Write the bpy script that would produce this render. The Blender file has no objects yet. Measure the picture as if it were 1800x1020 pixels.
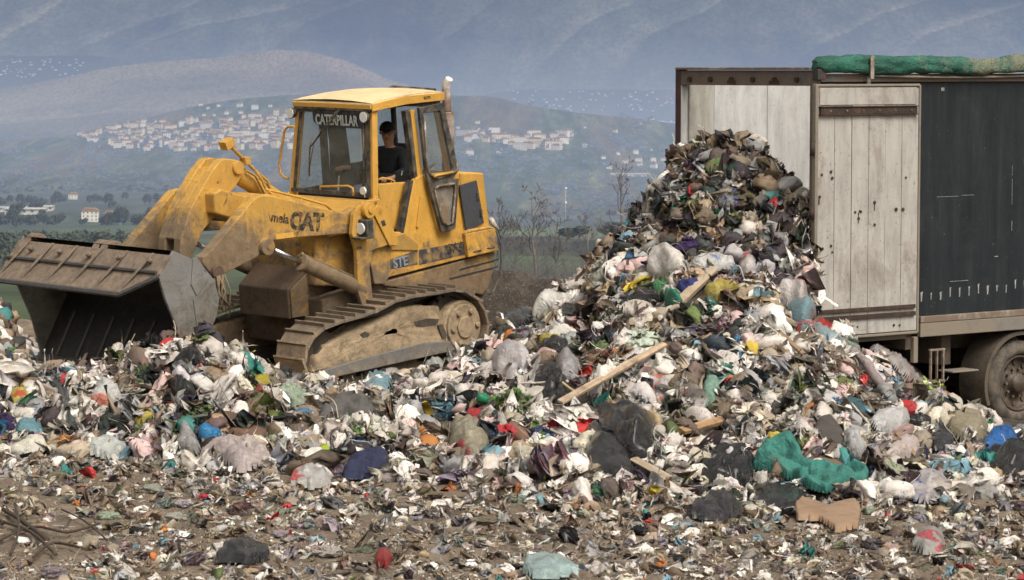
import bpy, bmesh, math, random
import numpy as np
from mathutils import Vector, Matrix, Quaternion
random.seed(7); rng = np.random.default_rng(11)
R = math.radians; PI = math.pi
scene = bpy.context.scene; C = scene.collection

# ---------------------------------------------------------------- camera
FPX = 5000.0; CX = 900.0; CY = 510.0; YH = 120.0; CAMZ = 4.19      # measured in pixels of the 1800 px photograph
PITCH = math.atan((CY-YH)/FPX)
cam_d = bpy.data.cameras.new('camera'); cam = bpy.data.objects.new('camera', cam_d); C.objects.link(cam)
cam.location = (0, 0, CAMZ); cam.rotation_euler = (PI/2-PITCH, 0, 0)
cam_d.sensor_width = 36; cam_d.lens = FPX/1800*36; cam_d.clip_start = 0.5; cam_d.clip_end = 60000
cam_d.dof.use_dof = True; cam_d.dof.focus_distance = 32; cam_d.dof.aperture_fstop = 9
scene.camera = cam
cP, sP = math.cos(PITCH), math.sin(PITCH)
def ray(px, py):
    a = (px-CX)/FPX; b = -(py-CY)/FPX
    return np.array([a, cP+b*sP, -sP+b*cP])
def zrow(row, D): return CAMZ - (row-YH)/FPX*D                       # height of a point seen on that row at depth D
def xcol(px, D): return (px-CX)/FPX*D*1.0

# ---------------------------------------------------------------- numpy noise
def _h(i, j, k, s):
    n = (i*374761393 + j*668265263 + k*2147483647 + s*144665) & 0xFFFFFFFF
    n = ((n ^ (n >> 13))*1274126177) & 0xFFFFFFFF
    n = ((n ^ (n >> 16))*2246822519) & 0xFFFFFFFF
    return ((n ^ (n >> 15)) & 0xFFFFFF)/float(0xFFFFFF)
def vn(p, s=0):
    p = np.asarray(p, float); f = np.floor(p); t = p-f; t = t*t*t*(t*(t*6-15)+10); i = f.astype(np.int64)
    r = 0
    for a in (0, 1):
        wa = t[:, 0] if a else 1-t[:, 0]
        for b in (0, 1):
            wb = t[:, 1] if b else 1-t[:, 1]
            for c in (0, 1):
                wc = t[:, 2] if c else 1-t[:, 2]
                r = r + wa*wb*wc*_h(i[:, 0]+a, i[:, 1]+b, i[:, 2]+c, s)
    return r*2-1
def fbm(p, o=4, s=0, g=.5, ridged=False):
    p = np.asarray(p, float); r = 0; a = 1; n = 0
    for k in range(o):
        v = vn(p*(2**k)+k*17.3, s+k*7)
        if ridged: v = 1-2*np.abs(v)
        r = r+a*v; n += a; a *= g
    return r/n
def xy0(x, y, sc=1.0, z=0.0): return np.stack([np.ravel(x)*sc, np.ravel(y)*sc, np.full(np.size(x), z)], 1)

# ---------------------------------------------------------------- materials
def mat(name):
    m = bpy.data.materials.new(name); m.use_nodes = True; nt = m.node_tree
    return m, nt, nt.nodes['Principled BSDF'], nt.nodes['Material Output']
def N(nt, t, **kw):
    n = nt.nodes.new(t)
    for k, v in kw.items():
        if k == 'inp':
            for a, b in v.items(): n.inputs[a].default_value = b
        else: setattr(n, k, v)
    return n
def noise(nt, vec, scale, detail=4, rough=.55, dist=0, ntype=None):
    n = N(nt, 'ShaderNodeTexNoise', inp={'Scale': scale, 'Detail': detail, 'Roughness': rough, 'Distortion': dist})
    if vec is not None: nt.links.new(vec, n.inputs['Vector'])
    return n.outputs['Fac']
def ramp(nt, fac, stops):
    r = N(nt, 'ShaderNodeValToRGB'); e = r.color_ramp.elements
    while len(e) < len(stops): e.new(.5)
    for q, (p, c) in zip(e, stops): q.position = p; q.color = (*c, 1) if len(c) == 3 else c
    nt.links.new(fac, r.inputs[0]); return r.outputs[0]
def mix(nt, fac, a, b, mode='MIX'):
    m = N(nt, 'ShaderNodeMix', data_type='RGBA', blend_type=mode)
    for s, v in ((0, fac), (6, a), (7, b)):
        if isinstance(v, (int, float)): m.inputs[s].default_value = v
        elif isinstance(v, tuple): m.inputs[s].default_value = (*v, 1)
        else: nt.links.new(v, m.inputs[s])
    return m.outputs[2]
def math_(nt, op, a, b=None, clamp=False):
    m = N(nt, 'ShaderNodeMath', operation=op, use_clamp=clamp)
    for s, v in ((0, a), (1, b)):
        if v is None: continue
        if isinstance(v, (int, float)): m.inputs[s].default_value = v
        else: nt.links.new(v, m.inputs[s])
    return m.outputs[0]
def maprange(nt, v, a, b, c=0, d=1):
    m = N(nt, 'ShaderNodeMapRange', inp={1: a, 2: b, 3: c, 4: d}); nt.links.new(v, m.inputs[0]); return m.outputs[0]
def bump(nt, b, h, dist=.01, strength=1.0):
    n = N(nt, 'ShaderNodeBump', inp={'Strength': strength, 'Distance': dist}); nt.links.new(h, n.inputs['Height'])
    nt.links.new(n.outputs[0], b.inputs['Normal']); return n
def coords(nt, which='Object'): return N(nt, 'ShaderNodeTexCoord').outputs[which]
def plain(name, col, rough=.6, metal=0.0, var=.25, scale=8, bumpd=.002, dirt=None, dirtamt=.4):
    m, nt, b, o = mat(name); v = coords(nt)
    n1 = noise(nt, v, scale, 5); c = ramp(nt, n1, [(.25, tuple(x*(1-var) for x in col)), (.75, tuple(min(1, x*(1+var)) for x in col))])
    if dirt:
        n2 = noise(nt, v, scale*.6, 8, .7); f = ramp(nt, n2, [(.62-dirtamt*.4, (0, 0, 0)), (.75-dirtamt*.3, (1, 1, 1))]); c = mix(nt, f, c, dirt)
        b.inputs['Roughness'].default_value = rough
    nt.links.new(c, b.inputs['Base Color']); b.inputs['Roughness'].default_value = rough; b.inputs['Metallic'].default_value = metal
    if bumpd: bump(nt, b, noise(nt, v, scale*5, 4), bumpd)
    return m

# ---------------------------------------------------------------- mesh builder
def newobj(name, me, parent=None, mats=()):
    o = bpy.data.objects.new(name, me); C.objects.link(o)
    for m in mats: me.materials.append(m)
    if parent is not None: o.parent = parent
    return o
def tag(o, label=None, cat=None, group=None, kind=None):
    if label: o['label'] = label
    if cat: o['category'] = cat
    if group: o['group'] = group
    if kind: o['kind'] = kind
    return o
def empty(name, M=None):
    o = bpy.data.objects.new(name, None); C.objects.link(o); o.empty_display_size = .2
    if M is not None: o.matrix_world = M
    return o
class MB:
    def __init__(s): s.v = []; s.f = []; s.m = []; s.sm = []; s.st = []
    def add(s, vs, fs, mi=0, sm=False):
        k = len(s.v); s.st.append((k, len(s.f))); s.v += [tuple(float(c) for c in v) for v in vs]; s.f += [tuple(i+k for i in f) for f in fs]; s.m += [mi]*len(fs); s.sm += [sm]*len(fs); return s
    def each(s, name, mats, parent, bevel=0):
        """one object for every separate piece that was added"""
        for k, (v0, f0) in enumerate(s.st):
            v1, f1 = s.st[k+1] if k+1 < len(s.st) else (len(s.v), len(s.f)); q = MB(); q.v = s.v[v0:v1]; q.f = [tuple(i-v0 for i in f) for f in s.f[f0:f1]]; q.m = s.m[f0:f1]; q.sm = s.sm[f0:f1]; o = q.build(name, mats, parent, bevel)
        return o
    def box(s, c, d, rot=None, mi=0):
        vs = [Vector((x*d[0]/2, y*d[1]/2, z*d[2]/2)) for x in (-1, 1) for y in (-1, 1) for z in (-1, 1)]
        if rot is not None: vs = [rot @ v for v in vs]
        vs = [v+Vector(c) for v in vs]
        return s.add(vs, [(0, 1, 3, 2), (4, 6, 7, 5), (0, 4, 5, 1), (2, 3, 7, 6), (0, 2, 6, 4), (1, 5, 7, 3)], mi)
    def prism(s, pts, y0, y1, mi=0, ax=1):
        """pts in the plane perpendicular to axis ax, pushed from y0 to y1"""
        n = len(pts); ar = sum(pts[i][0]*pts[(i+1) % n][1]-pts[(i+1) % n][0]*pts[i][1] for i in range(n))
        if ar < 0: pts = pts[::-1]
        def P(p, y): return {1: (p[0], y, p[1]), 0: (y, p[0], p[1]), 2: (p[0], p[1], y)}[ax]
        lo, hi = min(y0, y1), max(y0, y1)
        vs = [P(p, lo) for p in pts]+[P(p, hi) for p in pts]
        fs = [tuple(range(n)), tuple(range(2*n-1, n-1, -1))]+[(i, i+n, (i+1) % n+n, (i+1) % n) for i in range(n)]
        if ax != 1: fs = [f[::-1] for f in fs]
        return s.add(vs, fs, mi)
    def tube(s, pts, r, n=10, mi=0, cap=True, sm=True, sq=None):
        pts = [Vector(p) for p in pts]; m = len(pts); rr = r if isinstance(r, (list, tuple)) else [r]*m
        vs = []; up = None
        for i, p in enumerate(pts):
            t = (pts[min(i+1, m-1)]-pts[max(i-1, 0)]).normalized()
            if up is None: up = t.orthogonal().normalized()
            up = (up-t*up.dot(t)); up = up.normalized() if up.length > 1e-6 else t.orthogonal().normalized()
            w = t.cross(up)
            for k in range(n):
                a = 2*PI*k/n; vs.append(p+(up*math.cos(a)+w*math.sin(a))*rr[i])
        fs = [(i*n+k, i*n+(k+1) % n, (i+1)*n+(k+1) % n, (i+1)*n+k) for i in range(m-1) for k in range(n)]
        s.add(vs, fs, mi, sm)
        if cap:
            k0 = len(s.v)-m*n
            s.f += [tuple(k0+k for k in range(n-1, -1, -1)), tuple(k0+(m-1)*n+k for k in range(n))]; s.m += [mi]*2; s.sm += [False]*2
        return s
    def cyl(s, a, b, r, n=20, mi=0, r2=None): return s.tube([a, b], [r, r if r2 is None else r2], n, mi)
    def grid(s, P, mi=0, sm=True, wrap=False):
        h, w = len(P), len(P[0]); vs = [p for row in P for p in row]
        fs = [(i*w+j, i*w+(j+1) % w, (i+1)*w+(j+1) % w, (i+1)*w+j) for i in range(h-1) for j in range(w if wrap else w-1)]
        return s.add(vs, fs, mi, sm)
    def mesh(s, name):
        me = bpy.data.meshes.new(name); me.from_pydata(s.v, [], s.f); me.polygons.foreach_set('material_index', s.m); me.polygons.foreach_set('use_smooth', s.sm); me.update(); return me
    def build(s, name, mats, parent=None, bevel=0, label=None):
        if not isinstance(mats, (list, tuple)): mats = [mats]
        o = newobj(name, s.mesh(name), parent, mats)
        if bevel:
            b = o.modifiers.new('edge', 'BEVEL'); b.width = bevel; b.segments = 2; b.limit_method = 'ANGLE'; b.angle_limit = R(35)
        if label: o['label'] = label
        return o
def np_mesh(name, V, T, smooth=True, col=None):
    """V (n,3), T (m,3 or 4) ints -> mesh, optional per-vertex colour"""
    me = bpy.data.meshes.new(name); V = np.asarray(V, np.float32); T = np.asarray(T, np.int32); k = T.shape[1]
    me.vertices.add(len(V)); me.vertices.foreach_set('co', V.ravel())
    me.loops.add(T.size); me.loops.foreach_set('vertex_index', T.ravel())
    me.polygons.add(len(T)); me.polygons.foreach_set('loop_start', np.arange(0, T.size, k, dtype=np.int32)); me.polygons.foreach_set('loop_total', np.full(len(T), k, np.int32))
    me.polygons.foreach_set('use_smooth', np.full(len(T), smooth))
    me.update(calc_edges=True)
    if col is not None:
        ca = me.color_attributes.new('Col', 'FLOAT_COLOR', 'POINT'); cc = np.ones((len(V), 4), np.float32); cc[:, :3] = col; ca.data.foreach_set('color', cc.ravel())
    me.validate(); return me
def grid_faces(h, w):
    i, j = np.meshgrid(np.arange(h-1), np.arange(w-1), indexing='ij'); a = (i*w+j).ravel()
    return np.stack([a, a+1, a+w+1, a+w], 1)
def text(name, s, M, size, m, parent=None, ext=.0, bold=0.0, sx=1.0):
    cu = bpy.data.curves.new(name, 'FONT'); cu.body = s; cu.size = size; cu.extrude = ext; cu.offset = bold; cu.align_x = 'LEFT'; cu.align_y = 'BOTTOM_BASELINE'
    cu.resolution_u = 3
    cu.materials.append(m); tmp = bpy.data.objects.new('tmp', cu); C.objects.link(tmp); dg = bpy.context.evaluated_depsgraph_get(); me = bpy.data.meshes.new_from_object(tmp.evaluated_get(dg)); bpy.data.objects.remove(tmp); o = bpy.data.objects.new(name, me); C.objects.link(o)
    if parent is not None: o.parent = parent
    o.matrix_local = M @ Matrix.Diagonal((sx, 1, 1, 1)); return o

# ---------------------------------------------------------------- daylight
w = bpy.data.worlds.new('World'); scene.world = w; w.use_nodes = True; nt = w.node_tree; bg = nt.nodes['Background']
sky = nt.nodes.new('ShaderNodeTexSky'); sky.sky_type = 'NISHITA'; sky.sun_disc = False
SUN_EL, SUN_AZ = 52, 35                       # azimuth measured from straight behind the camera towards its right
sky.sun_elevation = R(SUN_EL); sky.sun_rotation = R(180-SUN_AZ); sky.air_density = 1.6; sky.dust_density = 6; sky.ozone_density = 1
hs = nt.nodes.new('ShaderNodeHueSaturation'); hs.inputs['Saturation'].default_value = .2
nt.links.new(sky.outputs[0], hs.inputs['Color']); wm = nt.nodes.new('ShaderNodeMix'); wm.data_type = 'RGBA'; wm.blend_type = 'MULTIPLY'; wm.inputs[0].default_value = 1; wm.inputs[7].default_value = (1.06, 1.0, .93, 1); nt.links.new(hs.outputs[0], wm.inputs[6]); nt.links.new(wm.outputs[2], bg.inputs[0]); bg.inputs[1].default_value = 0.15
sd = bpy.data.lights.new('sun', 'SUN'); sd.energy = 2.6; sd.angle = R(32); sd.color = (1, .945, .87)
so = bpy.data.objects.new('sun', sd); C.objects.link(so)
e, a = R(SUN_EL), R(SUN_AZ)
so.rotation_euler = Vector((math.sin(a)*math.cos(e), -math.cos(a)*math.cos(e), math.sin(e))).to_track_quat('Z', 'Y').to_euler()
scene.view_settings.view_transform = 'Standard'; scene.view_settings.look = 'None'; scene.view_settings.exposure = 0
scene.render.engine = 'CYCLES'
cy = scene.cycles; cy.max_bounces = 5; cy.diffuse_bounces = 3; cy.glossy_bounces = 2; cy.transmission_bounces = 4; cy.transparent_max_bounces = 32; cy.use_denoising = True
# ================================================================ THE VALLEY AND THE HILLS
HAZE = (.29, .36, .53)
def haze_out(nt, b, o, L=3300.0, hz=HAZE):  # haze is painted: a glow mixed into the surface material itself
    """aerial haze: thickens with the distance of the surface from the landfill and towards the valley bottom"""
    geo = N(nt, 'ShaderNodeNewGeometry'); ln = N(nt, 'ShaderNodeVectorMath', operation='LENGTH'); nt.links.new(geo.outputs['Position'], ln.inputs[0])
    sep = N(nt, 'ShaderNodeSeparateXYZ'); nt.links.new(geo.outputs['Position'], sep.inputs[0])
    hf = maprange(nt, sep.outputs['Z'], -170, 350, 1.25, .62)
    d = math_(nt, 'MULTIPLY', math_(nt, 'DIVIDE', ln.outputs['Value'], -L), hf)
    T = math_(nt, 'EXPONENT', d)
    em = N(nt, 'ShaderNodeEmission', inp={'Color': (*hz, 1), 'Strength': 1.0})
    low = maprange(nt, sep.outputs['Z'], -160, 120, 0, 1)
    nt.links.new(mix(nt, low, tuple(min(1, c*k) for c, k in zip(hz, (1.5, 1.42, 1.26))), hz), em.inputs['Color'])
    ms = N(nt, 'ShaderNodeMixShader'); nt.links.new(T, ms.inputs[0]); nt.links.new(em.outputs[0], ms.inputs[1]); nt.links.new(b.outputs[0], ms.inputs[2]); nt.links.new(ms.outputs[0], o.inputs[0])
def land(name, stops, scale, stretch=(1, 1, 1), L=3300.0, stops2=None, scale2=None, f2=(.45, .55), crest=None, far=False):
    m, nt, b, o = mat(name); v = N(nt, 'ShaderNodeNewGeometry').outputs['Position']
    mp = N(nt, 'ShaderNodeMapping', inp={'Scale': stretch}); nt.links.new(v, mp.inputs[0]); v = mp.outputs[0]
    c = ramp(nt, noise(nt, v, scale, 8, .62, .3), stops)
    if stops2:
        c2 = ramp(nt, noise(nt, v, scale2*3, 6, .65), stops2); f = ramp(nt, noise(nt, v, scale2, 5, .6, .5), [(f2[0], (0, 0, 0)), (f2[1], (1, 1, 1))]); c = mix(nt, f, c, c2)
    if crest:
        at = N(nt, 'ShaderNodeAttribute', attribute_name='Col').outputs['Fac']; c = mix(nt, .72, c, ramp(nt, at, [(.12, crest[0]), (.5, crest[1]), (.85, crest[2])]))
    if far:
        sp_ = N(nt, 'ShaderNodeSeparateXYZ'); nt.links.new(N(nt, 'ShaderNodeNewGeometry').outputs['Position'], sp_.inputs[0]); ff_ = math_(nt, 'ADD', maprange(nt, sp_.outputs['Y'], 420, 1500, -.35, .45), noise(nt, v, scale*2.2, 5, .6)); c = mix(nt, ramp(nt, ff_, [(.45, (0, 0, 0)), (.6, (1, 1, 1))]), c, (.045, .055, .03))
    sp = ramp(nt, noise(nt, v, scale*9, 3, .7), [(.35, (.6, .6, .6)), (.65, (1.25, 1.25, 1.25))])
    c = mix(nt, 1.0, c, sp, 'MULTIPLY')
    nt.links.new(c, b.inputs['Base Color']); b.inputs['Roughness'].default_value = 1; b.inputs['Specular IOR Level'].default_value = 0.05
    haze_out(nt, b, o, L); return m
HS = 2.2
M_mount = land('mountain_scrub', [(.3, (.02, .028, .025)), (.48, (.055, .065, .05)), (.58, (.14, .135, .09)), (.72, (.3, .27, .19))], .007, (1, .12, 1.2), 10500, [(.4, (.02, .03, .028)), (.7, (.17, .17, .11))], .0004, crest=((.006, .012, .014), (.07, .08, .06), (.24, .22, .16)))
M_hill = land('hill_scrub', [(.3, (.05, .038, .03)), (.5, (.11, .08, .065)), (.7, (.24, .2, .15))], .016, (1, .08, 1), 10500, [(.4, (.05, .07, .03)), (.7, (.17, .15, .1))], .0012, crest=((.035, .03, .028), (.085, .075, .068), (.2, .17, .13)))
M_slope = land('town_hill_woods', [(.3, (.012, .02, .012)), (.5, (.04, .06, .03)), (.7, (.15, .15, .08))], .04, (1, .05, 1), 7000, [(.4, (.06, .05, .035)), (.7, (.14, .12, .07))], .009)
M_field = land('fields', [(.3, (.04, .045, .028)), (.46, (.06, .08, .038)), (.56, (.075, .11, .045)), (.7, (.12, .105, .07))], .006, (1, .35, 1), 3800, [(.35, (.03, .035, .02)), (.6, (.085, .075, .045))], .009, (.47, .55), far=True)
M_valley = land('valley_floor', [(.3, (.05, .06, .035)), (.6, (.11, .11, .07)), (.8, (.2, .18, .13))], .002, (1, .5, 1), 3800)

UU = np.arange(-2601, 4402, 9.0)
def profile(us, table): a = np.array(table, float); return np.interp(us, a[:, 0], a[:, 1])
def strip(name, Ds, rowf, M, noise_f=None, shade=None):
    U, D = np.meshgrid(UU, Ds); row = rowf(U, D); Z = CAMZ-(row-YH)/FPX*D; X = (U-CX)/FPX*D
    if noise_f is not None: Z = Z+noise_f(X, D)
    V = np.stack([X.ravel(), D.ravel(), Z.ravel()], 1); g = None if shade is None else np.repeat(np.clip(shade(X, D).reshape(-1, 1), 0, 1), 3, 1); me = np_mesh(name, V, grid_faces(*U.shape), True, g); o = newobj(name, me, None, [M]); o['kind'] = 'structure'
    return V.reshape(*U.shape, 3)
def ss(t): t = np.clip(t, 0, 1); return t*t*(3-2*t)
# near fields beyond the landfill edge
FD = [(46, 1050), (52, 800), (60, 690), (100, 585), (150, 528), (300, 466), (600, 420), (1000, 385), (1500, 352), (1850, 338), (2000, 345)]
def field_row(U, D): return profile(D, FD)+ss((U-420)/420)*np.interp(D, [300, 600, 1000, 1850, 2100], [0, 6, 20, 46, 46])
def field_noise(X, D): return (fbm(xy0(X, D, .012), 4, 3)*np.clip(D.ravel()/260, .1, 3.0)*1.6).reshape(X.shape)
G_field = strip('fields', np.concatenate([np.linspace(46, 150, 24), np.geomspace(155, 2000, 110)]), field_row, M_field, field_noise)
# the hill that carries the town
CR_T = [(-900, 330), (-300, 285), (0, 247), (70, 243), (130, 238), (210, 216), (260, 206), (330, 190), (400, 178), (500, 171), (640, 166), (800, 163), (850, 163), (880, 168), (930, 178), (1000, 190), (1080, 200), (1190, 214), (1400, 232), (1800, 270), (2700, 330)]
def town_row(U, D):
    cr = profile(U, CR_T); t = (D-1850)/2400; ft = 342+46*ss((U-420)/420); up = ft+(cr-ft)*(ss(t*.5)/ss(np.array(.5)))
    return np.where(D <= 4250, up, cr+(D-4250)*.05)
def town_noise(X, D): return (fbm(xy0(X, D, .0035), 5, 9)*np.interp(D.ravel(), [1850, 2400, 4000, 6000], [2, 14, 9, 20])).reshape(X.shape)
G_town = strip('town_hill', np.linspace(1850, 5600, 130), town_row, M_slope, town_noise)
# the bare round hill behind it
CR_A = [(-900, 260), (-300, 200), (-60, 165), (40, 150), (110, 138), (190, 120), (250, 112), (300, 108), (370, 104), (430, 96), (490, 88), (540, 91), (575, 99), (610, 108), (640, 122), (680, 141), (740, 158), (850, 190), (1000, 230), (2700, 300)]
def hillA_row(U, D):
    cr = profile(U, CR_A)+0*D; t = (D-5400)/2300; up = 262+(cr-262)*ss(t*.5)/.5
    return np.where(D <= 7700, up, cr+(D-7700)*.06)
def hillA_noise(X, D): return (fbm(xy0(X, D, .0016), 6, 21, .5, True)*26-4).reshape(X.shape)*np.interp(D, [5400, 6500, 7700, 9000], [.3, 1, .25, 1])
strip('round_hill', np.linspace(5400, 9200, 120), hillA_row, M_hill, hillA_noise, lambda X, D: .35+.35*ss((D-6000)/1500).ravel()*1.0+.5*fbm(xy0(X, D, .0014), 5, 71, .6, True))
# mountains that fill the top of the frame
CR_M = [(-900, 150), (0, 158), (300, 175), (700, 190), (900, 196), (1190, 200), (1500, 195), (2700, 170)]
def mount_row(U, D):
    ft = profile(U, CR_M); t = (D-9600)/3400; return ft+(-190-ft)*(.25*np.clip(t, 0, 1.2)+.75*np.clip(t, 0, 1.2)**1.25)
def mount_noise(X, D):
    x, y = X.ravel(), D.ravel(); wx = fbm(xy0(x, y, .0003), 3, 5)*900
    q = np.stack([(x*.82-y*.62+wx)*.00075, (x*.3+y*.75)*.0003, np.zeros_like(x)], 1)
    n = fbm(q, 6, 31, .48, True)
    q2 = np.stack([(x*.8-y*.7+wx)*.0013, (x*.4+y*.8)*.0005, np.zeros_like(x)], 1)
    n = n*330+fbm(q2, 4, 41, .5, True)*120
    return n.reshape(X.shape)*np.interp(D, [9600, 10100, 11200, 13400], [.0, .25, .8, 1.1])
UU = np.arange(-2601, 4402, 7.0)
SPURS = [[(-120, 70), (-40, 40), (60, -10)], [(0, 92), (80, 55), (170, 8), (230, -30)], [(165, 106), (250, 76), (330, 50), (420, 14), (480, -20)], [(262, 112), (360, 72), (480, 50), (600, 20), (660, -10)], [(510, 92), (600, 60), (680, 34), (745, 8), (800, -20)], [(750, 118), (830, 74), (900, 36), (950, -10)], [(985, 120), (1075, 62), (1150, 24), (1210, -20)], [(1165, 100), (1260, 60), (1345, 20), (1420, -15)], [(1440, 118), (1560, 62), (1700, 8), (1800, -30)], [(1640, 100), (1800, 40), (1950, -20)]]
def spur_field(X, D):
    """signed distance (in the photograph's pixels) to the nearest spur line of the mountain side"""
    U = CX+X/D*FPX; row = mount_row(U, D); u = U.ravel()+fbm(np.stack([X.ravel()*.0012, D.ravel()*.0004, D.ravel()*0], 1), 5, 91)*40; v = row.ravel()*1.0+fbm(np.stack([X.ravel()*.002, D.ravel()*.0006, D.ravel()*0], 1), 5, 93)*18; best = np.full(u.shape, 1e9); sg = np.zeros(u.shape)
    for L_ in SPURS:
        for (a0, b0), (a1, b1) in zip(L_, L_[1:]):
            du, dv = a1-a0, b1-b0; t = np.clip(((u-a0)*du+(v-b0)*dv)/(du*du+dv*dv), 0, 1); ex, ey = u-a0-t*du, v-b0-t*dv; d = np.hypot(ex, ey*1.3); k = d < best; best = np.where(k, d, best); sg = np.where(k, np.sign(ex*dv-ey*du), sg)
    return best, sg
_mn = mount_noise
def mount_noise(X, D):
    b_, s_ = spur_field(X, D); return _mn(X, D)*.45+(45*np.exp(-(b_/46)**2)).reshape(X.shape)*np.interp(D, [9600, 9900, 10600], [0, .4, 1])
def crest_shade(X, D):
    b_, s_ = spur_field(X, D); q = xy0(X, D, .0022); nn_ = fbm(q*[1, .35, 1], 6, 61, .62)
    return np.clip(.27+.05*np.exp(-(b_/20)**2)+.16*np.exp(-b_/45)*(s_ > 0)-.16*np.exp(-b_/40)*(s_ < 0)+.75*nn_, 0, 1)  # lit and shaded spur sides painted into the colour, over random scrub tone
def crest_shade_old(X, D):
    n = mount_noise(X, D)/np.interp(D, [9600, 10100, 11200, 13400], [.05, .25, .8, 1.1])/400; q = xy0(X, D, .0016)
    return .40+.42*n.ravel()+.42*fbm(q*[1, .4, 1], 6, 61, .62)
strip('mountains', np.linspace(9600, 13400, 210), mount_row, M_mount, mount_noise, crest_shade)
# the valley floor: one sheet out to the horizon
V = np.array([(-30000, 300, -185), (30000, 300, -185), (30000, 45000, -185), (-30000, 45000, -185)], float)
tag(newobj('valley_floor', np_mesh('valley_floor', V, [[0, 1, 2, 3]]), None, [M_valley]), kind='structure')

# ---------------------------------------------------------------- houses
def house_mat(name, col, L=9000.0):
    m, nt, b, o = mat(name); v = coords(nt)
    n = noise(nt, v, .25, 4); c = ramp(nt, n, [(.3, tuple(x*.8 for x in col)), (.7, tuple(min(1, x*1.1) for x in col))])
    oi = N(nt, 'ShaderNodeObjectInfo'); c = mix(nt, 1.0, c, oi.outputs['Color'], 'MULTIPLY')
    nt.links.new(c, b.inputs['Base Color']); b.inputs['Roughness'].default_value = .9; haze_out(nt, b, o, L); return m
M_hw = house_mat('stucco', (.95, .92, .86)); M_hr = house_mat('terracotta_roof', (.42, .27, .19)); M_hd = house_mat('dark_window', (.22, .22, .24))
HOUSE = []
for k, (wx, wy, hz, flat) in enumerate([(11, 9, 7, 0), (14, 10, 9, 0), (18, 10, 8, 0), (10, 10, 12, 0), (24, 11, 10, 1), (9, 8, 5, 0)]):
    b = MB(); b.box((0, 0, hz/2-2), (wx, wy, hz+4), mi=0)
    if flat: b.box((0, 0, hz+.25), (wx+.6, wy+.6, .5), mi=1)
    else: b.prism([(-wx/2-.5, hz), (wx/2+.5, hz), (wx/2-wx*.18, hz+2.4), (-wx/2+wx*.18, hz+2.4)], -wy/2-.5, wy/2+.5, 1)
    nf = max(1, int(hz//3)); nc = max(2, int(wx//3.2))
    for f in range(nf):
        for c in range(nc):
            b.box((-wx/2+wx*(c+.5)/nc, -wy/2-.03, 1.7+3*f), (1.1, .1, 1.5), mi=2)
        for c in range(2): b.box((-wx/2-.03, -wy/4+wy/2*c, 1.7+3*f), (.1, 1.1, 1.5), mi=2)
    me = b.mesh('house')
    for m in (M_hw, M_hr, M_hd): me.materials.append(m)
    HOUSE.append(me)
UU9 = np.arange(-2601, 4402, 9.0)
def ground_pt(G, px, row):
    """walk up one column of a terrain grid and return the first point seen on that row"""
    us = UU9; j = (px-us[0])/9.0; j0 = int(j); f = j-j0; col = G[:, j0]*(1-f)+G[:, j0+1]*f
    rows = YH-(col[:, 2]-CAMZ)*FPX/col[:, 1]
    for i in range(len(col)-1):
        if rows[i] >= row > rows[i+1]:
            t = (rows[i]-row)/(rows[i]-rows[i+1]+1e-9); return Vector(col[i]*(1-t)+col[i+1]*t)
    return Vector(col[np.argmin(np.abs(rows-row))])
HC = [((1, .97, .9), 'cream'), ((1, .85, .76), 'pink'), ((1, 1, 1), 'white'), ((.98, .9, .72), 'yellow'), ((.8, .77, .74), 'grey'), ((1, .93, .82), 'sandy')]
def house(px, row, k, col, label, group=None, sc=1.0, name='town_house', G=None, cat='house', hz=1.0):
    p = ground_pt(G_town if G is None else G, px, row)
    o = bpy.data.objects.new(name, HOUSE[k]); C.objects.link(o); o.location = p; o.rotation_euler = (0, 0, random.uniform(-.5, .5)); o.scale = (sc, sc, sc*hz)
    o.color = (*[c*.62 for c in col], 1); tag(o, label, cat, group); return o
rh = random.Random(4)
used_spots = []
def far_enough(px, row, dx, dy):
    for a, b in used_spots:
        if abs(a-px) < dx and abs(b-row) < dy: return False
    used_spots.append((px, row)); return True
n = 0
for t in range(2600):
    if n >= 195: break
    px = rh.uniform(140, 520); 
    lo = np.interp(px, [140, 200, 260, 330, 400, 520], [243, 262, 268, 266, 264, 262]); hi = np.interp(px, [140, 200, 260, 330, 400, 520], [236, 226, 214, 214, 212, 200])
    row = rh.uniform(hi, lo)
    if px < 190 and rh.random() < .7: continue
    if not far_enough(px, row, 6.2, 2.8): continue
    col, cn = rh.choice(HC); k = rh.choice([0, 0, 1, 1, 2, 3, 3, 4])
    side = 'western end' if px < 260 else 'middle' if px < 400 else 'eastern end beside the cab'
    house(px, row, k, col, f'small {cn} house in the {side} of the hillside town', f'{cn} houses in the {side} of the hill town', rh.uniform(.55, .8)); n += 1
used_spots = []; n = 0
for t in range(900):
    if n >= 34: break
    px = rh.uniform(800, 1010); row = rh.uniform(*((230, 250) if px < 880 else (238, 264)))
    if not far_enough(px, row, 9, 4): continue
    col, cn = rh.choice(HC); k = rh.choice([0, 1, 2, 4]); 
    house(px, row, k, col, f'{cn} building in the part of the town right of the exhaust pipe', f'{cn} town buildings right of the exhaust pipe', rh.uniform(.6, .85)); n += 1
for px, row, k, c, s in [(880, 250, 4, 3, 1.0), (912, 252, 4, 0, .8), (970, 262, 4, 1, 1.0)]:
    house(px, row, k, HC[c][0], f'long {HC[c][1]} building on the slope right of the cab, bigger than its neighbours' if c else 'long cream building between the yellow and the pink one on the slope', None, s)
n = 0; used_spots = []
for t in range(900):
    if n >= 40: break
    px, row = rh.choice([(rh.uniform(800, 1190), rh.uniform(205, 300)), (rh.uniform(1040, 1180), rh.uniform(262, 300)), (rh.uniform(350, 520), rh.uniform(184, 205))])
    if not far_enough(px, row, 16, 6): continue
    house(px, row, rh.choice([0, 1, 5]), HC[2][0], 'small white house scattered on the wooded slope', 'white houses scattered on the wooded slope', rh.uniform(.4, .7)); n += 1
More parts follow.
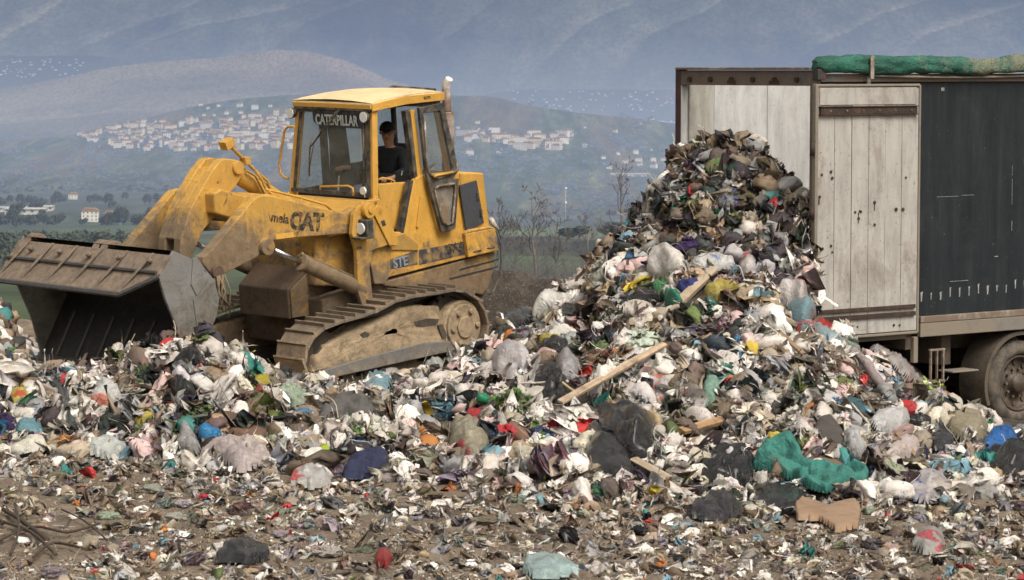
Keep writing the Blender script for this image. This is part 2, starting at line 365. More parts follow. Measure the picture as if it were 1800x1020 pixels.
# valley towns at the foot of the mountains
n = 0; used_spots = []
def spot(px, row, D): return Vector(((px-CX)/FPX*D, D, zrow(row, D)))
for t in range(1500):
    if n >= 150: break
    if rh.random() < .45: px, row, D, nm, gr = rh.uniform(-10, 150), rh.uniform(104, 142), 9400, 'pale house of the distant town at the left edge of the valley', 'pale houses of the distant town on the left'
    else: px, row, D, nm, gr = rh.uniform(900, 1200), rh.uniform(160, 205), 9300, 'pale house of the distant town between cab and trailer', 'pale houses of the distant town between cab and trailer'
    if not far_enough(px, row, 4, 2): continue
    p = spot(px, row, D); q = max(0, (px-px)); o = bpy.data.objects.new('distant_house', HOUSE[rh.choice([1, 2, 4])]); C.objects.link(o)
    g = 0; o.location = p; q = rh.uniform(.25, .45); o.scale = (q, q, q*.8); o.rotation_euler = (0, 0, rh.uniform(-.4, .4)); c = rh.choice([(1, 1, 1), (1, .93, .85), (1, .85, .78)]); o.color = (*[k_*.5 for k_ in c], 1); tag(o, nm, 'house', gr); n += 1
# terraces that carry those two towns
def terrace(name, u0, u1, r0, r1, D0, D1):
    us = np.linspace(u0, u1, 180); ds = np.linspace(D0, D1, 26); U, D = np.meshgrid(us, ds)
    t = (D-D0)/(D1-D0); e = ss((U-u0)/180)*ss((u1-U)/180); row = r0+(r1-r0)*t+(1-e)*26
    Z = CAMZ-(row-YH)/FPX*D; V = np.stack([((U-CX)/FPX*D).ravel(), D.ravel(), Z.ravel()+fbm(xy0(U*30, D, .003), 3, 8)*6], 1)
    tag(newobj(name, np_mesh(name, V, grid_faces(26, 180)), None, [M_mount]), kind='structure')
terrace('foothill', -2600, 330, 152, 98, 9250, 9700); terrace('foothill', 740, 4400, 212, 158, 9150, 9650)
# farmhouses in the green fields
for px, row, k, s, lab in [(158, 389, 1, .40, 'white farmhouse with red roof in the green field, the larger of the pair'), (193, 388, 0, .36, 'small white farmhouse with red roof right of the larger one'), (262, 404, 0, .33, 'white farmhouse with red roof close behind the raised loader arm'), (128, 350, 0, .4, 'little pale house among trees above the farmhouses')]:
    o = house(px, row, k, (1, .98, .94), lab, None, s, 'farmhouse', G_field)
for px, row, w_, lab in [(20, 372, 26, 'long low white shed at the left edge of the fields'), (45, 376, 30, 'long grey roofed shed in front of the white shed'), (78, 370, 16, 'short white shed right of the long sheds')]:
    p = ground_pt(G_field, px, row); b = MB(); b.box((0, 0, .6), (w_*.45, 7, 2.4)); b.prism([(-w_*.24, 1.8), (w_*.24, 1.8), (w_*.24, 2.1), (-w_*.24, 2.1)], -4, 4, 1)
    for q in range(5): b.box((-w_*.18+q*w_*.09, -3.52, 1.1), (.9, .1, .6), mi=2)
    o = b.build('farm_shed', [M_hw, house_mat('shed_roof', (.75, .73, .7)), M_hd]); o.location = p; o.color = (.55, .55, .55, 1); tag(o, lab, 'shed')
for px, row, w_, lab in [(1105, 309, 46, 'long thin white greenhouse on the slope behind the bare tree'), (520, 0, 0, None)]:
    if lab:
        p = ground_pt(G_town, px, row); b = MB(); b.box((0, 0, 1), (w_*.9, 8, 3)); b.prism([(-w_*.46, 2.5), (w_*.46, 2.5), (w_*.46, 3), (-w_*.46, 3)], -4.5, 4.5, 1)
        o = b.build('greenhouse', [M_hw, M_hw]); o.location = p; o.color = (.5, .5, .5, 1); tag(o, lab, 'greenhouse')

# ---------------------------------------------------------------- vegetation
def leaf_mat(name, col, L):
    m, nt, b, o = mat(name); v = coords(nt)
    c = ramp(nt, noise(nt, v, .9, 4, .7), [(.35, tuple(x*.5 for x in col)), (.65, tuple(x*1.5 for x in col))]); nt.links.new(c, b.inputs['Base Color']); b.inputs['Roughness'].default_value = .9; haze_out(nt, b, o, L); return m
M_leaf = leaf_mat('dark_foliage', (.04, .052, .03), 5200); M_twig = leaf_mat('bare_twigs', (.11, .085, .065), 1500); M_bark = leaf_mat('grey_bark', (.13, .11, .09), 1500); M_brown = leaf_mat('brown_brush', (.13, .105, .075), 900)
def leafy(n, seed, tall=1.0, leaf=.16):
    """crown made of many small leaf faces spread over several lobes"""
    r = np.random.default_rng(seed); lobes = r.uniform(-1, 1, (7, 3))*[.55, .55, .5*tall]; lobes[:, 2] += .9*tall
    c = lobes[r.integers(0, 7, n)]; d = r.normal(size=(n, 3)); d /= np.linalg.norm(d, axis=1)[:, None]; p = c+d*r.uniform(.25, .6, (n, 1))
    a = r.normal(size=(n, 3)); a /= np.linalg.norm(a, axis=1)[:, None]; b_ = np.cross(a, r.normal(size=(n, 3))); b_ /= np.linalg.norm(b_, axis=1)[:, None]
    s = leaf*r.uniform(.6, 1.4, (n, 1)); V = np.stack([p-a*s, p+b_*s*.6, p+a*s, p-b_*s*.6], 1).reshape(-1, 3); return V, np.arange(n*4).reshape(n, 4)
FAR_TREE = [np_mesh('crown', *leafy(420, 50+k, t, .2)) for k, t in enumerate((1, 1.3, .8))]
for me in FAR_TREE: me.materials.append(M_leaf)
tb = MB(); tb.tube([(0, 0, -.4), (0, 0, .9)], [.1, .05], 6); TRUNK = tb.mesh('trunk'); TRUNK.materials.append(M_bark)
def far_tree(px, row, s, G, label, group, k):
    p = ground_pt(G, px, row); r = empty('field_tree'); r.location = p; r.scale = (s, s, s); tag(r, label, 'tree', group)
    for nm, me in (('crown', FAR_TREE[k]), ('trunk', TRUNK)):
        o = bpy.data.objects.new(nm, me); C.objects.link(o); o.parent = r
n = 0
for t in range(60):
    px = rh.choice([rh.uniform(0, 110), rh.uniform(0, 300), rh.uniform(100, 300)]); row = rh.choice([rh.uniform(346, 362), rh.uniform(352, 400), 395])
    far_tree(px, row, rh.uniform(1.3, 2.8), G_field, 'dark round tree standing in the fields above the bucket', 'dark trees dotted over the fields above the bucket', rh.randrange(3))
for t in range(14):
    far_tree(rh.uniform(880, 1180), rh.uniform(352, 380), rh.uniform(1.4, 2.6), G_field, 'dark tree in the hedgerows seen between cab and trailer', 'dark hedgerow trees between cab and trailer', rh.randrange(3))
for t in range(90):
    px = rh.uniform(150, 520); row = rh.uniform(*((218, 266) if px > 230 else (232, 262)))
    far_tree(px, row, rh.uniform(2.6, 5.5), G_town, 'dark tree between the houses of the hillside town', 'dark trees between the houses of the hill town', rh.randrange(3))
vs = []; fs = []; kk = 0
for t in range(1500):
    px = rh.uniform(-60, 1300); row = rh.choice([rh.uniform(262, 385), rh.uniform(185, 385)])
    if 140 < px < 530 and 208 < row < 270: continue
    q = float(fbm(np.array([[px*.011, row*.05, 3]]), 3, 55)[0])
    if q < -.05: continue
    p = ground_pt(G_town, px, row)
    if p.y < 1900: continue
    V, F_ = leafy(22, 4000+t, .9, .3); sz = rh.uniform(3.5, 9)*(.7+q); fs.append(F_+kk); kk += 88; vs.append(V*[sz*1.4, sz*1.4, sz*.8]+np.array(p))
tag(newobj('woods', np_mesh('woods', np.concatenate(vs), np.concatenate(fs)), None, [M_leaf]), 'dark woods spread over the slope of the town hill', 'woods', kind='stuff')
# olive grove: nobody could count it
vs = []; fs = []
for i in range(34):
    for j in range(46):
        px = -40+i*9+j*2.2+rh.uniform(-2, 2); row = 425+j*1.9
        if px > 330-(480-row)*.9: continue
        p = ground_pt(G_field, min(px, 1700), row); V, F_ = leafy(26, i*50+j, 1, .42); s = rh.uniform(.5, .8)*max(1, p.y/330)
        fs.append(F_+len(vs)*104); vs.append(V*s+np.array(p))
if vs: tag(newobj('olive_grove', np_mesh('olive_grove', np.concatenate(vs), np.concatenate(fs)), None, [M_leaf]), 'rows of low olive bushes on the field', 'grove', kind='stuff')
# bare trees behind the machine and the heap
def limb(b, p, d, L, r, depth, rr, mi):
    n = 5; pts = [Vector(p)]; rad = [r]; d = Vector(d).normalized()
    for i in range(n):
        d = (d+Vector((rr.gauss(0, .11), rr.gauss(0, .11), rr.gauss(.03, .07)))).normalized(); pts.append(pts[-1]+d*L/n); rad.append(r*(1-.62*(i+1)/n))
    b.tube(pts, rad, 5 if depth < 2 else 3, mi, cap=False)
    if depth >= 4: return
    kids = {0: 8, 1: 5, 2: 4, 3: 2}[depth]
    for k in range(kids):
        t = rr.uniform(.3, 1.0) if depth else rr.uniform(.28, 1.0); i = min(n-1, int(t*n)); q = pts[i].lerp(pts[i+1], t*n-i)
        ax = d.orthogonal().normalized(); ax.rotate(Quaternion(d, rr.uniform(0, 2*PI))); nd = (d*rr.uniform(.5, 1.0)+ax*rr.uniform(.5, .95)+Vector((0, 0, .22))).normalized()
        limb(b, q, nd, L*rr.uniform(.38, .62)*(1-.3*t), max(.006, rad[i]*.55), depth+1, rr, mi)
def bare_tree(px, D, top_row, lean, seed, label, group=None, base=None, thin=1.0):
    rr = random.Random(seed); z0 = zrow(500, D); x = (px-CX)/FPX*D; Ht = zrow(top_row, D)-z0
    r = empty('bare_tree'); r.location = (x, D, z0-.1); tag(r, label, 'tree', group)
    b = MB(); pts = []; rad = []; 
    for i in range(9): pts.append(Vector((lean*i/8*Ht*.15+rr.gauss(0, .03), rr.gauss(0, .03), Ht*.93*i/8))); rad.append(.016*Ht*thin*(1-.88*i/8))
    b.tube(pts, rad, 7, 0, cap=False); b.build('trunk', M_bark, r)
    c = MB()
    for k in range(13):
        t = rr.uniform(.3, .97); i = min(7, int(t*8)); q = pts[i].lerp(pts[i+1], t*8-i); az = rr.uniform(0, 2*PI)
        limb(c, q, (math.cos(az)*.8, math.sin(az)*.8, rr.uniform(.45, 1.1)), Ht*.36*(1.12-t)*rr.uniform(.7, 1.15)+.15, rad[i]*.55, 1, rr, 0)
    c.build('crown', M_twig, r)
bare_tree(1086, 88, 262, .25, 5, 'tall bare tree rising left of the trash heap top')
bare_tree(940, 78, 312, -.2, 9, 'bare thin tree midway between the loader and the heap')
bare_tree(975, 84, 350, .2, 12, 'bare sapling just right of the thin middle tree', thin=.8)
bare_tree(905, 90, 375, -.5, 15, 'low bare tree beside the loader rear end', thin=.8)
bare_tree(1040, 95, 372, -.6, 17, 'short spreading bare tree left of the tall one', thin=.8)
bare_tree(1120, 100, 380, .5, 19, 'short bare tree half hidden behind the teal tarp slope', thin=.8)
bare_tree(872, 75, 340, .3, 23, 'bare twiggy tree touching the loader rear corner', thin=.7)
# thicket of brush at the edge of the landfill
b = MB(); rr = random.Random(8)
for i in range(1900):
    D = rr.uniform(56, 120); px = rr.uniform(820, 1230); x = (px-CX)/FPX*D; z0 = zrow(profile(D, FD), D)-.1; h = rr.uniform(1.2, 3.6)*(.65+.35*math.sin(px*.04+D*.3))
    h = abs(h)
    for k in range(3):
        q = Vector((x+rr.gauss(0, .25), D+rr.gauss(0, .25), z0)); d = Vector((rr.gauss(0, .35), rr.gauss(0, .35), 1)).normalized()
        b.tube([q, q+d*h*.5, q+d*h+Vector((rr.gauss(0, .15), 0, 0))], [.016, .012, .004], 3, 0, cap=False)
        for m_ in range(4):
            s = q+d*h*rr.uniform(.3, .9); e_ = Vector((rr.gauss(0, .5), rr.gauss(0, .5), rr.uniform(.2, .8)))*h*.3; b.tube([s, s+e_], [.008, .003], 3, 0, cap=False)
tag(b.build('undergrowth', M_brown), 'brown leafless brush at the edge of the landfill', 'undergrowth', kind='stuff')
for i, (px, D, row, s, lab) in enumerate([(1010, 500, 372, 3.0, 'dark bush at the upper edge of the green meadow, left one'), (1075, 520, 370, 3.0, 'dark bush at the upper edge of the green meadow, under the tall bare tree')]):
    r = empty('bush'); r.location = ((px-CX)/FPX*D, D, zrow(row+36, D)-1); r.scale = (s*.9, s*.7, s*.42); tag(r, lab, 'bush')
    o = bpy.data.objects.new('foliage', FAR_TREE[i % 3]); C.objects.link(o); o.parent = r
# lamp post far behind
b = MB(); D = 420; x = (994-CX)/FPX*D; r = empty('lamp_post'); r.location = (x, D, zrow(400, D)); tag(r, 'thin lamp post with white lamps beyond the meadow', 'lamp post')
Ht = (400-328)/FPX*D; b.tube([(0, 0, -1), (0, 0, Ht)], [.06, .04], 6); b.build('pole', house_mat('pole_grey', (.4, .4, .4)), r)
for z in (.97, .62):
    b = MB(); b.box((.1, 0, Ht*z), (.3, .2, .2)); b.build('lamp', house_mat('lamp_white', (.8, .8, .8)), r)
# ================================================================ LANDFILL SURFACE
CREST = [(-400, 640, 30), (0, 640, 30), (100, 648, 29.8), (200, 622, 29.6), (300, 590, 29.5), (350, 592, 29.4), (420, 606, 29.8), (480, 642, 30.2), (520, 668, 30.5), (600, 676, 30.8), (700, 668, 31.2), (790, 640, 31.8), (860, 603, 32.2), (930, 552, 32.8), (1000, 512, 33), (1040, 492, 33), (1055, 452, 33), (1100, 402, 33), (1150, 352, 33), (1180, 316, 33), (1194, 272, 32.9), (1215, 258, 32.7), (1250, 254, 32.7), (1325, 254, 32.6), (1346, 275, 32.4), (1362, 305, 32.3), (1388, 335, 32.1), (1412, 352, 31.9), (1424, 480, 31.5), (1434, 570, 31.1), (1480, 592, 31.1), (1540, 620, 31.3), (1600, 665, 31.6), (1640, 690, 31.6), (1700, 722, 31.2), (1760, 765, 30.4), (1850, 805, 29.8), (2200, 830, 29.5)]
TOE = [(-400, 820), (0, 800), (200, 805), (400, 835), (600, 845), (900, 868), (1000, 880), (1150, 875), (1300, 885), (1550, 895), (1700, 885), (1760, 872), (1850, 872), (2200, 880)]
GZ = [(-400, .35), (0, .35), (700, .3), (1200, .22), (1500, .12), (1800, .05), (2200, 0)]
x_ = np.arange(-9.5, 10.5, .07); y_ = np.arange(18.5, 48, .07); GX, GY = np.meshgrid(x_, y_)
U = CX+GX/GY*FPX
cr = np.array(CREST, float); cr[:, 1] += np.interp(cr[:, 0], [0, 250, 480, 800, 960], [20, 15, 18, 12, 0]); CREST = [tuple(q) for q in cr]; row_c = np.interp(U, cr[:, 0], cr[:, 1]); Dc = np.interp(U, cr[:, 0], cr[:, 2]); zc = CAMZ-(row_c-YH)/FPX*Dc
row_t = profile(U, TOE); gz = profile(U, GZ); Dt = (CAMZ-gz)*FPX/(row_t-YH)
t = np.clip((GY-Dt)/np.maximum(.5, Dc-Dt), 0, 1)
pw = np.interp(U, [0, 900, 1100, 1250, 1400, 1430, 1500, 1800], [.8, .9, 1.35, 1.75, 1.6, 1.05, .9, .85])
H = gz+(zc-gz)*np.clip(t, 0, 1)**pw
back = np.interp(U, [-400, 0, 500, 860, 1000, 1060, 1200, 1415, 1430, 1600, 1800, 2200], [.55, .55, .5, .6, 1.0, 1.2, 1.35, 1.3, .4, .1, .05, 0])
fall = ss((GY-Dc)/np.interp(U, [0, 1000, 1100, 1400, 1430, 1800], [1.1, 1.6, 3.2, 1.6, .7, 1.0]))
H = np.where(GY > Dc, zc+(back-zc)*fall, H)
H += .75*np.exp(-(((U+12)/40)**2))*np.exp(-((GY-35.0)/1.5)**2)                                # pile seen left of the bucket
H += .35*np.exp(-(((U-885)/40)**2))*np.exp(-((GY-35.4)/.8)**2)
H = np.where(GY > 37, H+(.25-H)*ss((GY-37)/3), H)
q = xy0(GX, GY, 1.0)
act = np.clip(ss((GY-Dt+.5)/1.5), 0, 1)*np.clip(1-ss((GY-Dc-1)/2)*.6, 0, 1)
H += fbm(q*1.6, 4, 77, .55).reshape(H.shape)*(.035+.13*act)+fbm(q*7, 3, 79).reshape(H.shape)*(.022+.05*act)
H -= ss((GY-44)/4)*3.2*1.0
def Hat(x, y):
    fx = np.clip((np.asarray(x)-x_[0])/.07, 0, len(x_)-1.001); fy = np.clip((np.asarray(y)-y_[0])/.07, 0, len(y_)-1.001)
    i = fx.astype(int); j = fy.astype(int); a = fx-i; b_ = fy-j
    return H[j, i]*(1-a)*(1-b_)+H[j, i+1]*a*(1-b_)+H[j+1, i]*(1-a)*b_+H[j+1, i+1]*a*b_
def Nat(x, y):
    e = .12; n = np.stack([Hat(np.asarray(x)-e, y)-Hat(np.asarray(x)+e, y), Hat(x, np.asarray(y)-e)-Hat(x, np.asarray(y)+e), np.full(np.shape(x), 2*e)], -1); return n/np.linalg.norm(n, axis=-1, keepdims=True)
DD = np.arange(19.5, 44, .03)
def on_heap(px, py):
    """where the line of sight through these photograph pixels meets the landfill surface"""
    px = np.atleast_1d(np.asarray(px, float)); py = np.atleast_1d(np.asarray(py, float)); a = (px-CX)/FPX; b_ = -(py-CY)/FPX
    dx, dy, dz = a, cP+b_*sP, -sP+b_*cP; X = dx/dy; Z = dz/dy
    out = np.zeros((len(px), 3))
    for s in range(0, len(px), 2000):
        XX = X[s:s+2000, None]*DD; ZZ = CAMZ+Z[s:s+2000, None]*DD; below = ZZ < Hat(XX, DD[None, :]+0*XX)
        k = np.where(below.any(1), below.argmax(1), np.searchsorted(DD, 33)); d = DD[k]; out[s:s+2000] = np.stack([X[s:s+2000]*d, d, Hat(X[s:s+2000]*d, d)], 1)
    return out
def soil_mat(name, stops, sc=2.0):
    m, nt, b, o = mat(name); v = N(nt, 'ShaderNodeNewGeometry').outputs['Position']
    c = ramp(nt, noise(nt, v, sc, 10, .7, .4), stops); sp = noise(nt, v, sc*14, 4, .7)
    c = mix(nt, ramp(nt, sp, [(.60, (0, 0, 0)), (.66, (.8, .8, .8))]), c, (.32, .28, .23))
    c = mix(nt, ramp(nt, sp, [(.34, (.9, .9, .9)), (.4, (0, 0, 0))]), c, (.025, .02, .014))
    nt.links.new(c, b.inputs['Base Color']); b.inputs['Roughness'].default_value = .92; bump(nt, b, noise(nt, v, sc*8, 8, .7), .04); return m
M_ground = soil_mat('trodden_soil', [(.3, (.09, .065, .043)), (.5, (.155, .118, .082)), (.7, (.25, .195, .14))])
M_heap = soil_mat('compressed_waste', [(.3, (.02, .016, .012)), (.5, (.06, .048, .036)), (.7, (.15, .12, .1))], 5)
isheap = (GY > Dt-.1)&(GY < 37.2); fa = grid_faces(*GX.shape); V = np.stack([GX.ravel(), GY.ravel(), H.ravel()], 1)
fh = isheap.ravel()[fa].all(1)
def sub(name, f, m, kind, label=None):
    u, inv = np.unique(f, return_inverse=True); o = newobj(name, np_mesh(name, V[u], inv.reshape(f.shape)), None, [m]); return tag(o, label, None, None, kind)
sub('ground', fa[~fh], M_ground, 'structure'); tag(sub('garbage_heap', fa[fh], M_heap, 'stuff', 'dark compressed waste under the litter of the heap'), None, 'garbage')
# the plateau around the modelled patch
V4 = np.array([(-60, -30, .2), (60, -30, .2), (60, 18.6, .3), (-60, 18.6, .3), (-60, 18.6, .3), (-9.4, 18.6, .3), (-9.4, 46, -.6), (-60, 46, -.6), (9.9, 18.6, .1), (60, 18.6, .1), (60, 46, -.8), (9.9, 46, -.8)], float)
V4[:, 2] -= .05
tag(newobj('plateau', np_mesh('plateau', V4, [[0, 1, 2, 3], [4, 5, 6, 7], [8, 9, 10, 11]]), None, [M_ground]), kind='structure')
# dark soil bank behind the machine
us = np.linspace(700, 1250, 260); ds = np.linspace(38, 47, 120); UB, DB = np.meshgrid(us, ds)
top = np.interp(UB, [700, 780, 860, 920, 1000, 1060, 1150, 1250], [540, 500, 478, 480, 488, 500, 520, 560]); prof = np.exp(-((DB-42)/1.5)**2)
ZB = -.5+(zrow(top, 42)+.5)*prof; XB = (UB-CX)/FPX*DB; ZB += fbm(xy0(XB, DB, 2.2), 6, 5, .62).reshape(ZB.shape)*.2*prof**.4
V2 = np.stack([XB.ravel(), DB.ravel(), ZB.ravel()], 1)
M_bank = soil_mat('dark_soil', [(.3, (.016, .012, .009)), (.5, (.04, .03, .022)), (.72, (.09, .07, .05))], 3)
tag(newobj('soil_bank', np_mesh('soil_bank', V2, grid_faces(*UB.shape)), None, [M_bank]), kind='structure')

# ================================================================ LITTER
def trash_mat(name, attr=True, rough=.42, bscale=22, bdist=.006, transl=.0, coat=0.0, dirt=.3):
    m, nt, b, o = mat(name); v = coords(nt)
    if attr: c = N(nt, 'ShaderNodeAttribute', attribute_name='Col').outputs['Color']; v = N(nt, 'ShaderNodeNewGeometry').outputs['Position']
    else:
        oi = N(nt, 'ShaderNodeObjectInfo'); c = oi.outputs['Color']; ad = N(nt, 'ShaderNodeVectorMath', operation='ADD'); sc = N(nt, 'ShaderNodeVectorMath', operation='SCALE'); sc.inputs['Scale'].default_value = 37.0
        cb = N(nt, 'ShaderNodeCombineXYZ'); [nt.links.new(oi.outputs['Random'], cb.inputs[k]) for k in range(3)]; nt.links.new(cb.outputs[0], sc.inputs[0]); nt.links.new(v, ad.inputs[0]); nt.links.new(sc.outputs[0], ad.inputs[1]); v = ad.outputs[0]
    n1 = noise(nt, v, 9 if attr else 5, 7, .65, .6)
    c = mix(nt, 1.0, c, ramp(nt, n1, [(.3, (.72, .68, .62)), (.55, (1, 1, 1))]), 'MULTIPLY')
    c = mix(nt, ramp(nt, noise(nt, v, 4 if attr else 3, 8, .7, .8), [(.5+.12*(1-dirt), (0, 0, 0)), (.75, (min(1, dirt*2),)*3)]), c, (.13, .095, .06))
    if transl:
        oi2 = N(nt, 'ShaderNodeObjectInfo'); rr2 = math_(nt, 'FRACT', math_(nt, 'MULTIPLY', oi2.outputs['Random'], 7.31)); pc = ramp(nt, rr2, [(0, (.5, .03, .05)), (.3, (.5, .05, .2)), (.45, (.03, .1, .4)), (.6, (.03, .25, .12)), (.7, (.55, .1, .03)), (.85, (.5, .02, .03))]); pc.node.color_ramp.interpolation = 'CONSTANT'
        k1 = ramp(nt, noise(nt, v, 1.5, 2, .5), [(.53, (0, 0, 0)), (.56, (1, 1, 1))]); k2 = ramp(nt, noise(nt, v, 7, 2, .5, .4), [(.50, (0, 0, 0)), (.54, (.8,)*3)]); k3 = math_(nt, 'LESS_THAN', math_(nt, 'FRACT', math_(nt, 'MULTIPLY', oi2.outputs['Random'], 3.77)), .55)
        c = mix(nt, math_(nt, 'MULTIPLY', math_(nt, 'MULTIPLY', k1, k2), k3), c, pc)
    if attr:
        k1 = ramp(nt, noise(nt, v, 7, 3, .6), [(.60, (0, 0, 0)), (.62, (1, 1, 1))]); k2 = ramp(nt, noise(nt, v, 60, 2, .5), [(.53, (0, 0, 0)), (.57, (.7,)*3)]); c = mix(nt, math_(nt, 'MULTIPLY', k1, k2), c, ramp(nt, noise(nt, v, 2.3, 1), [(.42, (.05, .12, .35)), (.5, (.45, .04, .05)), (.58, (.05, .22, .1))]))
    nt.links.new(c, b.inputs['Base Color']); b.inputs['Roughness'].default_value = rough; b.inputs['Coat Weight'].default_value = coat; b.inputs['Coat Roughness'].default_value = .15
    b.inputs['Specular IOR Level'].default_value = .5
    w1 = noise(nt, v, bscale, 6, .6, 1.6); rd = math_(nt, 'ABSOLUTE', math_(nt, 'SUBTRACT', w1, .5)); bump(nt, b, rd, bdist, 1.0)
    if transl:
        tr = N(nt, 'ShaderNodeBsdfTranslucent'); nt.links.new(c, tr.inputs[0]); ms = N(nt, 'ShaderNodeMixShader', inp={0: transl}); nt.links.new(b.outputs[0], ms.inputs[1]); nt.links.new(tr.outputs[0], ms.inputs[2]); nt.links.new(ms.outputs[0], o.inputs[0])
    return m
def wood_mat():
    m, nt, b, o = mat('rough_wood'); v = coords(nt); mp = N(nt, 'ShaderNodeMapping', inp={'Scale': (1.2, 22, 22)}); nt.links.new(v, mp.inputs[0]); g = noise(nt, mp.outputs[0], 1.6, 8, .75, .6)
    c = mix(nt, 1.0, N(nt, 'ShaderNodeObjectInfo').outputs['Color'], ramp(nt, g, [(.3, (.45, .4, .35)), (.6, (1, 1, 1)), (.8, (1.15, 1.12, 1.05))]), 'MULTIPLY'); c = mix(nt, ramp(nt, noise(nt, v, 5, 8, .7), [(.5, (0, 0, 0)), (.68, (.8,)*3)]), c, (.09, .065, .045))
    nt.links.new(c, b.inputs['Base Color']); b.inputs['Roughness'].default_value = .85; bump(nt, b, g, .01); return m
M_lit = trash_mat('mixed_litter', True, .5, 30, .02, dirt=.26); M_bag = trash_mat('thin_plastic', False, .33, 11, .07, .14, .15, .16); M_blk = trash_mat('black_film', False, .24, 8, .12, 0, .35, .1); M_rag = trash_mat('cloth_and_paper', False, .8, 9, .05); M_card = trash_mat('cardboard', False, .9, 12, .004, 0, 0, .5); M_wood = wood_mat()

def ico(n):
    bm = bmesh.new(); bmesh.ops.create_icosphere(bm, subdivisions=n, radius=1); V = np.array([v.co[:] for v in bm.verts]); T = np.array([[v.index for v in f.verts] for f in bm.faces]); bm.free(); return V, T
I2, I3, I4 = ico(2), ico(3), ico(4)
def crumple(I, seed, flat=.6, amp=.5, f=1.6, ang=0):
    V, T = I; o = np.array([seed*3.7, seed*1.3, seed*.7]); r = np.random.default_rng(seed)
    d = 1+amp*.8*fbm(V*f+o, 3, seed, .6)+amp*.55*fbm(V*f*1.9+o, 3, seed+5, .6, True)
    P = V*d[:, None]; P = P*(1+(.17*amp*fbm(V*5+o, 3, seed+7, .6, True) if len(V) > 600 else 0*V[:, 0]))[:, None]; P[:, 2] *= flat; P[:, 0] *= r.uniform(.8, 1.5); P += .2*amp*np.stack([fbm(V*4+o+k*9, 2, seed+k) for k in range(3)], 1)
    return P, T
def tied_bag(seed, nu=64, nv=36, flat=.75):
    """sagging bag with pleats that run up into a knot and a flared collar above it"""
    r = np.random.default_rng(seed); u = np.linspace(0, 2*PI, nu, endpoint=False); t = np.linspace(0, 1, nv); UU_, TT = np.meshgrid(u, t)
    prof = np.where(TT < .78, np.sin(np.clip(TT/.78, 0, 1)**.62*PI*.955)**.7, .13+(TT-.78)/.22*r.uniform(.25, .5)); prof[0] = .02
    z = np.where(TT < .78, -np.cos(np.clip(TT/.78, 0, 1)**.8*PI)*.75, .72+(TT-.78)/.22*.38)
    pl = np.clip((TT-.3)/.5, 0, 1); k = r.integers(7, 12); rad = prof*(1+(.1+.25*pl)*pl*np.sin(UU_*k+3*np.sin(UU_*2+seed)+TT*2))
    P = np.stack([rad*np.cos(UU_), rad*np.sin(UU_), z], -1).reshape(-1, 3); o = seed*2.3
    P *= (1+.22*fbm(P*1.4+o, 3, seed)+.13*fbm(P*2.6+o, 3, seed+3, .6, True))[:, None]
    P *= (1+.09*fbm(P*5+o, 3, seed+8, .6, True))[:, None]; P += .08*np.stack([fbm(P*5+o+q*7, 2, seed+q) for q in range(3)], 1)
    P[:, 2] *= flat; ax = r.uniform(-1.1, 1.1); ca, sa = math.cos(ax), math.sin(ax); P = np.stack([P[:, 0]*ca+P[:, 2]*sa, P[:, 1], -P[:, 0]*sa+P[:, 2]*ca], 1)
    P[:, 2] = np.where(P[:, 2] < -.35, -.35+(P[:, 2]+.35)*.3, P[:, 2])
    i, j = np.meshgrid(np.arange(nv-1), np.arange(nu), indexing='ij'); a = (i*nu+j).ravel(); b_ = (i*nu+(j+1) % nu).ravel()
    return P, np.stack([a, b_, b_+nu, a+nu], 1)
def film(seed, n=9, amp=.35, lx=1.0, ly=.7):
    r = np.random.default_rng(seed); x, y = np.meshgrid(np.linspace(-1, 1, n), np.linspace(-1, 1, n)); o = seed*1.9
    p = np.stack([x.ravel(), y.ravel(), np.zeros(n*n)], 1); k = 1+.3*fbm(p*1.7+o, 2, seed)
    P = np.stack([p[:, 0]*lx*k, p[:, 1]*ly*k, amp*(fbm(p*1.3+o, 3, seed)+.7*fbm(p*2.5+o, 2, seed+2, .5, True))], 1); P[:, 0] += .25*fbm(p*2+o, 2, seed+9); P[:, 1] += .25*fbm(p*2+o+5, 2, seed+4)
    f = grid_faces(n, n); keep = r.random(len(f)) > .06; f = f[keep]; return P, f
def folded(seed, n=14, folds=7, a0=40, a1=125, lx=1.0, ly=.8, rag=.12):
    """a flat sheet folded again and again along random lines, as film and paper crumple"""
    r = np.random.default_rng(seed); x, y = np.meshgrid(np.linspace(-1, 1, n)*lx, np.linspace(-1, 1, n)*ly); x, y = x*np.sqrt(1-y*y/(2*ly*ly)), y*np.sqrt(1-x*x/(2*lx*lx)); P = np.stack([x.ravel(), y.ravel(), np.zeros(n*n)], 1)
    P[:, :2] *= (1+rag*fbm(P*2.2+seed, 2, seed))[:, None]; P[:, 2] += .05*fbm(P*3+seed, 2, seed)
    for k in range(folds):
        d = r.normal(size=3); d[2] *= .35; d /= np.linalg.norm(d); off = r.uniform(-.55, .55)*(np.abs(P@d).max()); s = P@d-off; ax = np.cross(d, r.normal(size=3)*.35+np.array([0, 0, 1.0])); ax /= np.linalg.norm(ax)
        th = math.radians(r.uniform(a0, a1))*r.choice([-1, 1]); w = np.clip(s/.10, 0, 1)*th; p0 = d*off; Q = P-p0; c, sn = np.cos(w)[:, None], np.sin(w)[:, None]
        P = Q*c+np.cross(ax, Q)*sn+ax*(Q@ax)[:, None]*(1-c)+p0
    P = P-P.mean(0); P += .03*np.stack([fbm(P*5+seed+k*3, 2, seed+k) for k in range(3)], 1); P /= np.percentile(np.linalg.norm(P, axis=1), 92); P[:, 2] *= .75
    f = grid_faces(n, n); f = f[r.random(len(f)) > .02]; return P, f
def minibag(seed):
    P, T = tied_bag(seed, 22, 15, .7); return P, T
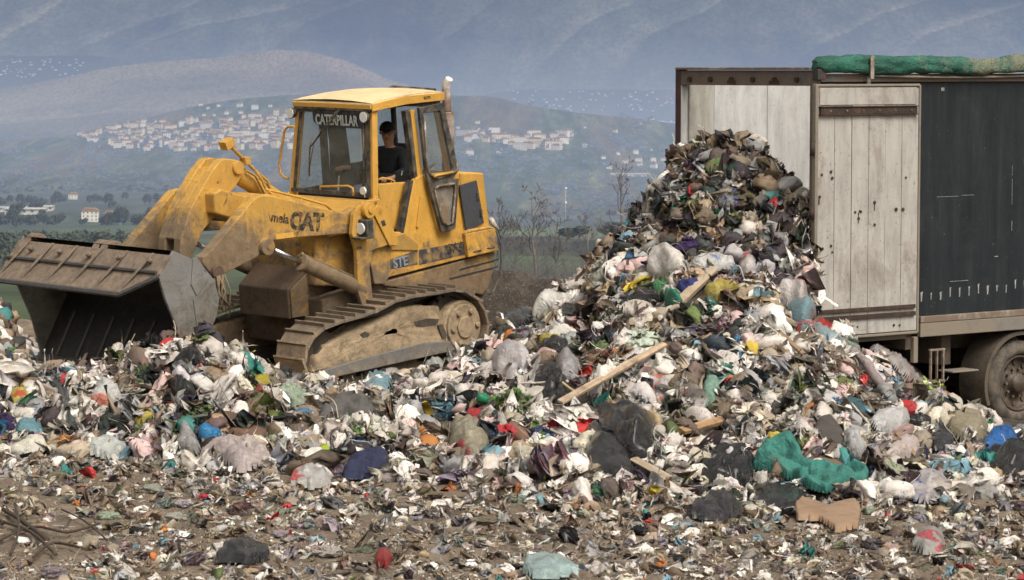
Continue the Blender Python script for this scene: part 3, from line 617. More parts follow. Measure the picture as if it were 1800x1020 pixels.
def to_tri(T): return T if T.shape[1] == 3 else np.concatenate([T[:, [0, 1, 2]], T[:, [0, 2, 3]]])
def ribbon(seed, n=12, w=.07):
    r = np.random.default_rng(seed); t = np.linspace(-1, 1, n); o = seed
    c = np.stack([t, .4*fbm(np.stack([t*1.2+o, t*0, t*0], 1), 2, seed), .25*fbm(np.stack([t*1.5+o, t*0+4, t*0], 1), 2, seed+1)], 1); tw = fbm(np.stack([t*1.4+o, t*0+9, t*0], 1), 2, seed+2)*3
    d = np.stack([0*t, np.cos(tw), np.sin(tw)], 1)*w; P = np.stack([c-d, c+d], 1).reshape(-1, 3); a = np.arange(n-1)*2; return P, np.stack([a, a+1, a+3, a+2], 1)
def boxy(seed, d=(1, .6, .35)):
    r = np.random.default_rng(seed); P = np.array([(x, y, z) for x in (-1, 1) for y in (-1, 1) for z in (-1, 1)], float)*d; P += r.normal(0, .12, P.shape); T = np.array([(0, 1, 3, 2), (4, 6, 7, 5), (0, 4, 5, 1), (2, 3, 7, 6), (0, 2, 6, 4), (1, 5, 7, 3)]); return P, T
def chip(seed, n=6):
    r = np.random.default_rng(seed); a = np.sort(r.uniform(0, 2*PI, n)); P = np.stack([np.cos(a)*r.uniform(.5, 1.1, n), np.sin(a)*r.uniform(.4, 1, n), r.uniform(-.2, .2, n)], 1); P = np.concatenate([P, [[0, 0, .25]]]); T = np.array([(i, (i+1) % n, n) for i in range(n)]); return P, T
def tubeP(n=8, L=1.0, r1=.3, r2=.3, seg=(0, 1), prof=None):
    prof = prof or [(-1, .9), (-1, 1), (.4, 1), (.7, .4), (1, .35), (1, 0)]; a = np.linspace(0, 2*PI, n, endpoint=False)
    P = np.array([(h*L, r*r1*math.cos(q), r*r1*math.sin(q)) for h, r in prof for q in a]); m = len(prof)
    i, j = np.meshgrid(np.arange(m-1), np.arange(n), indexing='ij'); A = (i*n+j).ravel(); B = (i*n+(j+1) % n).ravel(); return P, np.stack([A, B, B+n, A+n], 1)
LIB = {'minibag': [minibag(900+k) for k in range(16)], 'crumple': [crumple(I3, 100+k, .55, .55, 1.5) for k in range(14)], 'wad': [crumple(I2, 200+k, .6, .6, 1.7) for k in range(14)], 'film': [folded(300+k, 9, 4) for k in range(10)]+[film(320+k, 9, .45) for k in range(6)], 'scrunch': [folded(340+k, 18, 8, 50, 140) for k in range(16)],
       'ribbon': [ribbon(400+k) for k in range(10)], 'box': [boxy(500+k) for k in range(5)], 'fiber': [ribbon(440+k, 14, .014) for k in range(12)], 'stick': [boxy(520+k, (1, .05, .03)) for k in range(4)], 'slab': [boxy(540+k, (1, .7, .05)) for k in range(5)], 'chip': [chip(560+k) for k in range(12)], 'bottle': [tubeP(), tubeP(L=.8, r1=.33)], 'frag': [folded(600+k, 4, 2) for k in range(14)]}
def rotations(nrm, r, tilt=.5):
    """random spin about a normal that is itself tilted at random"""
    n = len(nrm); z = nrm+r.normal(0, tilt, (n, 3)); z /= np.linalg.norm(z, axis=1)[:, None]; a = r.normal(size=(n, 3)); x = a-z*(a*z).sum(1)[:, None]; x /= np.linalg.norm(x, axis=1)[:, None]; y = np.cross(z, x); return np.stack([x, y, z], 2)
def scatter(name, specs, m, label, cat='litter'):
    VV = []; TT = []; CC = []; k = 0
    for kind, pos, nrm, size, col, r, tilt in specs:
        var = r.integers(0, len(LIB[kind]), len(pos)); Rm = rotations(nrm, r, tilt)
        for vi in range(len(LIB[kind])):
            s = np.where(var == vi)[0]
            if len(s) == 0: continue
            P, T = LIB[kind][vi]; T = to_tri(T); sq = r.uniform(.75, 1.25, (len(s), 1, 3))
            W = np.einsum('nij,nkj->nki', Rm[s], P[None]*sq)*size[s, None, None]+pos[s, None]; VV.append(W.reshape(-1, 3)); CC.append(np.repeat(col[s], len(P), 0))
            TT.append((T[None]+(np.arange(len(s))*len(P))[:, None, None]+k).reshape(-1, 3)); k += len(s)*len(P)
    me = np_mesh(name, np.concatenate(VV), np.concatenate(TT), True, np.concatenate(CC)); o = newobj(name, me, None, [m]); return tag(o, label, cat, None, 'stuff')
PAL = {'white': (.80, .76, .71), 'pale': (.64, .59, .54), 'grey': (.36, .36, .36), 'lilac': (.5, .48, .5), 'pink': (.62, .45, .43), 'beige': (.4, .33, .25), 'tan': (.32, .235, .155), 'brown': (.15, .11, .08), 'dark': (.035, .033, .033), 'black': (.014, .014, .015), 'blue': (.05, .17, .35), 'sky': (.22, .38, .47), 'teal': (.04, .22, .2), 'green': (.04, .2, .09), 'olive': (.12, .16, .04), 'lime': (.35, .55, .04), 'red': (.45, .025, .03), 'orange': (.5, .16, .03), 'yellow': (.55, .42, .05), 'navy': (.015, .02, .06), 'cream': (.58, .54, .44)}
def colours(r, n, wt):
    ks = list(wt); p = np.array([wt[k] for k in ks], float); i = r.choice(len(ks), n, p=p/p.sum()); c = np.array([PAL[k] for k in ks])[i]; return np.clip(c*r.uniform(.7, 1.2, (n, 1))+r.normal(0, .006, (n, 3)), .005, .88)
W_HEAP = dict(white=22, pale=22, grey=15, lilac=2, pink=3, beige=13, tan=11, brown=17, dark=14, black=8, sky=2.2, blue=1.2, teal=1.2, green=1.5, olive=3, red=1.8, orange=1.3, yellow=1.3, cream=8, navy=1.2)
W_UP = dict(white=5, pale=9, grey=14, beige=9, tan=12, brown=26, dark=26, black=13, teal=.6, green=.6, olive=4, red=.8, orange=.5, yellow=.7, cream=4, sky=.6)
W_FORE = dict(white=11, pale=14, grey=7, beige=24, tan=34, brown=26, dark=7, cream=4, sky=.7, red=.6, orange=.7, yellow=.4, teal=.4, olive=3, blue=.3)
def in_px(r, n, u0, u1, f_top, f_bot):
    px = r.uniform(u0, u1, n); a = np.interp(px, *zip(*f_top)); b_ = np.interp(px, *zip(*f_bot)); return px, a+(b_-a)*r.random(n)
top_t = [(u, v) for u, v, d in CREST]; toe_t = TOE
def heap_pts(r, n, m=3):
    """points over the heap, thinned so that they cover the slope seen from the front as evenly as the top"""
    px, py = in_px(r, n, -60, 1860, top_t, toe_t); px = np.where(r.random(n) < .3, r.uniform(950, 1450, n), px)
    a = np.interp(px, *zip(*top_t)); b_ = np.interp(px, *zip(*toe_t)); py = a+(b_-a)*r.random(n); P = on_heap(px, py); return P, px, py
# ================================================================ SINGLE PIECES OF WASTE
def frame_at(p, nz, spin, tilt=0.0, rr=None):
    z = Vector(nz).normalized(); x = z.orthogonal(); x = Vector((1, 0, 0))-z*z.x; x.normalize(); y = z.cross(x); M = Matrix((x, y, z)).transposed() @ Matrix.Rotation(spin, 3, 'Z')
    return M
BAGME = {}; POLYS = []; BLOBS = []
def bag_mesh(kind, k):
    key = (kind, k)
    if key not in BAGME:
        if kind == 'tied': P, T = tied_bag(700+k)
        elif kind == 'lump': P, T = crumple(I4, 720+k, .7, .42, 1.15)
        elif kind == 'limp': P, T = crumple(I4, 740+k, .42, .6, 1.5)
        elif kind == 'sheet': P, T = folded(760+k, 44, 9, 35, 120, 1, .8)
        elif kind == 'torn': P, T = folded(860+k, 48, 15, 50, 150, 1, .9, .25)
        elif kind == 'oblong': P, T = crumple(I4, 780+k, .6, .35, 1.1); P = P*[1.5, .7, 1]
        BAGME[key] = np_mesh('plastic_bag', P, T)
    return BAGME[key]
def put(name, kind, k, px, py, s, col, label, cat, m, group=None, spin=None, squash=1.0, lift=.3, sx=1.0, upright=.4):
    BLOBS.append((px, py, s)); p = on_heap(px, py)[0]; nn = Nat(p[0], p[1]); nn = nn*(1-upright)+np.array([0, 0, 1])*upright; sc = s/FPX*p[1]/2           # s = width in photograph pixels
    me = bag_mesh(kind, k); key = (kind, k, m.name)
    if key not in BAGME: me2 = me.copy(); me2.materials.append(m); BAGME[key] = me2
    o = bpy.data.objects.new(name, BAGME[key]); C.objects.link(o)
    M = frame_at(p, nn, random.uniform(0, 6.28) if spin is None else spin); M = M @ Matrix.Diagonal((sc*sx, sc, sc*squash)); o.matrix_world = Matrix.Translation(Vector(p)+Vector(nn)*sc*lift) @ M.to_4x4()
    o.color = (*PAL[col], 1) if isinstance(col, str) else (*col, 1); return tag(o, label, cat, group)
def inside(px, py, poly):
    c = np.zeros(px.shape, bool); n = len(poly)
    for i in range(n):
        x1, y1 = poly[i]; x2, y2 = poly[(i+1) % n]; m_ = ((y1 > py) != (y2 > py)); xi = (x2-x1)*(py-y1)/((y2-y1) if y2 != y1 else 1e-9)+x1; c ^= m_&(px < xi)
    return c
def edge_dist(px, py, poly):
    d = np.full(px.shape, 1e9); n = len(poly)
    for i in range(n):
        a = np.array(poly[i], float); b_ = np.array(poly[(i+1) % n], float); ab = b_-a; t = np.clip(((px-a[0])*ab[0]+(py-a[1])*ab[1])/(ab@ab), 0, 1); d = np.minimum(d, np.hypot(px-a[0]-t*ab[0], py-a[1]-t*ab[1]))
    return d
def drape(name, poly, col, label, cat, m, puff=.12, fold=.05, ff=5.0, seed=0, lift=.075, step=3.0, group=None, sharp=14.0, stretch=(1, 1)):
    card = m is M_card
    """a sheet or sack lying on the slope: its outline is given where it lies, its middle bulges and creases"""
    POLYS.append(poly); xs, ys = zip(*poly); gx, gy = np.meshgrid(np.arange(min(xs)-step, max(xs)+2*step, step), np.arange(min(ys)-step, max(ys)+2*step, step))
    ins = inside(gx, gy, poly); ed = edge_dist(gx, gy, poly); ed = np.where(ins, ed, 0); P = on_heap(gx.ravel(), gy.ravel()); 
    # keep the sheet smooth where the heap underneath is rough
    A = P.reshape(*gx.shape, 3).copy()
    for _ in range(60 if card else 9):
        B = A.copy(); B[1:-1, 1:-1] = (A[1:-1, 1:-1]*2+A[:-2, 1:-1]+A[2:, 1:-1]+A[1:-1, :-2]+A[1:-1, 2:])/6; A = B
    fold *= 1.0 if card else 1.45; puff *= 1.0 if card else .85
    if card:
        Q = A[ins] if ins.any() else A.reshape(-1, 3); G_ = np.c_[Q[:, 0], Q[:, 1], np.ones(len(Q))]; cf = np.linalg.lstsq(G_, Q[:, 2], rcond=None)[0]; A[..., 2] = A[..., 0]*cf[0]+A[..., 1]*cf[1]+cf[2]+.6*np.std(Q[:, 2]-G_@cf)
    x0, y0 = np.mean(xs), np.mean(ys); p0 = on_heap(x0, y0)[0]; nn = Nat(p0[0], p0[1])*.6+np.array([0, -.35, .5]); nn /= np.linalg.norm(nn)
    q = A.reshape(-1, 3)*[stretch[0], 1, stretch[1]]+seed*5.1; f = 1-np.exp(-(ed/sharp).ravel())
    rs = np.random.default_rng(seed+900); cre = 0; wq = q+.12*np.stack([fbm(q*2.2+k*7, 2, seed+k) for k in range(3)], 1)
    for k in range(2 if card else 6):
        d = rs.normal(size=3)*[1, .7, 1]; d /= np.linalg.norm(d); fr_ = ff*rs.uniform(.35, 1.5)*(.5 if card else 1); u_ = wq@d*fr_+rs.uniform(0, 9); u_ = np.abs(u_-np.round(u_))*2; cre = cre+(u_**(.8))*rs.uniform(.4, 1)/(fr_/ff+.5)
    h = puff*f**.7+fold*f**.5*(.45*fbm(q*ff, 4, seed, .55, True)+.4*fbm(q*ff*.45, 2, seed+3)+1.0*(cre-1.2))+lift-.05*(f < .03)
    V3 = A.reshape(-1, 3)+nn*h[:, None]; V3 += .35*fold*np.stack([fbm(q*ff*1.4+k*11, 2, seed+k) for k in range(3)], 1)*f[:, None]; fa = grid_faces(*gx.shape); keep = ins.ravel()[fa].sum(1) >= 2; fa = fa[keep]
    u, inv = np.unique(fa, return_inverse=True); c0 = V3[u].mean(0); o = newobj(name, np_mesh(name, V3[u]-c0, inv.reshape(fa.shape)), None, [m]); o.location = c0; o.color = (*(PAL[col] if isinstance(col, str) else col), 1)
    return tag(o, label, cat, group)
def beam(name, a, b_, w, th, col, label, cat, m, lift=.06, mb=None):
    dx, dy = b_[0]-a[0], b_[1]-a[1]; L2 = math.hypot(dx, dy); ox, oy = -dy/L2*9, dx/L2*9; POLYS.append([(a[0]+ox, a[1]+oy), (b_[0]+ox, b_[1]+oy), (b_[0]-ox, b_[1]-oy), (a[0]-ox, a[1]-oy)])
    pa, pb = on_heap(*a)[0], on_heap(*b_)[0]; A, B = Vector(pa)+Vector((0, -.03, lift)), Vector(pb)+Vector((0, -.03, lift)); d = (B-A); L = d.length; z = Vector((0, -.5, .86)); x = d.normalized(); y = z.cross(x).normalized(); z = x.cross(y)
    bb = MB(); rr_ = random.Random(int(a[0])); n = 7
    ring = [[Vector((L*(i/(n-1)-.5), sy*w/2*(1+rr_.uniform(-.08, .05)), sz*th/2*(1+rr_.uniform(-.1, .1)))) for sy, sz in ((-1, -1), (1, -1), (1, 1), (-1, 1))] for i in range(n)]; bb.grid(ring, 0, False, True)
    bb.f += [(3, 2, 1, 0), tuple(4*(n-1)+k for k in range(4))]; bb.m += [0, 0]; bb.sm += [False]*2
    o = bb.build(name, m, bevel=.004); o.matrix_world = Matrix.Translation((A+B)/2) @ Matrix((x, y, z)).transposed().to_4x4(); o.color = (*(PAL[col] if isinstance(col, str) else col), 1); return tag(o, label, cat)
def snake(name, pts, r_, col, label, cat, m, lift=.06, flat=None):
    for (u0, v0), (u1, v1) in zip(pts, pts[1:]):
        L2 = math.hypot(u1-u0, v1-v0); ox, oy = -(v1-v0)/L2*7, (u1-u0)/L2*7; POLYS.append([(u0+ox, v0+oy), (u1+ox, v1+oy), (u1-ox, v1-oy), (u0-ox, v0-oy)])
    P = [Vector(on_heap(a, b_)[0])+Vector((0, -.04, lift)) for a, b_ in pts]; Q = []
    for i in range(len(P)-1):
        p0, p1, p2, p3 = P[max(i-1, 0)], P[i], P[i+1], P[min(i+2, len(P)-1)]
        for t in (0, .25, .5, .75): Q.append(.5*((2*p1)+(p2-p0)*t+(2*p0-5*p1+4*p2-p3)*t*t+(3*p1-p0-3*p2+p3)*t**3))
    Q.append(P[-1]); c0 = sum(Q, Vector())/len(Q); bb = MB(); bb.tube([q-c0 for q in Q], [r_*(1+.12*math.sin(i*1.7)) for i in range(len(Q))], 8); o = bb.build(name, m); o.location = c0; o.color = (*(PAL[col] if isinstance(col, str) else col), 1); return tag(o, label, cat)
# --- large pieces one can name
HERO = []
def hero(px, py, r_, what): HERO.append((px, py, r_, what))
drape('rubbish_bag', [(1042, 740), (1062, 728), (1096, 730), (1128, 742), (1150, 768), (1154, 800), (1138, 826), (1112, 822), (1080, 800), (1050, 775)], 'black', 'big bulging black rubbish bag at the foot of the long plank, the upper of two', 'rubbish bag', M_blk, .26, .07, 4.5, 1, sharp=22); hero(1097, 775, 62, 'the big black rubbish bags')
drape('rubbish_bag', [(1024, 775), (1046, 762), (1070, 790), (1102, 818), (1116, 845), (1092, 856), (1050, 848), (1028, 826)], (.02, .02, .021), 'big black rubbish bag lying lower left against the bulging one', 'rubbish bag', M_blk, .2, .06, 4.5, 2, sharp=20); hero(1060, 820, 45, 'the big black rubbish bags')
drape('rubbish_bag', [(1212, 845), (1238, 812), (1262, 795), (1300, 798), (1325, 815), (1322, 850), (1300, 868), (1250, 866)], 'black', 'slack black rubbish bag left of the teal tarpaulin', 'rubbish bag', M_blk, .14, .08, 6, 3); hero(1270, 832, 55, 'the black bag beside the teal tarpaulin')
drape('rubbish_bag', [(1732, 805), (1760, 797), (1800, 800), (1840, 806), (1840, 850), (1800, 860), (1762, 858), (1740, 840)], 'black', 'black rubbish bag at the right edge under the truck wheel', 'rubbish bag', M_blk, .18, .07, 5, 4); hero(1780, 830, 50, 'the black bag under the truck wheel')
drape('rubbish_bag', [(1203, 912), (1232, 895), (1258, 878), (1290, 890), (1306, 908), (1280, 918), (1240, 920)], (.02, .018, .02), 'flat black bag lying on the soil in front of the heap', 'rubbish bag', M_blk, .1, .06, 6, 5); hero(1255, 900, 50, 'the flat black bag on the soil')
drape('rubbish_bag', [(1322, 868), (1345, 858), (1400, 872), (1420, 884), (1398, 898), (1350, 896), (1328, 888)], (.018, .018, .018), 'torn black film half under the teal tarpaulin', 'rubbish bag', M_blk, .06, .05, 6, 6)
drape('tarpaulin', [(1322, 842), (1332, 812), (1358, 792), (1388, 785), (1400, 800), (1412, 832), (1440, 843), (1478, 846), (1500, 838), (1527, 855), (1520, 870), (1488, 872), (1450, 884), (1420, 876), (1392, 862), (1350, 850)], (.035, .18, .15), 'crumpled teal tarpaulin spread at the foot of the heap', 'tarpaulin', M_rag, .03, .085, 4.6, 7, step=1.8, lift=.15, sharp=9); hero(1420, 838, 90, 'the teal tarpaulin')
drape('cardboard_piece', [(1393, 882), (1420, 890), (1455, 900), (1502, 886), (1512, 908), (1508, 932), (1470, 940), (1440, 922), (1400, 918)], (.25, .165, .105), 'flattened brown cardboard with a crease in front of the teal tarpaulin', 'cardboard', M_card, .02, .022, 2.4, 8, sharp=4, step=2.0); hero(1455, 912, 55, 'the brown cardboard')
drape('cardboard_piece', [(1398, 806), (1440, 808), (1478, 826), (1490, 842), (1470, 845), (1440, 838), (1410, 822)], (.14, .085, .05), 'dark brown torn cardboard above the teal tarpaulin', 'cardboard', M_card, .06, .04, 5, 9)
drape('board', [(1420, 780), (1432, 748), (1456, 742), (1480, 772), (1488, 800), (1452, 796)], (.06, .055, .05), 'dark grey board leaning on the heap above the teal tarpaulin', 'board', M_card, .1, .008, 2, 10); hero(1455, 775, 38, 'the dark grey board')
drape('sack', [(1662, 768), (1665, 742), (1690, 734), (1718, 740), (1736, 762), (1728, 780), (1695, 784)], (.22, .19, .13), 'full khaki sack below the truck wheel', 'sack', M_rag, .2, .03, 4, 11); hero(1700, 758, 42, 'the khaki sack')
drape('plastic_sheet', [(1515, 614), (1550, 610), (1572, 622), (1600, 650), (1638, 684), (1615, 688), (1590, 680), (1560, 655), (1530, 632)], (.42, .39, .38), 'long pale roll of plastic sheet slanting down from the trailer', 'plastic sheet', M_bag, .1, .03, 5, 12, lift=.12); hero(1575, 650, 55, 'the long pale sheet roll')
drape('tarpaulin', [(1050, 448), (1062, 430), (1085, 410), (1108, 397), (1118, 400), (1108, 418), (1082, 436), (1060, 450)], (.05, .33, .36), 'teal tarpaulin sticking out of the left shoulder of the heap', 'tarpaulin', M_rag, .08, .04, 5, 13, lift=.05); hero(1085, 425, 35, 'the teal tarp on the heap shoulder')
drape('tarpaulin', [(1332, 350), (1350, 334), (1378, 330), (1390, 342), (1380, 352), (1355, 362), (1335, 364)], (.07, .2, .2), 'faded teal cloth lying high on the heap near the trailer door', 'cloth', M_rag, .06, .03, 6, 14)
drape('grey_cloth', [(560, 745), (580, 718), (605, 705), (640, 702), (658, 722), (662, 745), (640, 752), (600, 748)], (.1, .095, .09), 'dark grey cloth bundle left of the white bags in the low heap', 'cloth', M_rag, .1, .05, 5, 15); hero(612, 728, 50, 'the dark grey cloth bundle')
drape('garment', [(600, 848), (612, 822), (640, 808), (680, 806), (685, 828), (660, 842), (635, 846)], 'navy', 'navy blue garment at the foot of the low heap', 'clothing', M_rag, .08, .05, 6, 16); hero(642, 828, 42, 'the navy garment')
drape('rubbish_bag', [(296, 660), (318, 632), (340, 616), (355, 632), (370, 650), (372, 668), (345, 660), (322, 668)], 'black', 'black rubbish bag in front of the bucket corner', 'rubbish bag', M_blk, .14, .08, 7, 17); hero(335, 645, 40, 'the black bag before the bucket')
drape('rubbish_bag', [(300, 690), (320, 668), (345, 690), (350, 712), (322, 716)], 'black', 'small black bag under a white printed cloth near the bucket', 'rubbish bag', M_blk, .1, .06, 7, 18)
drape('rubbish_bag', [(378, 992), (395, 970), (425, 962), (470, 975), (478, 988), (440, 996)], 'black', 'black plastic film crumpled on the soil at the lower left', 'rubbish bag', M_blk, .05, .05, 7, 19); hero(428, 980, 45, 'the black film on the soil')
drape('plastic_sheet', [(350, 812), (372, 792), (400, 782), (440, 788), (470, 806), (478, 818), (440, 832), (420, 836), (390, 818)], (.5, .43, .42), 'pinkish white plastic sheet spread at the foot of the low heap', 'plastic sheet', M_bag, .08, .06, 6, 20); hero(415, 808, 55, 'the pinkish white sheet')
drape('plastic_sheet', [(312, 805), (322, 770), (333, 756), (345, 772), (357, 800), (340, 812)], (.36, .35, .35), 'pointed grey plastic bag standing up in the low heap', 'plastic bag', M_bag, .14, .05, 7, 21); hero(335, 785, 28, 'the pointed grey bag')
drape('foam_sheet', [(92, 700), (105, 692), (140, 702), (172, 716), (175, 732), (150, 730), (110, 716)], (.55, .53, .5), 'flat white foam sheet below the bucket', 'foam sheet', M_card, .06, .006, 2, 22); hero(135, 712, 42, 'the white foam sheet')
drape('woven_sack', [(936, 570), (948, 530), (956, 515), (985, 520), (1012, 532), (1010, 545), (985, 548), (962, 560)], (.55, .54, .5), 'white woven sack with a yellow stripe on the left slope of the heap', 'sack', M_rag, .16, .04, 5, 23); hero(972, 540, 42, 'the white woven sack')
drape('woven_sack_stripe', [(948, 553), (956, 545), (966, 556), (958, 562)], (.5, .38, .06), 'yellow striped corner of sacking beside the white woven sack', 'sack', M_rag, .2, .02, 5, 24)
drape('rubbish_bag', [(888, 578), (896, 555), (915, 545), (938, 546), (940, 562), (925, 578), (905, 588)], (.06, .065, .07), 'dark grey rubbish bag at the left foot of the woven sack', 'rubbish bag', M_blk, .14, .04, 5, 25); hero(912, 565, 30, 'the dark grey bag')
drape('rubbish_bag', [(1085, 548), (1100, 530), (1125, 520), (1150, 522), (1165, 532), (1145, 545), (1118, 556)], (.03, .03, .032), 'slack dark bag stretched across the middle of the heap', 'rubbish bag', M_blk, .1, .06, 7, 26); hero(1125, 538, 42, 'the slack dark bag')
drape('plastic_bag', [(1142, 492), (1148, 460), (1160, 447), (1185, 444), (1204, 456), (1206, 480), (1185, 496), (1160, 502)], 'white', 'large full white bag with red print high on the heap', 'plastic bag', M_bag, .2, .04, 5, 27); hero(1174, 472, 36, 'the large white printed bag')
drape('plastic_bag', [(1210, 475), (1230, 460), (1262, 456), (1288, 464), (1292, 478), (1270, 486), (1235, 484)], (.6, .6, .58), 'long white bag lying sideways on the upper heap', 'plastic bag', M_bag, .14, .04, 6, 28); hero(1252, 470, 42, 'the long white bag')
drape('plastic_bag', [(1298, 485), (1302, 462), (1320, 456), (1332, 476), (1328, 490), (1310, 494)], (.6, .56, .54), 'white bag with red print right of the long white bag', 'plastic bag', M_bag, .14, .05, 7, 29)
drape('plastic_bag', [(1358, 532), (1370, 512), (1398, 505), (1420, 512), (1427, 530), (1412, 542), (1382, 542)], (.58, .54, .52), 'round pinkish white bag against the trailer door post', 'plastic bag', M_bag, .18, .03, 6, 30); hero(1395, 525, 36, 'the round bag at the door post')
drape('plastic_bag', [(1378, 560), (1385, 542), (1410, 538), (1430, 548), (1432, 566), (1412, 578), (1390, 575)], (.2, .33, .38), 'round light blue bag under the trailer door post', 'plastic bag', M_bag, .16, .03, 6, 31); hero(1405, 558, 30, 'the light blue bag')
drape('plastic_bag', [(1420, 578), (1435, 566), (1462, 566), (1470, 578), (1465, 592), (1448, 596), (1430, 588)], (.5, .02, .025), 'bright red bag below the trailer door', 'plastic bag', M_bag, .12, .04, 8, 32); hero(1447, 580, 26, 'the bright red bag')
drape('plastic_sheet', [(1385, 575), (1410, 572), (1440, 582), (1470, 600), (1460, 608), (1425, 598), (1392, 588)], (.3, .4, .43), 'pale blue plastic film under the red bag', 'plastic sheet', M_bag, .06, .04, 7, 33)
drape('plastic_bag', [(1236, 528), (1245, 512), (1270, 505), (1296, 510), (1302, 522), (1285, 532), (1262, 545), (1245, 540)], (.45, .37, .08), 'crumpled mustard yellow bag in the middle of the heap', 'plastic bag', M_bag, .14, .05, 7, 34); hero(1268, 523, 34, 'the mustard yellow bag')
drape('plastic_bag', [(1148, 520), (1155, 505), (1172, 502), (1178, 515), (1170, 526), (1155, 528)], (.06, .25, .1), 'green bag above the slack dark bag', 'plastic bag', M_bag, .1, .05, 8, 35)
drape('plastic_bag', [(1170, 540), (1178, 524), (1200, 526), (1205, 542), (1190, 555), (1176, 552)], (.03, .22, .14), 'dark green bag right of the slack dark bag', 'plastic bag', M_bag, .1, .05, 8, 36)
drape('garment', [(1188, 514), (1200, 502), (1225, 500), (1235, 510), (1220, 518), (1200, 522)], (.02, .025, .13), 'dark blue garment just below the large white printed bag', 'clothing', M_rag, .08, .05, 8, 37)
drape('garment', [(1286, 610), (1298, 600), (1308, 612), (1306, 632), (1312, 648), (1300, 650), (1296, 630)], (.06, .22, .38), 'blue rag hanging down the heap front', 'clothing', M_rag, .07, .05, 8, 38); hero(1299, 625, 22, 'the blue hanging rag')
drape('plastic_bag', [(1130, 690), (1140, 676), (1158, 680), (1178, 676), (1186, 690), (1175, 712), (1158, 724), (1142, 712)], (.58, .55, .54), 'heart shaped white bag with red print right of the plank', 'plastic bag', M_bag, .14, .05, 7, 39); hero(1158, 698, 30, 'the heart shaped bag')
drape('plastic_bag', [(1232, 726), (1236, 690), (1244, 650), (1254, 640), (1260, 668), (1266, 700), (1256, 724)], (.25, .42, .33), 'limp green and white bag hanging upright on the heap front', 'plastic bag', M_bag, .1, .05, 8, 40); hero(1250, 690, 26, 'the limp green bag')
drape('plastic_bag', [(975, 660), (980, 640), (998, 636), (1018, 645), (1022, 662), (1008, 680), (985, 680)], (.38, .37, .37), 'round grey bag above the end of the plank', 'plastic bag', M_bag, .14, .04, 7, 41); hero(998, 660, 26, 'the round grey bag')
drape('rubbish_bag', [(935, 690), (945, 665), (965, 655), (985, 670), (1005, 700), (1000, 735), (975, 738), (950, 720)], 'black', 'black bag lying under the lower end of the plank', 'rubbish bag', M_blk, .12, .06, 6, 42); hero(968, 700, 38, 'the black bag under the plank')
drape('garment', [(948, 610), (955, 600), (980, 596), (990, 604), (975, 612), (960, 620)], (.4, .34, .05), 'yellow cloth on the left slope of the heap', 'clothing', M_rag, .07, .04, 8, 43)
drape('rubbish_bag', [(948, 628), (958, 612), (985, 606), (1005, 615), (1000, 632), (975, 638)], (.03, .03, .03), 'small black bag just below the yellow cloth', 'rubbish bag', M_blk, .1, .06, 7, 44)
drape('plastic_bag', [(745, 665), (750, 640), (765, 628), (785, 632), (795, 638), (780, 660), (762, 674)], (.6, .62, .6), 'white bag with green print leaning against the track', 'plastic bag', M_bag, .13, .04, 7, 45); hero(768, 650, 28, 'the white bag leaning on the track')
drape('plastic_bag', [(865, 650), (872, 630), (900, 620), (925, 626), (938, 645), (930, 665), (900, 670), (875, 668)], (.56, .53, .54), 'big soft white bag on the rise between track and heap', 'plastic bag', M_bag, .14, .05, 7, 46); hero(900, 645, 36, 'the big soft white bag')
drape('plastic_bag', [(638, 690), (645, 676), (668, 670), (688, 678), (685, 692), (660, 698)], (.22, .38, .45), 'light blue bag in the low heap below the track', 'plastic bag', M_bag, .1, .04, 7, 47); hero(662, 684, 26, 'the light blue bag below the track')
drape('plastic_bag', [(352, 785), (345, 765), (358, 756), (376, 762), (392, 776), (380, 786)], (.03, .2, .42), 'bright blue bag right of the pointed grey bag', 'plastic bag', M_bag, .09, .05, 7, 48); hero(367, 772, 24, 'the bright blue bag')
drape('plastic_bag', [(12, 712), (14, 696), (30, 692), (52, 704), (55, 716), (38, 726), (22, 722)], (.48, .42, .08), 'crumpled yellow bag at the left edge of the low heap', 'plastic bag', M_bag, .1, .05, 8, 49); hero(35, 708, 24, 'the crumpled yellow bag')
drape('rubber_glove', [(34, 698), (38, 680), (50, 664), (62, 666), (66, 680), (55, 692), (42, 700)], (.65, .33, .02), 'orange yellow plastic piece just above the crumpled yellow bag', 'plastic piece', M_bag, .08, .02, 5, 50)
drape('plastic_bag', [(550, 812), (555, 800), (568, 795), (582, 800), (580, 814), (566, 822)], (.4, .62, .03), 'lime green bag at the foot of the low heap', 'plastic bag', M_bag, .08, .04, 8, 51); hero(565, 808, 22, 'the lime green bag')
drape('cardboard_piece', [(735, 765), (748, 758), (775, 760), (773, 785), (768, 804), (738, 802)], (.42, .17, .04), 'orange cardboard piece standing in the low heap', 'cardboard', M_card, .07, .02, 5, 52); hero(755, 782, 26, 'the orange cardboard')
drape('cardboard_piece', [(888, 765), (900, 750), (925, 768), (938, 795), (915, 790)], (.17, .09, .06), 'brown cardboard wedge right of the red wrapper', 'cardboard', M_card, .06, .01, 4, 53)
drape('cardboard_piece', [(436, 668), (448, 654), (480, 652), (512, 668), (514, 684), (480, 672), (455, 670)], (.36, .26, .16), 'tan cardboard flap in front of the track', 'cardboard', M_card, .07, .02, 5, 54); hero(478, 665, 38, 'the tan cardboard flap')
drape('plastic_bag', [(438, 686), (445, 674), (462, 672), (476, 680), (470, 692), (450, 696)], (.5, .42, .05), 'yellow bag under the tan cardboard flap', 'plastic bag', M_bag, .09, .03, 7, 55)
drape('cardboard_piece', [(375, 740), (400, 734), (440, 738), (450, 748), (430, 758), (395, 752)], (.09, .05, .03), 'dark brown cardboard sheet right of the leaves', 'cardboard', M_card, .05, .02, 5, 56)
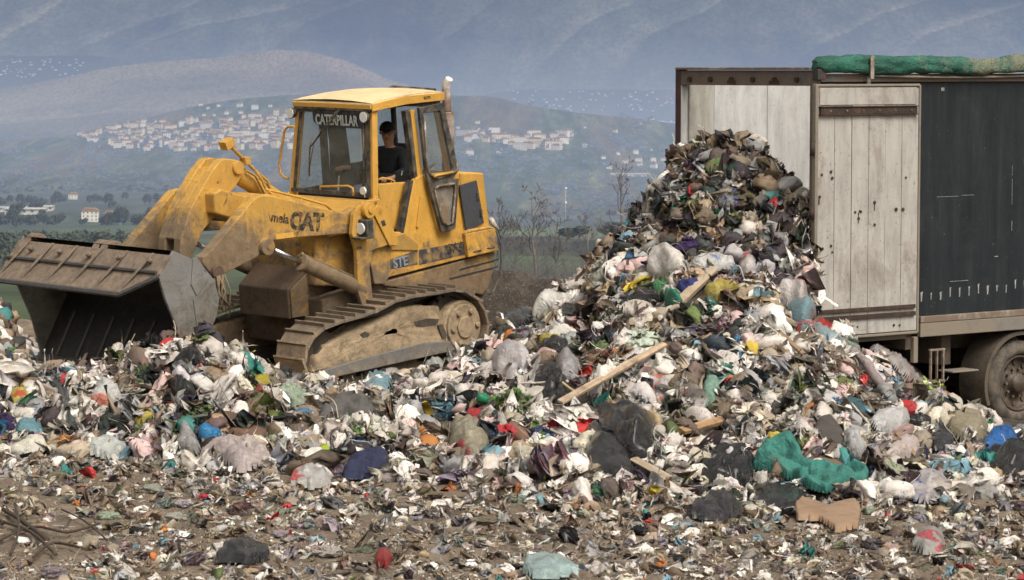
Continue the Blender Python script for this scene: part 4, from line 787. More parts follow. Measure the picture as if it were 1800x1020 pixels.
drape('cardboard_piece', [(400, 772), (430, 752), (470, 748), (485, 765), (465, 778), (425, 782)], (.12, .07, .045), 'broken brown cardboard below the dark sheet', 'cardboard', M_card, .05, .03, 6, 57)
drape('plastic_sheet', [(918, 1012), (925, 992), (955, 988), (1000, 1000), (1020, 1016), (980, 1022), (940, 1024)], (.35, .47, .47), 'pale green plastic sheet at the bottom edge', 'plastic sheet', M_bag, .03, .03, 6, 58); hero(965, 1005, 45, 'the pale green sheet')
drape('plastic_bag', [(1600, 968), (1612, 948), (1640, 942), (1658, 958), (1655, 975), (1622, 980)], (.36, .36, .34), 'grey translucent bag alone on the soil at the right', 'plastic bag', M_bag, .1, .04, 7, 59); hero(1630, 962, 32, 'the lone grey bag')
drape('plastic_bag', [(1720, 800), (1735, 778), (1752, 766), (1780, 776), (1788, 795), (1760, 800)], (.02, .13, .4), 'bright blue bag beside the khaki sack', 'plastic bag', M_bag, .1, .05, 7, 60); hero(1755, 785, 30, 'the bright blue bag by the sack')
drape('stone', [(1650, 730), (1652, 712), (1672, 704), (1690, 716), (1692, 732), (1672, 738)], (.5, .46, .38), 'smooth cream coloured round bag above the khaki sack', 'plastic bag', M_rag, .13, .01, 3, 61)
drape('plastic_bag', [(1525, 752), (1535, 736), (1560, 728), (1590, 735), (1596, 752), (1580, 768), (1545, 768)], (.55, .55, .55), 'white bag with pink lettering below the pale sheet roll', 'plastic bag', M_bag, .14, .04, 6, 62); hero(1560, 748, 36, 'the white bag with pink lettering')
drape('plastic_bag', [(1592, 880), (1600, 855), (1622, 842), (1650, 850), (1664, 868), (1655, 885), (1625, 892)], (.45, .42, .43), 'large checked white bag at the toe of the heap below the wheel', 'plastic bag', M_bag, .14, .05, 7, 63); hero(1628, 866, 34, 'the large checked bag')
drape('plastic_bag', [(1555, 810), (1562, 790), (1590, 780), (1615, 788), (1612, 808), (1590, 822)], (.58, .5, .48), 'white and pink knotted bag above the checked one', 'plastic bag', M_bag, .13, .05, 7, 64); hero(1585, 802, 32, 'the knotted white bag')
drape('rubbish_bag', [(1630, 785), (1645, 772), (1670, 776), (1676, 790), (1655, 805), (1640, 800)], (.03, .03, .035), 'small black bag left of the khaki sack', 'rubbish bag', M_blk, .09, .05, 7, 65)
drape('straw_basket', [(790, 800), (795, 765), (815, 752), (840, 756), (860, 775), (862, 800), (845, 816), (815, 812)], (.33, .3, .22), 'translucent bag full of straw and cuttings at the heap foot', 'plastic bag', M_bag, .14, .05, 8, 66); hero(828, 785, 38, 'the bag full of straw')
drape('printed_cloth', [(303, 672), (318, 654), (334, 668), (346, 688), (335, 698), (315, 694)], (.6, .56, .58), 'white cloth with dark blotches on a small black bag', 'cloth', M_rag, .16, .03, 7, 67)
drape('plastic_bag', [(160, 720), (170, 690), (190, 680), (215, 695), (218, 715), (195, 728)], (.58, .57, .55), 'white bag with a yellow corner left of the black bags', 'plastic bag', M_bag, .12, .05, 7, 68); hero(190, 705, 32, 'the white bag with yellow corner')
drape('plastic_bag', [(150, 800), (160, 782), (195, 778), (220, 790), (222, 808), (190, 812)], (.55, .58, .55), 'white bag with green letters at the foot of the low heap', 'plastic bag', M_bag, .09, .04, 7, 69); hero(188, 795, 38, 'the white bag with green letters')
drape('plastic_bag', [(28, 780), (30, 760), (50, 752), (75, 758), (78, 776), (55, 782)], (.15, .3, .35), 'teal and brown bag at the left edge of the low heap', 'plastic bag', M_bag, .1, .05, 7, 70); hero(52, 768, 28, 'the teal and brown bag')
drape('plastic_bag', [(508, 858), (520, 838), (550, 830), (575, 842), (582, 860), (545, 864)], (.5, .5, .48), 'white shredded bag on the soil at the heap foot', 'plastic bag', M_bag, .06, .05, 8, 71); hero(545, 850, 36, 'the white shredded bag')
drape('rubber_piece', [(658, 998), (664, 980), (680, 978), (690, 992), (682, 1004)], (.28, .015, .015), 'dark red plastic piece on the soil near the bottom edge', 'plastic piece', M_bag, .07, .01, 4, 72); hero(674, 990, 22, 'the dark red piece')
drape('plastic_wrapper', [(818, 742), (826, 728), (845, 730), (852, 742), (838, 750)], (.5, .04, .05), 'red wrapper in the low heap left of the leaves', 'wrapper', M_bag, .08, .03, 7, 73); hero(835, 738, 22, 'the red wrapper')
beam('plank', (985, 744), (1168, 640), .085, .03, (.46, .35, .24), 'long pale wooden plank lying across the front of the heap', 'plank', M_wood, .2); hero(1075, 692, 20, 'the long plank')
beam('plank', (1198, 782), (1272, 758), .1, .04, (.38, .24, .12), 'short broken wooden plank above the black bag', 'plank', M_wood, .12)
beam('plank', (1210, 790), (1268, 778), .08, .04, (.3, .19, .1), 'second short plank lying under the broken one', 'plank', M_wood, .06)
beam('plank', (1112, 822), (1178, 862), .09, .03, (.4, .33, .24), 'split pale board beside the big black rubbish bags', 'plank', M_wood, .08)
beam('cardboard_tube', (1190, 555), (1255, 496), .10, .06, (.36, .29, .21), 'long beige carton leaning up beside the mustard yellow bag', 'carton', M_card, .12)
beam('wooden_slat', (1368, 600), (1412, 640), .05, .03, (.3, .22, .14), 'thin brown slat below the light blue bag', 'slat', M_wood, .1)
beam('wooden_slat', (1572, 775), (1618, 830), .05, .03, (.33, .24, .15), 'thin slat standing beside the knotted white bag', 'slat', M_wood, .1)
beam('wooden_slat', (1700, 795), (1722, 850), .06, .03, (.32, .25, .17), 'short slat leaning on the black bag under the wheel', 'slat', M_wood, .1)
snake('hose', [(78, 690), (98, 692), (112, 706), (120, 735), (126, 762), (130, 786)], .045, (.06, .07, .075), 'bent dark grey hose sticking out left of the bucket litter', 'hose', M_blk, .12); hero(110, 730, 26, 'the bent dark hose')
snake('strap', [(1200, 322), (1190, 345), (1186, 375), (1180, 402), (1172, 410)], .028, (.5, .48, .45), 'long white strap running down from the top of the heap', 'strap', M_rag, .1); hero(1186, 365, 16, 'the long white strap')
snake('pipe', [(1496, 640), (1520, 662), (1540, 690), (1562, 718)], .05, (.4, .33, .32), 'pinkish plastic pipe curving below the trailer door', 'pipe', M_bag, .14); hero(1530, 680, 20, 'the pinkish pipe')
snake('cord', [(1432, 655), (1460, 688), (1490, 722), (1526, 762)], .012, (.5, .45, .4), 'thin pale cord running down the right of the heap', 'cord', M_rag, .1)
snake('branch', [(905, 700), (950, 702), (998, 702)], .014, (.5, .47, .42), 'thin straight white rod above the leaves', 'rod', M_rag, .16)
snake('branch', [(968, 682), (985, 702), (1012, 722)], .016, (.33, .28, .14), 'forked yellowish stalk at the end of the plank', 'stalk', M_card, .18)
for k, pts in enumerate([[(8, 905), (40, 925), (85, 960)], [(0, 960), (60, 935), (120, 945), (175, 930)], [(20, 985), (35, 940), (28, 895)], [(60, 990), (95, 965), (150, 975)], [(110, 905), (150, 925), (190, 960)], [(0, 925), (55, 945), (100, 985)]]):
    lab = ['thick dark root curling over the soil in the lower left corner', 'long brown branch lying flat across the lower left corner', 'upright broken branch at the left edge of the soil', 'short crooked root just above the bottom edge at lower left', 'thin brown branch right of the dark roots', 'bent root crossing under the long brown branch'][k]
    snake('branch', pts, (.02, .011, .012, .012, .008, .014)[k], (.05, .034, .022), lab, 'branch', M_card, .05)
# leaves and vegetable waste
def leaves(name, poly, n, col, label, cat, size=.05, seed=0):
    r = np.random.default_rng(seed); xs, ys = zip(*poly); px = r.uniform(min(xs), max(xs), n*3); py = r.uniform(min(ys), max(ys), n*3); k = inside(px, py, poly); px, py = px[k][:n], py[k][:n]; P = on_heap(px, py); m_ = len(P)
    nn = Nat(P[:, 0], P[:, 1]); P = P+nn*r.uniform(.02, .14, (m_, 1)); Rm = rotations(nn, r, .7); t = np.linspace(0, 1, 6); L = []; 
    leaf = np.concatenate([np.stack([t*2-1, np.sin(t*PI)*.32+.01, .25*np.sin(t*PI)], 1), np.stack([t*2-1, -np.sin(t*PI)*.32-.01, .25*np.sin(t*PI)], 1)]); T = np.array([(i, i+1, i+7, i+6) for i in range(5)])
    S = r.uniform(.6, 1.3, (m_, 1, 1))*size; W = np.einsum('nij,nkj->nki', Rm, leaf[None]*np.ones((m_, 1, 1)))*S+P[:, None]; TT = (T[None]+(np.arange(m_)*12)[:, None, None]).reshape(-1, 4)
    c = np.repeat(np.clip(np.array(col)*r.uniform(.5, 1.7, (m_, 1)), 0, 1), 12, 0); c0 = P.mean(0); o = newobj(name, np_mesh(name, W.reshape(-1, 3)-c0, TT, True, c), None, [M_lit]); o.location = c0; return tag(o, label, cat, None, 'stuff')
leaves('leaves', [(235, 785), (245, 750), (300, 738), (370, 730), (368, 752), (330, 770), (270, 788)], 420, (.07, .1, .035), 'pile of grey green leafy cuttings left of the pointed grey bag', 'leaves', .06, 1); hero(300, 760, 60, 'the leafy cuttings')
leaves('leaves', [(872, 712), (900, 700), (948, 705), (950, 738), (920, 742), (885, 735)], 260, (.06, .12, .02), 'fresh green leaves on the low heap right of the green bottle', 'leaves', .055, 2); hero(912, 722, 36, 'the fresh green leaves')
leaves('leaves', [(1595, 700), (1610, 680), (1650, 690), (1660, 712), (1640, 728)], 200, (.2, .28, .04), 'yellow green lettuce leaves below the pale sheet roll', 'leaves', .055, 3); hero(1628, 703, 34, 'the lettuce leaves')
leaves('leaves', [(605, 765), (620, 750), (650, 770), (655, 795), (625, 790)], 110, (.1, .17, .04), 'green leaves left of the orange cardboard', 'leaves', .05, 4)
leaves('leaves', [(370, 610), (400, 602), (430, 618), (420, 640), (385, 632)], 110, (.09, .15, .04), 'green scraps of leaves before the loader guard', 'leaves', .05, 5)
leaves('leaves', [(930, 740), (955, 738), (970, 775), (950, 800), (935, 775)], 120, (.06, .12, .02), 'strands of green leaves hanging above the black bags', 'leaves', .05, 6)
leaves('leaves', [(1080, 640), (1240, 700), (1200, 735), (1100, 690)], 160, (.1, .1, .04), 'dry olive leaves scattered around the plank', 'leaves', .04, 7)
# bottles, cap, white stack
def bottle(px, py, s, col, label, spin, m=None):
    p = on_heap(px, py)[0]; r = empty('bottle'); r.matrix_world = Matrix.Translation(Vector(p)+Vector((0, -.05, .06))) @ Matrix.Rotation(spin, 4, 'Z') @ Matrix.Rotation(.3, 4, 'Y'); tag(r, label, 'bottle')
    b = MB(); pr = [(-1, 0), (-1, .8), (-.92, 1), (-.3, 1), (-.2, .92), (-.1, 1), (.35, 1), (.6, .7), (.75, .35), (.9, .32)]
    L = s*.5; P = [[(h*L, r_*L*.33*math.cos(a), r_*L*.33*math.sin(a)) for a in [2*PI*k/14 for k in range(14)]] for h, r_ in pr]; b.grid(P, 0, True, True); o = b.build('body', M_bag, r); o.color = (*col, 1)
    b = MB(); b.cyl((.88*L, 0, 0), (1.02*L, 0, 0), .13*L, 12); o = b.build('cap', M_card, r); o.color = (.6, .6, .6, 1)
bottle(863, 716, .30, (.01, .3, .14), 'green plastic bottle beside the fresh green leaves', .3)
bottle(1662, 892, .24, (.3, .45, .5), 'clear bluish plastic bottle at the toe of the heap', 1.2)
for px, py, s, col, lab in [(1282, 677, .05, (.6, .1, .04), 'small orange ring shaped lid on the heap front'), (1485, 648, .06, (.5, .03, .03), 'red ring shaped lid below the trailer door')]:
    p = on_heap(px, py)[0]; b = MB(); ring = [[((1+.3*math.cos(t))*s*math.cos(a), .5*s*math.sin(t), (1+.3*math.cos(t))*s*math.sin(a)) for t in [2*PI*k/8 for k in range(8)]] for a in [2*PI*k/20 for k in range(21)]]; b.grid(ring, 0, True, True)
    o = b.build('lid', M_card); o.location = Vector(p)+Vector((0, -.1, .05)); o.rotation_euler = (.3, 0, .3); o.color = (*col, 1); tag(o, lab, 'lid')
p = on_heap(468, 636)[0]; rt = empty('cup_stack'); rt.matrix_world = Matrix.Translation(Vector(p)+Vector((0, -.05, .05))) @ Matrix.Rotation(.25, 4, 'Y'); tag(rt, 'stack of nested white plastic cups standing before the track', 'cups')
for k in range(5): b = MB(); b.tube([(0, 0, k*.03), (0, 0, k*.03+.09), (0, 0, k*.03+.1)], [.07, .09, .097], 20); o = b.build('cup', M_card, rt); o.color = (.62, .6, .56, 1)

# ---- many loose bags, each an object of its own
KN = {'white': ('white', (.82, .79, .76)), 'offwhite': ('off-white', (.68, .65, .6)), 'pinkish': ('pinkish white', (.68, .58, .56)), 'lilac': ('lilac grey', (.37, .35, .38)), 'grey': ('grey', (.38, .38, .38)), 'clear': ('greyish translucent', (.5, .51, .5)), 'black': ('black', (.016, .016, .017)), 'darkgrey': ('dark grey', (.06, .06, .062)), 'beige': ('beige', (.38, .31, .23)), 'brown': ('brown', (.13, .085, .055)), 'sky': ('light blue', (.2, .34, .42)), 'blue': ('blue', (.04, .14, .36)), 'green': ('green', (.05, .22, .1)), 'teal': ('teal', (.05, .22, .2)), 'red': ('red', (.42, .03, .035)), 'yellow': ('yellow', (.5, .4, .06)), 'orange': ('orange', (.5, .17, .03)), 'purple': ('purple', (.09, .05, .16))}
WB = dict(white=44, offwhite=34, pinkish=7, lilac=6, grey=16, clear=20, black=9, darkgrey=5, beige=8, brown=3, sky=3.5, blue=1.2, green=1.2, teal=1, red=1.4, yellow=1.2, orange=.8, purple=.5)
rb = random.Random(21); rn = np.random.default_rng(21); placed = [(x, y, r_*.8) for x, y, r_, w_ in HERO]; used = {}; made = []
ks = list(WB); ws = [WB[k] for k in ks]; cnt = 0
for t in range(9000):
    if cnt >= 296: break
    px = rb.uniform(-10, 1810); top = np.interp(px, *zip(*top_t)); toe = np.interp(px, *zip(*toe_t)); v = rb.random(); 
    fore = rb.random() < .1
    if fore: py = rb.uniform(toe, 1015); s = rb.uniform(20, 46)
    else: py = top+10+(toe-top-14)*v; s = rb.uniform(32, 88)*(1 if py > 430 or px < 1000 else .62)*(1.0 if px > 900 else .92)
    if 1395 < px < 1620 and py < 610 or (py < 300): continue
    if not fore and 1330 < px < 1640 and py < 660: s = min(s, 44)
    if py < 430: s = min(s, 46)
    if any((px-a)**2+(py-b_)**2 < (c*.8+s*.36)**2 for a, b_, c in placed): continue
    if any(inside(np.array([px]), np.array([py]), pl)[0] or edge_dist(np.array([px]), np.array([py]), pl)[0] < s*.3 for pl in POLYS): continue
    k = rb.choices(ks, ws)[0]
    if fore: k = rb.choice(['white', 'white', 'offwhite', 'clear', 'beige', 'grey', 'black'])
    if py < 430 and k in ('white', 'pinkish'): k = rb.choice(['grey', 'black', 'brown', 'darkgrey', 'beige'])
    placed.append((px, py, s*.5)); nm, c = KN[k]; kind = rb.choices(['tied', 'lump', 'limp', 'sheet', 'oblong', 'torn'], [24, 0, 3, 28, 4, 41] if not fore else [4, 0, 6, 40, 0, 50])[0]; m = M_blk if k in ('black', 'darkgrey') else (M_rag if rb.random() < .15 else M_bag)
    form = {'tied': 'knotted', 'lump': 'full round', 'limp': 'limp crumpled', 'sheet': 'flattened open', 'torn': 'torn crushed', 'oblong': 'long slack'}[kind]
    hx = min(HERO, key=lambda h: (h[0]-px)**2+((h[1]-py)*1.3)**2); dx, dy = px-hx[0], py-hx[1]
    rel = ('above' if dy < 0 else 'below') if abs(dy) > abs(dx)*.9 else ('right of' if dx > 0 else 'left of')
    near = math.hypot(dx, dy); rel = {'above': 'just above', 'below': 'just below', 'left of': 'close on the left of', 'right of': 'close on the right of'}[rel] if near < 60 else {'above': 'some way above', 'below': 'some way below', 'left of': 'some way left of', 'right of': 'some way right of'}[rel]
    lab = f'{form} {nm} bag {rel} {hx[3]}'
    if len(lab.split()) > 15: lab = lab.replace(form+' ', '', 1)
    for pre in ('', 'small ', 'large ', 'flattened ', 'dusty '):
        if pre+lab not in used and len((pre+lab).split()) <= 16: lab = pre+lab; break
    used[lab] = used.get(lab, 0)+1
    o = put('plastic_bag', kind, rb.randrange(6), px, py, s*(1.0 if kind != 'oblong' else .8), tuple(min(.88, q*rb.uniform(.85, 1.15)) for q in c), lab, 'plastic bag', m, 'loose bags over the heap', squash=rb.uniform(.7, 1.1), lift=rb.uniform(.12, .4)); cnt += 1

# ---- the small litter is kept off the larger pieces it would otherwise bury
def clear_of(px, py, r, p):
    hit = np.zeros(px.shape, bool)
    for poly in POLYS: hit |= inside(px, py, poly) | ((edge_dist(px, py, poly) < 6) & (py > np.mean([q[1] for q in poly])))
    for a, b_, c in BLOBS: hit |= ((px-a)**2+((py-b_-c*.15)*1.15)**2 < (c*.40)**2)
    return ~(hit & (r.random(px.shape) < p))
r = np.random.default_rng(5); specs = []
for kind, n, s0, s1, tilt, lift in [('wad', 450, .03, .06, .6, .3), ('crumple', 110, .05, .11, .5, .25), ('minibag', 3000, .05, .16, .7, .3), ('scrunch', 4200, .07, .20, .6, .35), ('film', 2600, .05, .14, .8, .35), ('ribbon', 1400, .08, .30, .9, .25), ('fiber', 4200, .10, .32, .8, .25), ('box', 350, .03, .07, 1, .4), ('stick', 550, .08, .26, .8, .1), ('slab', 260, .04, .10, .8, .5), ('chip', 5000, .012, .035, 1, .3), ('bottle', 260, .05, .1, 1, .3), ('frag', 4500, .015, .05, 1, .4)]:
    P, px, py = heap_pts(r, n); kp = clear_of(px, py, r, .96); P, px, py = P[kp], px[kp], py[kp]; n = len(px); nn = Nat(P[:, 0], P[:, 1]); sz = r.uniform(s0, s1, n)*r.uniform(.75, 1.15, n)
    up = (px > 1040)&(py < 470); c = colours(r, n, W_HEAP); c[up] = colours(r, up.sum(), W_UP)
    if kind == 'fiber': c = colours(r, n, dict(beige=5, cream=3, grey=4, pale=4, tan=3, dark=2, olive=1, sky=.2))
    if kind == 'slab': c = colours(r, n, dict(tan=4, beige=3, brown=5, white=3, grey=4, pale=4, dark=2))
    if kind == 'stick': c = colours(r, n, dict(tan=4, beige=3, brown=5, olive=3, cream=1))
    if kind in ('minibag', 'scrunch'):
        w_ = r.random(n) < .34; c[w_&~up] = colours(r, (w_&~up).sum(), dict(white=10, pale=8, cream=3, lilac=1, pink=2.2, sky=.6))
    cl = fbm(P*[1.1, 1.1, 1.1], 3, 45)+r.normal(0, .12, n); dk = cl > .27; c[dk] = colours(r, dk.sum(), dict(brown=16, dark=10, black=7, tan=9, beige=5, grey=8, olive=3, pale=5, red=.8, teal=.6))
    specs.append((kind, P+nn*(sz*lift)[:, None], nn, sz, c, r, tilt))
# extra litter on the back side and at the far left, beyond the crest
n = 4200; px = np.where(r.random(n) < .3, r.uniform(-80, 60, n), r.uniform(-80, 1430, n)); Dd = np.interp(px, cr[:, 0], cr[:, 2])+r.uniform(0, 3.2, n); Dd = np.where(px < 60, r.uniform(30, 37, n), Dd); X = (px-CX)/FPX*Dd; P = np.stack([X, Dd, Hat(X, Dd)], 1); nn = Nat(X, Dd); sz = r.uniform(.03, .1, n); specs.append(('wad', P+nn*.02, nn, sz, colours(r, n, W_UP), r, .6))
scatter('heap_litter', specs, M_lit, 'mixed small litter, films, strips and scraps covering the heap')
specs = []
for kind, n, s0, s1, tilt, lift in [('frag', 21000, .006, .022, .6, .2), ('chip', 15000, .004, .014, .8, .1), ('film', 1300, .02, .06, .4, .15), ('scrunch', 2100, .02, .11, .4, .05), ('minibag', 320, .03, .08, .5, .05), ('wad', 250, .015, .035, .6, .1), ('ribbon', 1500, .03, .12, .5, .05), ('stick', 1200, .03, .14, .3, .05), ('fiber', 9000, .04, .15, .45, .06), ('slab', 350, .02, .07, .4, .2), ('crumple', 50, .03, .08, .4, .1)]:
    px = r.uniform(-60, 1860, n); b_ = np.interp(px, *zip(*toe_t)); py = b_-25+(1060-b_+25)*r.random(n)
    if kind in ('scrunch', 'minibag', 'film', 'wad', 'ribbon'): nr = r.random(n) < .5; py = np.where(nr, b_-20+np.abs(r.normal(0, 55, n)), py)
    kp = clear_of(px, py, r, .96); px, py = px[kp], py[kp]; n = len(px); P = on_heap(px, py); nn = Nat(P[:, 0], P[:, 1]); sz = r.uniform(s0, s1, n)
    cl = fbm(P*[.8, 1.6, 0], 3, 15); c = colours(r, n, W_FORE); dk = (cl+r.normal(0, .1, n)) > .12; c[dk] = colours(r, dk.sum(), dict(brown=12, dark=2, tan=14, beige=6, olive=1))
    if kind in ('film', 'scrunch', 'minibag'): c = colours(r, n, dict(white=8, pale=9, grey=5, beige=6, cream=4, tan=4, brown=4, sky=.8, red=.6, dark=2, teal=.4, orange=.4))
    if kind == 'fiber': c = colours(r, n, dict(beige=6, cream=3, tan=6, brown=3, pale=2))
    specs.append((kind, P+nn*(sz*lift)[:, None], nn, sz, c, r, tilt))
scatter('ground_litter', specs, M_lit, 'trodden scraps of paper, plastic and twigs strewn over the soil')

# ================================================================ TRACK LOADER
def pose(o, a, pitch, roll):
    a, pi, ro = R(a), R(pitch), R(roll); Fw = Vector((-math.cos(a), -math.sin(a), 0)); L = Vector((math.sin(a), -math.cos(a), 0)); Up = Vector((0, 0, 1))
    F2 = Fw*math.cos(pi)-Up*math.sin(pi); U2 = Fw*math.sin(pi)+Up*math.cos(pi); L2 = L*math.cos(ro)-U2*math.sin(ro); U3 = L*math.sin(ro)+U2*math.cos(ro)
    return Matrix((F2, L2, U3)).transposed(), Vector(o)
LM3, LO = pose((-1.6, 33.5, 0.45), 47, 5.7, 1.2); LM = Matrix.Translation(LO) @ LM3.to_4x4()       # x forward, y to its left side, z up
LI = LM.inverted(); CO = LI @ Vector((0, 0, CAMZ))
def Lp(px, py, ax, val):
    d = LI.to_3x3() @ Vector(ray(px, py)); t = (val-CO[ax])/d[ax]; return CO+d*t
def S(y, *pts): return [(lambda q: (q.x, q.z))(Lp(px, py, 1, y)) for px, py in pts]       # measured points on the vertical plane at that y
def paint(name, base, dirt=(.15, .115, .08), lo=1.0, hi=3.0, worn=.35, rough=.42, rust=.5, amt=1.0, nose=0.0):
    """machine paint: faded, scuffed down to rust, and caked in dust towards the ground (object z)"""
    m, nt, b, o = mat(name); v = coords(nt); sp = N(nt, 'ShaderNodeSeparateXYZ'); nt.links.new(v, sp.inputs[0])
    c = ramp(nt, noise(nt, v, 2.2, 6, .6, .4), [(.3, tuple(x*.78 for x in base)), (.6, base), (.8, tuple(min(1, x*1.18+.015) for x in base))])
    st = N(nt, 'ShaderNodeMapping', inp={'Scale': (9, 9, .8)}); nt.links.new(v, st.inputs[0]); c = mix(nt, ramp(nt, noise(nt, st.outputs[0], 1.5, 6, .7), [(.5, (0, 0, 0)), (.8, (.45*amt,)*3)]), c, (.2, .14, .08))
    rn_ = noise(nt, v, 6.5, 10, .76, .6); c = mix(nt, ramp(nt, rn_, [(.655-.1*rust, (0, 0, 0)), (.69-.1*rust, (.9, .9, .9))]), c, (.09, .045, .025))
    dcol = ramp(nt, noise(nt, v, 9, 10, .78, .5), [(.32, tuple(x*.42 for x in dirt)), (.5, dirt), (.7, tuple(min(1, x*1.45) for x in dirt))])
    dn = noise(nt, v, 3.2, 9, .7, .8); h = maprange(nt, sp.outputs['Z'], lo, hi, .34*amt, -.14); h = math_(nt, 'ADD', h, maprange(nt, sp.outputs['X'], 1.9, 3.0, 0, nose)) if nose else h; f = math_(nt, 'ADD', dn, h); c = mix(nt, ramp(nt, f, [(.52, (0, 0, 0)), (.7, (.9, .9, .9))]), c, dcol)
    gr = noise(nt, v, 60, 4, .8); c = mix(nt, 1.0, c, ramp(nt, gr, [(.3, (.82, .82, .82)), (.7, (1.08, 1.08, 1.08))]), 'MULTIPLY')
    nt.links.new(c, b.inputs['Base Color']); nt.links.new(maprange(nt, f, .45, .75, rough, .9), b.inputs['Roughness']); bump(nt, b, math_(nt, 'ADD', dn, math_(nt, 'MULTIPLY', gr, .5)), .016); return m
YEL = (.58, .322, .058)
P_yel = paint('yellow_paint', YEL, lo=.9, hi=2.6); P_arm = paint('yellow_arm_paint', YEL, lo=1.5, hi=2.7, rust=.7, amt=1.1, nose=.17); P_cab = paint('yellow_cab_paint', (.64, .345, .055), lo=.9, hi=2.3, rust=.35, amt=.7)
P_low = paint('dusty_lower_paint', (.42, .25, .06), (.17, .12, .075), lo=1.0, hi=1.9, rust=.5, amt=1.4)
P_roof = paint('roof_paint', (.82, .64, .34), lo=0, hi=2, rust=.15, amt=.5)
P_steel = paint('scoured_steel', (.2, .2, .195), (.14, .125, .1), lo=1.2, hi=2.4, rust=.55, rough=.4, amt=.9); P_buck = paint('muddy_steel', (.07, .07, .068), (.11, .09, .068), lo=.5, hi=1.9, rust=.7, amt=.8); P_clam = paint('rusty_plate', (.17, .11, .07), (.2, .155, .115), lo=2.0, hi=2.6, rust=.8, amt=1.2)
P_in = paint('bucket_inside', (.014, .015, .014), (.045, .038, .027), lo=.6, hi=1.5, rust=.3, amt=.6)
P_guard = paint('guard_steel', (.11, .07, .045), (.12, .085, .055), lo=1, hi=2, rust=1.0, amt=1.2)
P_mud = paint('caked_mud', (.2, .15, .09), (.36, .27, .17), lo=.2, hi=1.6, rust=.1, amt=1.6, rough=.9); P_trk = paint('track_steel', (.15, .12, .085), (.27, .2, .13), lo=.3, hi=1.6, rust=.3, amt=1.5, rough=.6); P_trkd = paint('track_side', (.05, .042, .034), (.09, .07, .05), lo=.3, hi=1.4, rust=.3)
P_bar = paint('worn_grey_bar', (.15, .15, .15), (.2, .17, .13), lo=.3, hi=.9, rust=.2)
P_blk = plain('black_rubber', (.02, .02, .02), .6, 0, .3, 12, .003, (.12, .1, .07), .5); P_blk2 = plain('dark_interior', (.03, .03, .032), .7); P_gr = plain('faded_stripe', (.035, .04, .05), .6, 0, .4, 9, .001, (.28, .18, .07), .35)
P_chr = plain('chrome_rod', (.6, .6, .62), .15, 1.0, .1); P_seal = plain('silver_seal', (.38, .37, .35), .5, .2, .35, 20, .004, (.12, .09, .06), .8); P_wht = plain('white_enamel', (.7, .69, .66), .4, 0, .08, 8, .001, (.3, .24, .18), .4); P_lens = plain('lamp_lens', (.7, .72, .7), .1, 0, .1, 40)
P_grl = plain('radiator_mesh', (.045, .048, .055), .7, 0, .25, 30, .006); P_let = plain('black_lettering', (.02, .02, .025), .5, 0, .2, 20, 0, (.4, .25, .06), .35)
def glass(name, tint=(.6, .64, .62), a=.22):
    m, nt, b, o = mat(name); v = coords(nt); tr = N(nt, 'ShaderNodeBsdfTransparent', inp={'Color': (*tint, 1)}); gl = N(nt, 'ShaderNodeBsdfGlossy', inp={'Roughness': .05, 'Color': (.9, .92, .95, 1)})
    b.inputs['Base Color'].default_value = (.33, .33, .3, 1); b.inputs['Roughness'].default_value = .6
    m1 = N(nt, 'ShaderNodeMixShader', inp={0: .05}); nt.links.new(tr.outputs[0], m1.inputs[1]); nt.links.new(gl.outputs[0], m1.inputs[2])
    m2 = N(nt, 'ShaderNodeMixShader'); nt.links.new(ramp(nt, noise(nt, v, 3.5, 8, .75, .5), [(.35, (a*.4,)*3), (.75, (a*1.8,)*3)]), m2.inputs[0]); nt.links.new(m1.outputs[0], m2.inputs[1]); nt.links.new(b.outputs[0], m2.inputs[2]); nt.links.new(m2.outputs[0], o.inputs[0]); return m
P_gls = glass('dusty_glass', (.93, .95, .94), .13)
LD = empty('track_loader', LM); tag(LD, 'yellow tracked loader with open cab door and wide muddy bucket on the waste', 'loader')
def bd(b, name, m, parent=None, bevel=0.008): return b.build(name, m, LD if parent is None else parent, bevel)
def strap_xz(pts, w, y0, y1, b, mi=0):
    """flat band along a polyline in the side plane"""
    n = len(pts); L_ = []; R_ = []
    for i in range(n):
        a = Vector(pts[max(i-1, 0)]); c = Vector(pts[min(i+1, n-1)]); d = (c-a).normalized(); q = Vector((-d.y, d.x)); p = Vector(pts[i]); L_.append(tuple(p+q*w/2)); R_.append(tuple(p-q*w/2))
    b.prism(L_+R_[::-1], y0, y1, mi)
